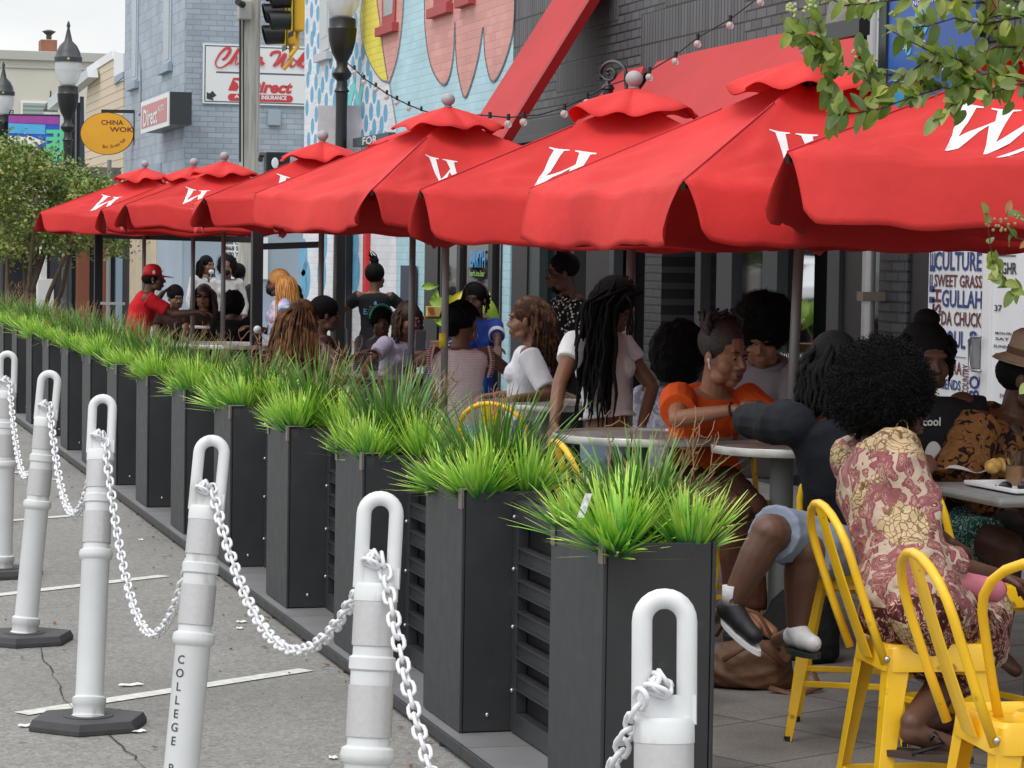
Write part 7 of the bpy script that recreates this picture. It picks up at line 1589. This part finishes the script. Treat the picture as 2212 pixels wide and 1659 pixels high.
mb = MB(); mb.lathe([(.03, 0), (.12, .05), (.12, .065), (.0, .07)], atZ(520, 487, 22.8), 16); mb.build('cap_lamp', FR, pf, smooth=True, auto=40)
mb = MB(); mb.lathe([(.10, .0), (.125, .015), (.0, .03)], atZ(520, 480, 22.8), 16); mb.build('cap_disc', MATS['white_paint'], pf, smooth=True, auto=40)
f2 = thing('pergola', 'black square tube frame at the far left end of the patio', 'frame', tuple(V((*atZ(213, 600, 30.7).xy, .012))))
Q1, Q2 = atZ(213, 508, 30.7), atZ(545, 518, 30.2)
for c in (Q1, ): mb = MB(); mb.bb((c.x-.045, c.y-.045, .012), (c.x+.045, c.y+.045, c.z+.04)); mb.build('post', FR, f2, bevel=.004)
mb = MB(); mb.bar(Q1+V((.05, 0, 0)), Q2, .09, .07); mb.build('beam', FR, f2)
mb = MB(); mb.bar(atZ(217, 655, 30.5), atZ(270, 656, 30.5), .03, .03); mb.build('low_rail', STEEL, f2)
# string bulbs
m, nt, b, oc = _new('bulb_glass', .08); b.inputs['Base Color'].default_value = (.85, .80, .78, 1); b.inputs['Transmission Weight'].default_value = .55; BULB = m
def bulb(p, label, parent=None):
    t = thing('string_bulb', label, 'light bulb', tuple(p), 0, 'clear bulbs of the string lights'); mb = MB(); mb.ball(p, .030, 14); mb.build('glass', BULB, t, smooth=True)
    mb = MB(); mb.cyl(p+V((0, 0, .026)), p+V((0, 0, .075)), .014, .014, 10); mb.build('socket', BLACK2, t, smooth=True, auto=40)
    mb = MB(); mb.tube([p+V((-.006, 0, .02)), p+V((-.008, 0, -.01)), p+V((.008, 0, -.01)), p+V((.006, 0, .02))], .002, 4); mb.build('filament', mat('filament_dark', (.12, .05, .03), .4), t)
w1 = [(1030, 262), (1058, 264), (1098, 268), (1131, 264), (1165, 262), (1219, 246), (1268, 222), (1310, 200), (1352, 186), (1403, 167), (1459, 133), (1507, 95), (1577, 55), (1643, 5), (1680, -20)]
pts = [atZ(u, v-14, 20) for u, v in w1]; mb = MB(); mb.tube(pts, .006, 5); mb.build('light_cable', BLACK2, smooth=True, label='dark cable of the string lights crossing in front of the brick wall', cat='cable')
nm = ['third from the left over the shop windows', 'left one over the red awning edge', 'second from the left under the steep awning', 'one just right of the steep awning', 'one above the third umbrella canopy', 'one left of the curled wall lamp', 'one right beside the big finial', 'one at the left end of the long awning', 'one above the middle of the long awning', 'one on the brick above the long awning', 'highest one at the top edge']
for (u, v), l in zip([w1[i] for i in (1, 2, 3, 5, 6, 9, 10, 11, 12, 13)], ['leftmost over the fourth umbrella', 'second from the left over the fourth umbrella', 'beside the foot of the steep awning', 'just right of the steep awning foot', 'left of the curled wall lamp', 'right of the grey finial of the third umbrella', 'at the left end of the long red awning', 'on the dark brick above the long awning', 'fourth from the top right on the brick', 'touching the top edge near the leafy branch']):
    bulb(atZ(u, v, 20), 'clear string light bulb '+l)
w2_ = [R2(490, 455), R2(545, 500), R2(615, 570), R2(700, 625), R2(780, 680), R2(853, 720), R2(940, 762), R2(1030, 798), R2(1130, 830)]
mb = MB(); mb.tube([atZ(u, v, 28) for u, v in w2_], .007, 5); mb.build('light_cable', BLACK2, smooth=True, label='dark cable of string lights in front of the painted mural', cat='cable')
for (u, v), l in zip(w2_[1:-1], ('nearest the street lamp', 'second from the street lamp', 'third from the street lamp', 'fourth from the street lamp', 'at the grey mural line', 'right of the grey mural line', 'just above the fourth umbrella cap')): bulb(atZ(u, v+8, 28), 'small string bulb in front of the mural, '+l)
for (u, v, Z, l) in ((577, 488, 22.5, 'on the beam beside the black post'), (556, 712, 22.6, 'low on the black post by the ginger haired woman'), (427*1.0, 496, 30, 'on the far beam right of the first black post')): 
    mb = MB(); mb.ball(atZ(u, v, Z), .034, 14); mb.build('round_bulb', mat('pearl_bulb', (.62, .62, .64), .15), smooth=True, label='round pearl bulb '+l, cat='light bulb', group='pearl bulbs on the black frames')
# yellow tape
mb = MB(); c = atZ(957, 735, depth_of(V((UC_[3].x, UC_[3].y, 1.2)))); mb.cyl((c.x, c.y, c.z-.045), (c.x, c.y, c.z+.045), .0265, .0265, 16); o = mb.build('yellow_tape', mat('tape_yellow', (.70, .50, .02), .5), smooth=True, label='yellow tape wrapped round the fourth umbrella pole', cat='tape')
# ---- potted plant behind the blue shirt
pl = thing('potted_plant', 'leafy yellow green plant in front of the EARTH window', 'plant', tuple(V((*atZ(975, 700, 24).xy, .012))))
PLG = mat('plant_leaf', (.22, .38, .03), .45, vary=.3, vs=6); PLY = mat('plant_leaf_yellow', (.62, .55, .03), .45, vary=.2, vs=6)
def bigleaf(u, v, Z, L, ang, m_, tilt=.3):
    c = atZ(u, v, Z); d = HR*cos(ang)+V((0, 0, 1))*sin(ang); s_ = (HR*-sin(ang)+V((0, 0, 1))*cos(ang)+HF*tilt).normalized(); mb = MB(); n = 8
    for i in range(n+1):
        t_ = i/n; w_ = L*.21*sin(pi*t_**.75)+.001; p = c+d*(t_-.5)*L-HF*.04*sin(pi*t_); mb.v += [tuple(p-s_*w_), tuple(p+HF*.02), tuple(p+s_*w_)]
    for i in range(n): mb.f += [(3*i, 3*i+3, 3*i+4, 3*i+1), (3*i+1, 3*i+4, 3*i+5, 3*i+2)]; mb.mi += [0, 0]
    mb.build('leaf', m_, pl, smooth=True)
for a in ((930, 618, 23.5, .16, .1, PLG), (985, 645, 23.4, .19, .9, PLY), (962, 660, 23.5, .30, -.3, PLG), (990, 672, 23.6, .34, -1.0, PLG), (1058, 668, 23.4, .30, -.9, PLG), (1052, 648, 23.5, .16, 1.3, PLY), (940, 650, 23.7, .22, 1.4, PLG), (975, 690, 23.5, .28, .2, PLG), (950, 690, 23.6, .24, -1.2, PLG), (1010, 655, 23.8, .26, .4, PLG)): bigleaf(*a)
mb = MB(); b0 = atZ(975, 740, 23.6)
for u, v in ((930, 618), (985, 645), (962, 660), (990, 672), (1058, 668), (940, 650), (1010, 655)): q = atZ(u, v, 23.5); mb.tube([b0, b0.lerp(q, .5)+V((0, 0, .06)), q], .006, 5)
mb.build('stem', PLG, pl); mb = MB(); mb.lathe([(.13, 0), (.18, b0.z-.05), (.19, b0.z)], (b0.x, b0.y, .012), 20); mb.build('pot', mat('terracotta', (.25, .12, .06), .8), pl, smooth=True, auto=40)
t = thing('yellow_carton', 'small yellow carton with red marks on a wooden ledge by the plant', 'carton', tuple(atZ(936, 675, 22.6))); mb = MB(); mb.box(atZ(937, 673, 22.6), (.125, .06, .085)); mb.build('box', mat('carton_yellow', (.75, .58, .16), .6), t, bevel=.004)
mb = MB(); 
for k in range(4): mb.box(atZ(930+k*1.5, 665+k*4.2, 22.56), (.06-.008*k, .005, .008))
mb.build('red_print', MATS['sign_red'], t); mb = MB(); mb.box(atZ(937, 686, 22.65), (.18, .12, .02)); mb.build('wooden_ledge', mat('ledge_wood', (.25, .13, .06), .7), t)
# ---- perforated bench behind the leaning pole
be = thing('metal_bench', 'black metal lattice bench with pale board behind the leaning umbrella pole', 'bench', tuple(V((*atZ(1725, 830, 16.5).xy, .012))))
A_, B_ = atZ(1688, 762, 16.5), atZ(1745, 828, 16.5); z0, z1 = B_.z, A_.z; L0 = A_; L1 = V((atZ(1785, 800, 16.5).x, atZ(1785, 800, 16.5).y, 0))
mb = MB(); mb.add([V((L0.x, L0.y, z0))+HF*.05, V((L1.x, L1.y, z0))+HF*.05, V((L1.x, L1.y, z1))+HF*.05, V((L0.x, L0.y, z1))+HF*.05], [(0, 1, 2, 3)]); mb.build('pale_board', MATS['white_vinyl'], be)
mb = MB(); n = 22
for i in range(n+1): p = V((L0.x, L0.y, 0)).lerp(V((L1.x, L1.y, 0)), i/n); mb.bar(p+V((0, 0, z0)), p+V((0, 0, z1)), .006, .006)
for j in range(6): z = z0+(z1-z0)*j/5; mb.bar(V((L0.x, L0.y, z)), V((L1.x, L1.y, z)), .012, .012)
mb.build('lattice_back', FR, be)
mb = MB(); mb.bar(V((L0.x, L0.y, z0-.02))-HF*.2, V((L1.x, L1.y, z0-.02))-HF*.2, .40, .02); mb.build('seat', mat('bench_grey', (.35, .36, .36), .5), be)
for s in (0, 1): p = V((L0.x, L0.y, 0)).lerp(V((L1.x, L1.y, 0)), s)-HF*.2; mb = MB(); mb.bb((p.x-.02, p.y-.02, .012), (p.x+.02, p.y+.02, z0-.03)); mb.build('leg', FR, be)
# ---- parked white car across the street, seen mirrored in the shop window
m, nt, b, oc = _new('mirror_glass', .03); b.inputs['Base Color'].default_value = (.55, .57, .58, 1); b.inputs['Metallic'].default_value = 1; MG = m
y0, y1 = ystrip(1731, 1786, FX+.26); mb = MB(); mb.bb((FX+.255, y0, .5), (FX+.275, y1, 2.8)); mb.build('reflecting_pane', MG, thing('reflecting_window', 'window pane mirroring the parked white car', 'window', (FX+.26, (y0+y1)/2, .5)))
def car(cx, cy, rz, label, paint):
    t = thing('parked_car', label, 'car', (cx, cy, 0), rz)
    def sec(x, pts): return [V((x_, x, z)) for x_, z in pts]
    W2 = .92; prof = [(-2.25, .45, .80, .80), (-2.2, .35, .98, .98), (-1.2, .30, 1.08, 1.08), (-.55, .30, 1.12, 1.55), (.1, .30, 1.14, 1.72), (1.3, .30, 1.14, 1.70), (2.0, .32, 1.12, 1.35), (2.2, .4, 1.0, 1.0)]
    mb = MB(); rs = []
    for y, z0, z1, z2 in prof: rs.append([V((-W2, y, z0+.05)), V((-W2*1.02, y, (z0+z1)/2)), V((-W2*.96, y, z1)), V((-W2*.70, y, max(z1+.01, z2-.03))), V((0, y, max(z1+.03, z2))), V((W2*.70, y, max(z1+.01, z2-.03))), V((W2*.96, y, z1)), V((W2*1.02, y, (z0+z1)/2)), V((W2, y, z0+.05)), V((0, y, z0))])
    mb.rings(rs); mb.build('body', paint, t, world=False, smooth=True, auto=35)
    G_ = mat('car_glass', (.02, .03, .035), .05, spec=.8)
    mb = MB(); mb.add([(-.72, -1.15, 1.11), (.72, -1.15, 1.11), (.58, -.52, 1.56), (-.58, -.52, 1.56)], [(0, 1, 2, 3)]); mb.build('windshield', G_, t, world=False)
    for s in (-1, 1):
        mb = MB(); mb.add([(s*.91, -.75, 1.16), (s*.91, 1.5, 1.18), (s*.70, 1.3, 1.62), (s*.70, -.35, 1.60)], [(0, 1, 2, 3)]); mb.build('side_window', G_, t, world=False)
        mb = MB(); mb.ball((s*.68, -2.22, .80), (.17, .06, .08), 12); mb.build('headlight', mat('headlight_glass', (.7, .72, .74), .1), t, world=False, smooth=True)
        for y in (-1.4, 1.4): mb = MB(); mb.cyl((s*.80, y, .34), (s*.95, y, .34), .34, .34, 24); w_ = mb.build('wheel', mat('tyre', (.02, .02, .02), .8), t, world=False); mb = MB(); mb.cyl((s*.951, y, .34), (s*.955, y, .34), .2, .2, 16); mb.build('rim', STEEL, w_, world=False)
    mb = MB(); mb.box((0, -2.27, .66), (1.0, .05, .12)); mb.box((0, -2.27, .46), (1.3, .05, .14)); mb.build('grille', BLACK2, t, world=False)
cr = CAM+ray(1758, 592)*70; vx = 2*(FX+.26)-cr.x; car(vx, cr.y, .25, 'white parked car across the street mirrored in the shop window', mat('car_white', (.70, .71, .72), .3))
vx2 = (CAM+ray(1748, 690)*34); c2 = (2*(FX+.26)-vx2.x, vx2.y); t = thing('red_barrel', 'rust red barrel across the street mirrored in the shop window', 'barrel', (c2[0], c2[1], 0)); mb = MB(); mb.lathe([(.30, 0), (.34, .05), (.34, .85), (.32, .90)], (c2[0], c2[1], 0), 20); mb.build('drum', mat('barrel_red', (.30, .03, .03), .5), t, smooth=True, auto=40)
# ================================================================ trees
TL, nt, b, oc = _new('tree_leaf', .5); uv = nt.nodes.new('ShaderNodeUVMap'); sp = nt.nodes.new('ShaderNodeSeparateXYZ'); nt.links.new(uv.outputs[0], sp.inputs[0])
nt.links.new(_ramp(nt, sp.outputs[0], [(0, (.07, .12, .025)), (.4, (.15, .24, .04)), (.75, (.24, .30, .07)), (.92, (.34, .29, .08)), (1, (.28, .13, .05))]), b.inputs['Base Color'])
BARK = mat('bark', (.12, .085, .06), .85, vary=.3, vs=20, bump=.5, bs=40)
tr = thing('street_tree', 'bushy small-leaved street tree at the left edge beside the rainbow banner', 'tree', tuple(V((*atZ(60, 640, 33).xy, 0))))
rnd = random.Random(12); mb = MB(); root = V((*atZ(45, 640, 33).xy, 0)); ends = []
for i in range(7):
    a = i*.9; top = atZ(20+i*30+rnd.uniform(-10, 10), 470-rnd.uniform(0, 90), 33+rnd.uniform(-1, 1)); mid = root.lerp(top, .5)+V((rnd.uniform(-.15, .15), rnd.uniform(-.2, .2), 0)); mb.tube([root+V((.12*cos(a), .12*sin(a), 0)), root.lerp(mid, .5), mid, top], [.045, .038, .03, .014], 7); ends.append(top); ends.append(mid.lerp(top, .5))
mb.build('trunk', BARK, tr, smooth=True)
mb = MB(); mb.uv = []
def leafq(mb, c, d, s_, L, w_, tint):
    o = len(mb.v); n = d.cross(s_).normalized(); mb.v += [tuple(c), tuple(c+d*L*.35+s_*w_), tuple(c+d*L*.75+s_*w_*.8), tuple(c+d*L-n*L*.1), tuple(c+d*L*.75-s_*w_*.8), tuple(c+d*L*.35-s_*w_)]; mb.uv += [(tint, 0)]*6; mb.f.append((o, o+1, o+2, o+3, o+4, o+5)); mb.mi.append(0)
clumps = []
for i in range(230):
    u = rnd.uniform(-50, 262); v0 = 318+max(0, (u-60))*.55 if u > 60 else 318-rnd.uniform(-10, 25)
    v = rnd.uniform(max(300, v0), 545 if u < 120 else 520+rnd.uniform(-60, 30)); clumps.append((atZ(u, v, 33+rnd.uniform(-1.1, 1.3)), rnd.uniform(.12, .26)))
for cst, rr in clumps:
    tb = rnd.random()
    for k in range(85):
        d0 = V((rnd.gauss(0, 1), rnd.gauss(0, 1), rnd.gauss(0, .8))); p = cst+d0*rr*.55; d = V((rnd.uniform(-1, 1), rnd.uniform(-1, 1), rnd.uniform(-.5, .8))).normalized(); s_ = d.orthogonal().normalized(); s_ = (s_*cos(k)+d.cross(s_)*sin(k)); leafq(mb, p, d, s_, rnd.uniform(.04, .07), .017, min(1, max(0, tb*.5+rnd.random()*.5+(.2 if rnd.random() < .08 else 0))))
mb.build('crown', TL, tr)
# foreground branches, upper right
FL, nt, b, oc = _new('crape_leaf', .42); uv = nt.nodes.new('ShaderNodeUVMap'); sp = nt.nodes.new('ShaderNodeSeparateXYZ'); nt.links.new(uv.outputs[0], sp.inputs[0])
fc = _ramp(nt, sp.outputs[0], [(0, (.05, .10, .022)), (.35, (.12, .18, .03)), (.6, (.23, .28, .035)), (.75, (.20, .26, .09)), (.84, (.30, .36, .15)), (.93, (.46, .48, .08)), (1, (.40, .12, .05))])
nt.links.new(_mix(nt, 1., fc, _ramp(nt, _noise(nt, oc, 40, 4), [(.3, (.8, .8, .8)), (.7, (1.15, 1.15, 1.15))]), 'MULTIPLY'), b.inputs['Base Color'])
trn = nt.nodes.new('ShaderNodeBsdfTranslucent'); trn.inputs[0].default_value = (.25, .40, .04, 1); msn = nt.nodes.new('ShaderNodeMixShader'); msn.inputs[0].default_value = .3; nt.links.new(b.outputs[0], msn.inputs[1]); nt.links.new(trn.outputs[0], msn.inputs[2]); nt.links.new(msn.outputs[0], nt.nodes['Material Output'].inputs[0])
def R4(x, y): return (1645.8+x*.2976, y*.2976)
fb = thing('tree_branch', 'leafy crape myrtle branch with small green berries hanging into the upper right corner', 'tree', tuple(atZ(2300, 150, 5.6)))
ZB = 5.6; BR = [
 [(2300, 560), (1902, 600), (1700, 660), (1500, 640), (1300, 640), (1100, 700), (850, 790), (620, 830)],
 [(620, 830), (545, 770), (490, 640), (460, 560)], [(620, 830), (560, 830), (500, 870)],
 [(1300, 640), (1100, 560), (900, 540), (740, 520), (560, 490), (490, 380), (430, 260), (390, 130), (365, 40)],
 [(560, 490), (500, 440), (360, 320), (290, 200), (240, 120)], [(430, 260), (330, 270), (260, 250), (180, 235)],
 [(2300, 300), (1902, 345), (1700, 335), (1500, 460), (1380, 420), (1250, 390), (1080, 300), (950, 230)],
 [(1500, 460), (1300, 460), (1200, 440), (1060, 530), (830, 710), (750, 500), (720, 340)],
 [(2300, 80), (1902, 120), (1600, 180), (1400, 130), (1200, 190), (1060, 200)], [(1500, 640), (1420, 560), (1480, 460)],
 [(1902, 600), (1700, 520), (1550, 560), (1400, 640)], [(1600, 180), (1700, 60), (1640, -60)], [(950, 750), (830, 690), (740, 560)], [(1500, 640), (1350, 790), (1240, 880)], [(2300, -60), (1902, 10), (1500, 20), (1200, -30), (900, 10), (600, 40), (520, 0)], [(1902, 345), (1790, 520), (1640, 700)]]
mb = MB(); rnd = random.Random(31); LV = MB(); LV.uv = []
def fleaf(mb, c, d, L, w_, tint, n_, parent=None):
    s_ = d.cross(n_).normalized(); n_ = s_.cross(d); o = len(mb.v); K = 7
    for i in range(K+1):
        t = i/K; ww = w_*sin(pi*min(1, t*.92+.05))**.65*(1-.25*t) if 0 < i < K else .0006; p = c+d*L*t-n_*L*.22*t*t
        mb.v += [tuple(p-s_*ww+n_*ww*.35), tuple(p), tuple(p+s_*ww+n_*ww*.35)]; mb.uv += [(tint, t)]*3
    for i in range(K): mb.f += [(o+3*i, o+3*i+3, o+3*i+4, o+3*i+1), (o+3*i+1, o+3*i+4, o+3*i+5, o+3*i+2)]; mb.mi += [0, 0]
def leaves_on(path, dens, Z, conv, r0, LB, tb=0, Lm=1.):
    P_ = [atZ(*conv(*p), Z+zz) for p, zz in zip(path, [0]+[rnd.uniform(-.08, .08) for _ in path[1:]])]; 
    mb.tube(P_, [r0*(1-.6*i/len(P_)) for i in range(len(P_))], 6)
    for i in range(len(P_)-1):
        seg = P_[i+1]-P_[i]; n = max(1, int(seg.length/dens))
        for k in range(n):
            c = P_[i].lerp(P_[i+1], (k+rnd.random())/n)
            for side in ((-1, 1) if rnd.random() < .6 else (rnd.choice((-1, 1)),)):
                a = rnd.uniform(.4, 1.3)*side; sd = seg.normalized(); pr = (sd*cos(a)+(V((0, 0, 1))*.75+HR*rnd.uniform(-.4, .4))*sin(a)+HF*rnd.uniform(-.5, .5)).normalized()
                nn = (-HF*rnd.uniform(.2, 1)+V((0, 0, rnd.uniform(.1, .9)))+HR*rnd.uniform(-.6, .6)).normalized(); tint = rnd.random()**1.1*.95 if rnd.random() > .03 else 1
                fleaf(LV, c, pr, rnd.uniform(.024, .040)*Lm, rnd.uniform(.0072, .0105)*Lm*1.12, tint, nn)
for p in BR: leaves_on(p, .0165, ZB, R4, .0030 if len(p) > 5 else .0018, LV, 0, 1.35)
for (x, y, ax, ay, L, tt) in ((560, 830, -160, 140, .040, .45), (620, 835, -90, 150, .036, .4), (770, 800, -50, 130, .032, .5), (1240, 880, 0, 0, .03, .3), (1480, 800, -130, 170, .040, .2), (1420, 700, -150, 150, .040, .35), (590, 5, -110, 170, .046, .55), (800, 20, -70, 140, .038, .5), (1830, 740, -100, 110, .036, .4), (560, 470, 30, 110, .026, .7)):
    c = atZ(*R4(x, y), ZB-.02); q = atZ(*R4(x+ax, y+ay), ZB-.03); 
    if (q-c).length > .002: fleaf(LV, c, (q-c).normalized(), L, .0105, tt, -HF+V((0, 0, .3)))
mb.build('twigs', mat('dark_twig', (.06, .035, .025), .8, vary=.3, vs=40), fb, smooth=True); LV.build('leaves', FL, fb, smooth=True)
mb = MB()
for (x, y, n, sp2) in ((340, 60, 9, 55), (250, 85, 9, 60), (200, 45, 7, 30), (930, 110, 3, 35), (420, 500, 3, 30), (850, 460, 3, 60), (690, 400, 4, 30), (1520, 575, 1, 1), (1800, 60, 3, 30)):
    for k in range(n): mb.ball(atZ(*R4(x+rnd.uniform(-sp2, sp2), y+rnd.uniform(-sp2, sp2)), ZB-.01), .0042, 9)
mb.build('berries', mat('green_berry', (.38, .42, .16), .45), fb, smooth=True)
mb = MB(); LV = MB(); LV.uv = []; rt_ = thing('tree_branch', 'small leafy twig with berries at the right edge below the umbrella rim', 'tree', tuple(atZ(2260, 600, 5.6)))
def R8(x, y): return (1536+x*.3055, 493.8+y*.3055)
for p in ([(2500, 520), (2212, 470), (2150, 430), (2080, 380), (2030, 280), (1990, 240), (1960, 0), (1950, -110)], [(2150, 430), (2060, 330), (1990, 240)], [(2500, 200), (2300, 100), (2130, 60), (2080, -60), (2100, -130)]): leaves_on(p, .05, 5.5, R8, .0016, LV)
for (x, y, ax, ay, L, tt) in ((2010, 260, -90, 20, .022, .5), (2040, 330, -120, 10, .026, .9), (2060, 370, -140, -20, .026, .8), (2080, 380, 120, 30, .030, .55), (2130, 440, -60, 130, .040, .3), (2120, 430, 110, 30, .03, .5), (2240, 1100, -60, 70, .030, .85), (2300, 380, -100, 40, .03, .4)):
    c = atZ(*R8(x, y), 5.48); q = atZ(*R8(x+ax, y+ay), 5.46); fleaf(LV, c, (q-c).normalized(), L, .0115, tt, -HF+V((0, 0, .3)))
mb.build('twigs', MATS['dark_twig'], rt_, smooth=True); LV.build('leaves', FL, rt_, smooth=True); mb = MB()
for (x, y, n, sp2) in ((1985, -30, 7, 60), (2090, -50, 8, 70), (2180, -70, 7, 40), (1960, -120, 3, 20)):
    for k in range(n): mb.ball(atZ(*R8(x+rnd.uniform(-sp2, sp2), y+rnd.uniform(-sp2, sp2)), 5.48), .0036, 8)
mb.build('berries', mat('brown_berry', (.30, .20, .09), .5), rt_, smooth=True)
print('done script')

t = thing('plant_tag', 'silvery care tag stuck in the grass of the nearest planter', 'tag', tuple(atZ(1262, 1120, 7.65))); a, b_ = atZ(1254, 1118, 7.62), atZ(1272, 1066, 7.62); mb = MB(); d = (b_-a).normalized(); s_ = HR*.9-HF*.3; mb.add([a-s_*.011, a+s_*.011, b_+s_*.011, b_-s_*.011, a-s_*.011+HF*.001, a+s_*.011+HF*.001, b_+s_*.011+HF*.001, b_-s_*.011+HF*.001], [(0, 1, 2, 3), (7, 6, 5, 4), (0, 4, 5, 1), (1, 5, 6, 2), (2, 6, 7, 3), (3, 7, 4, 0)]); mb.build('film', mat('clear_film', (.55, .57, .56), .15, .2, vary=.4, vs=90), t)
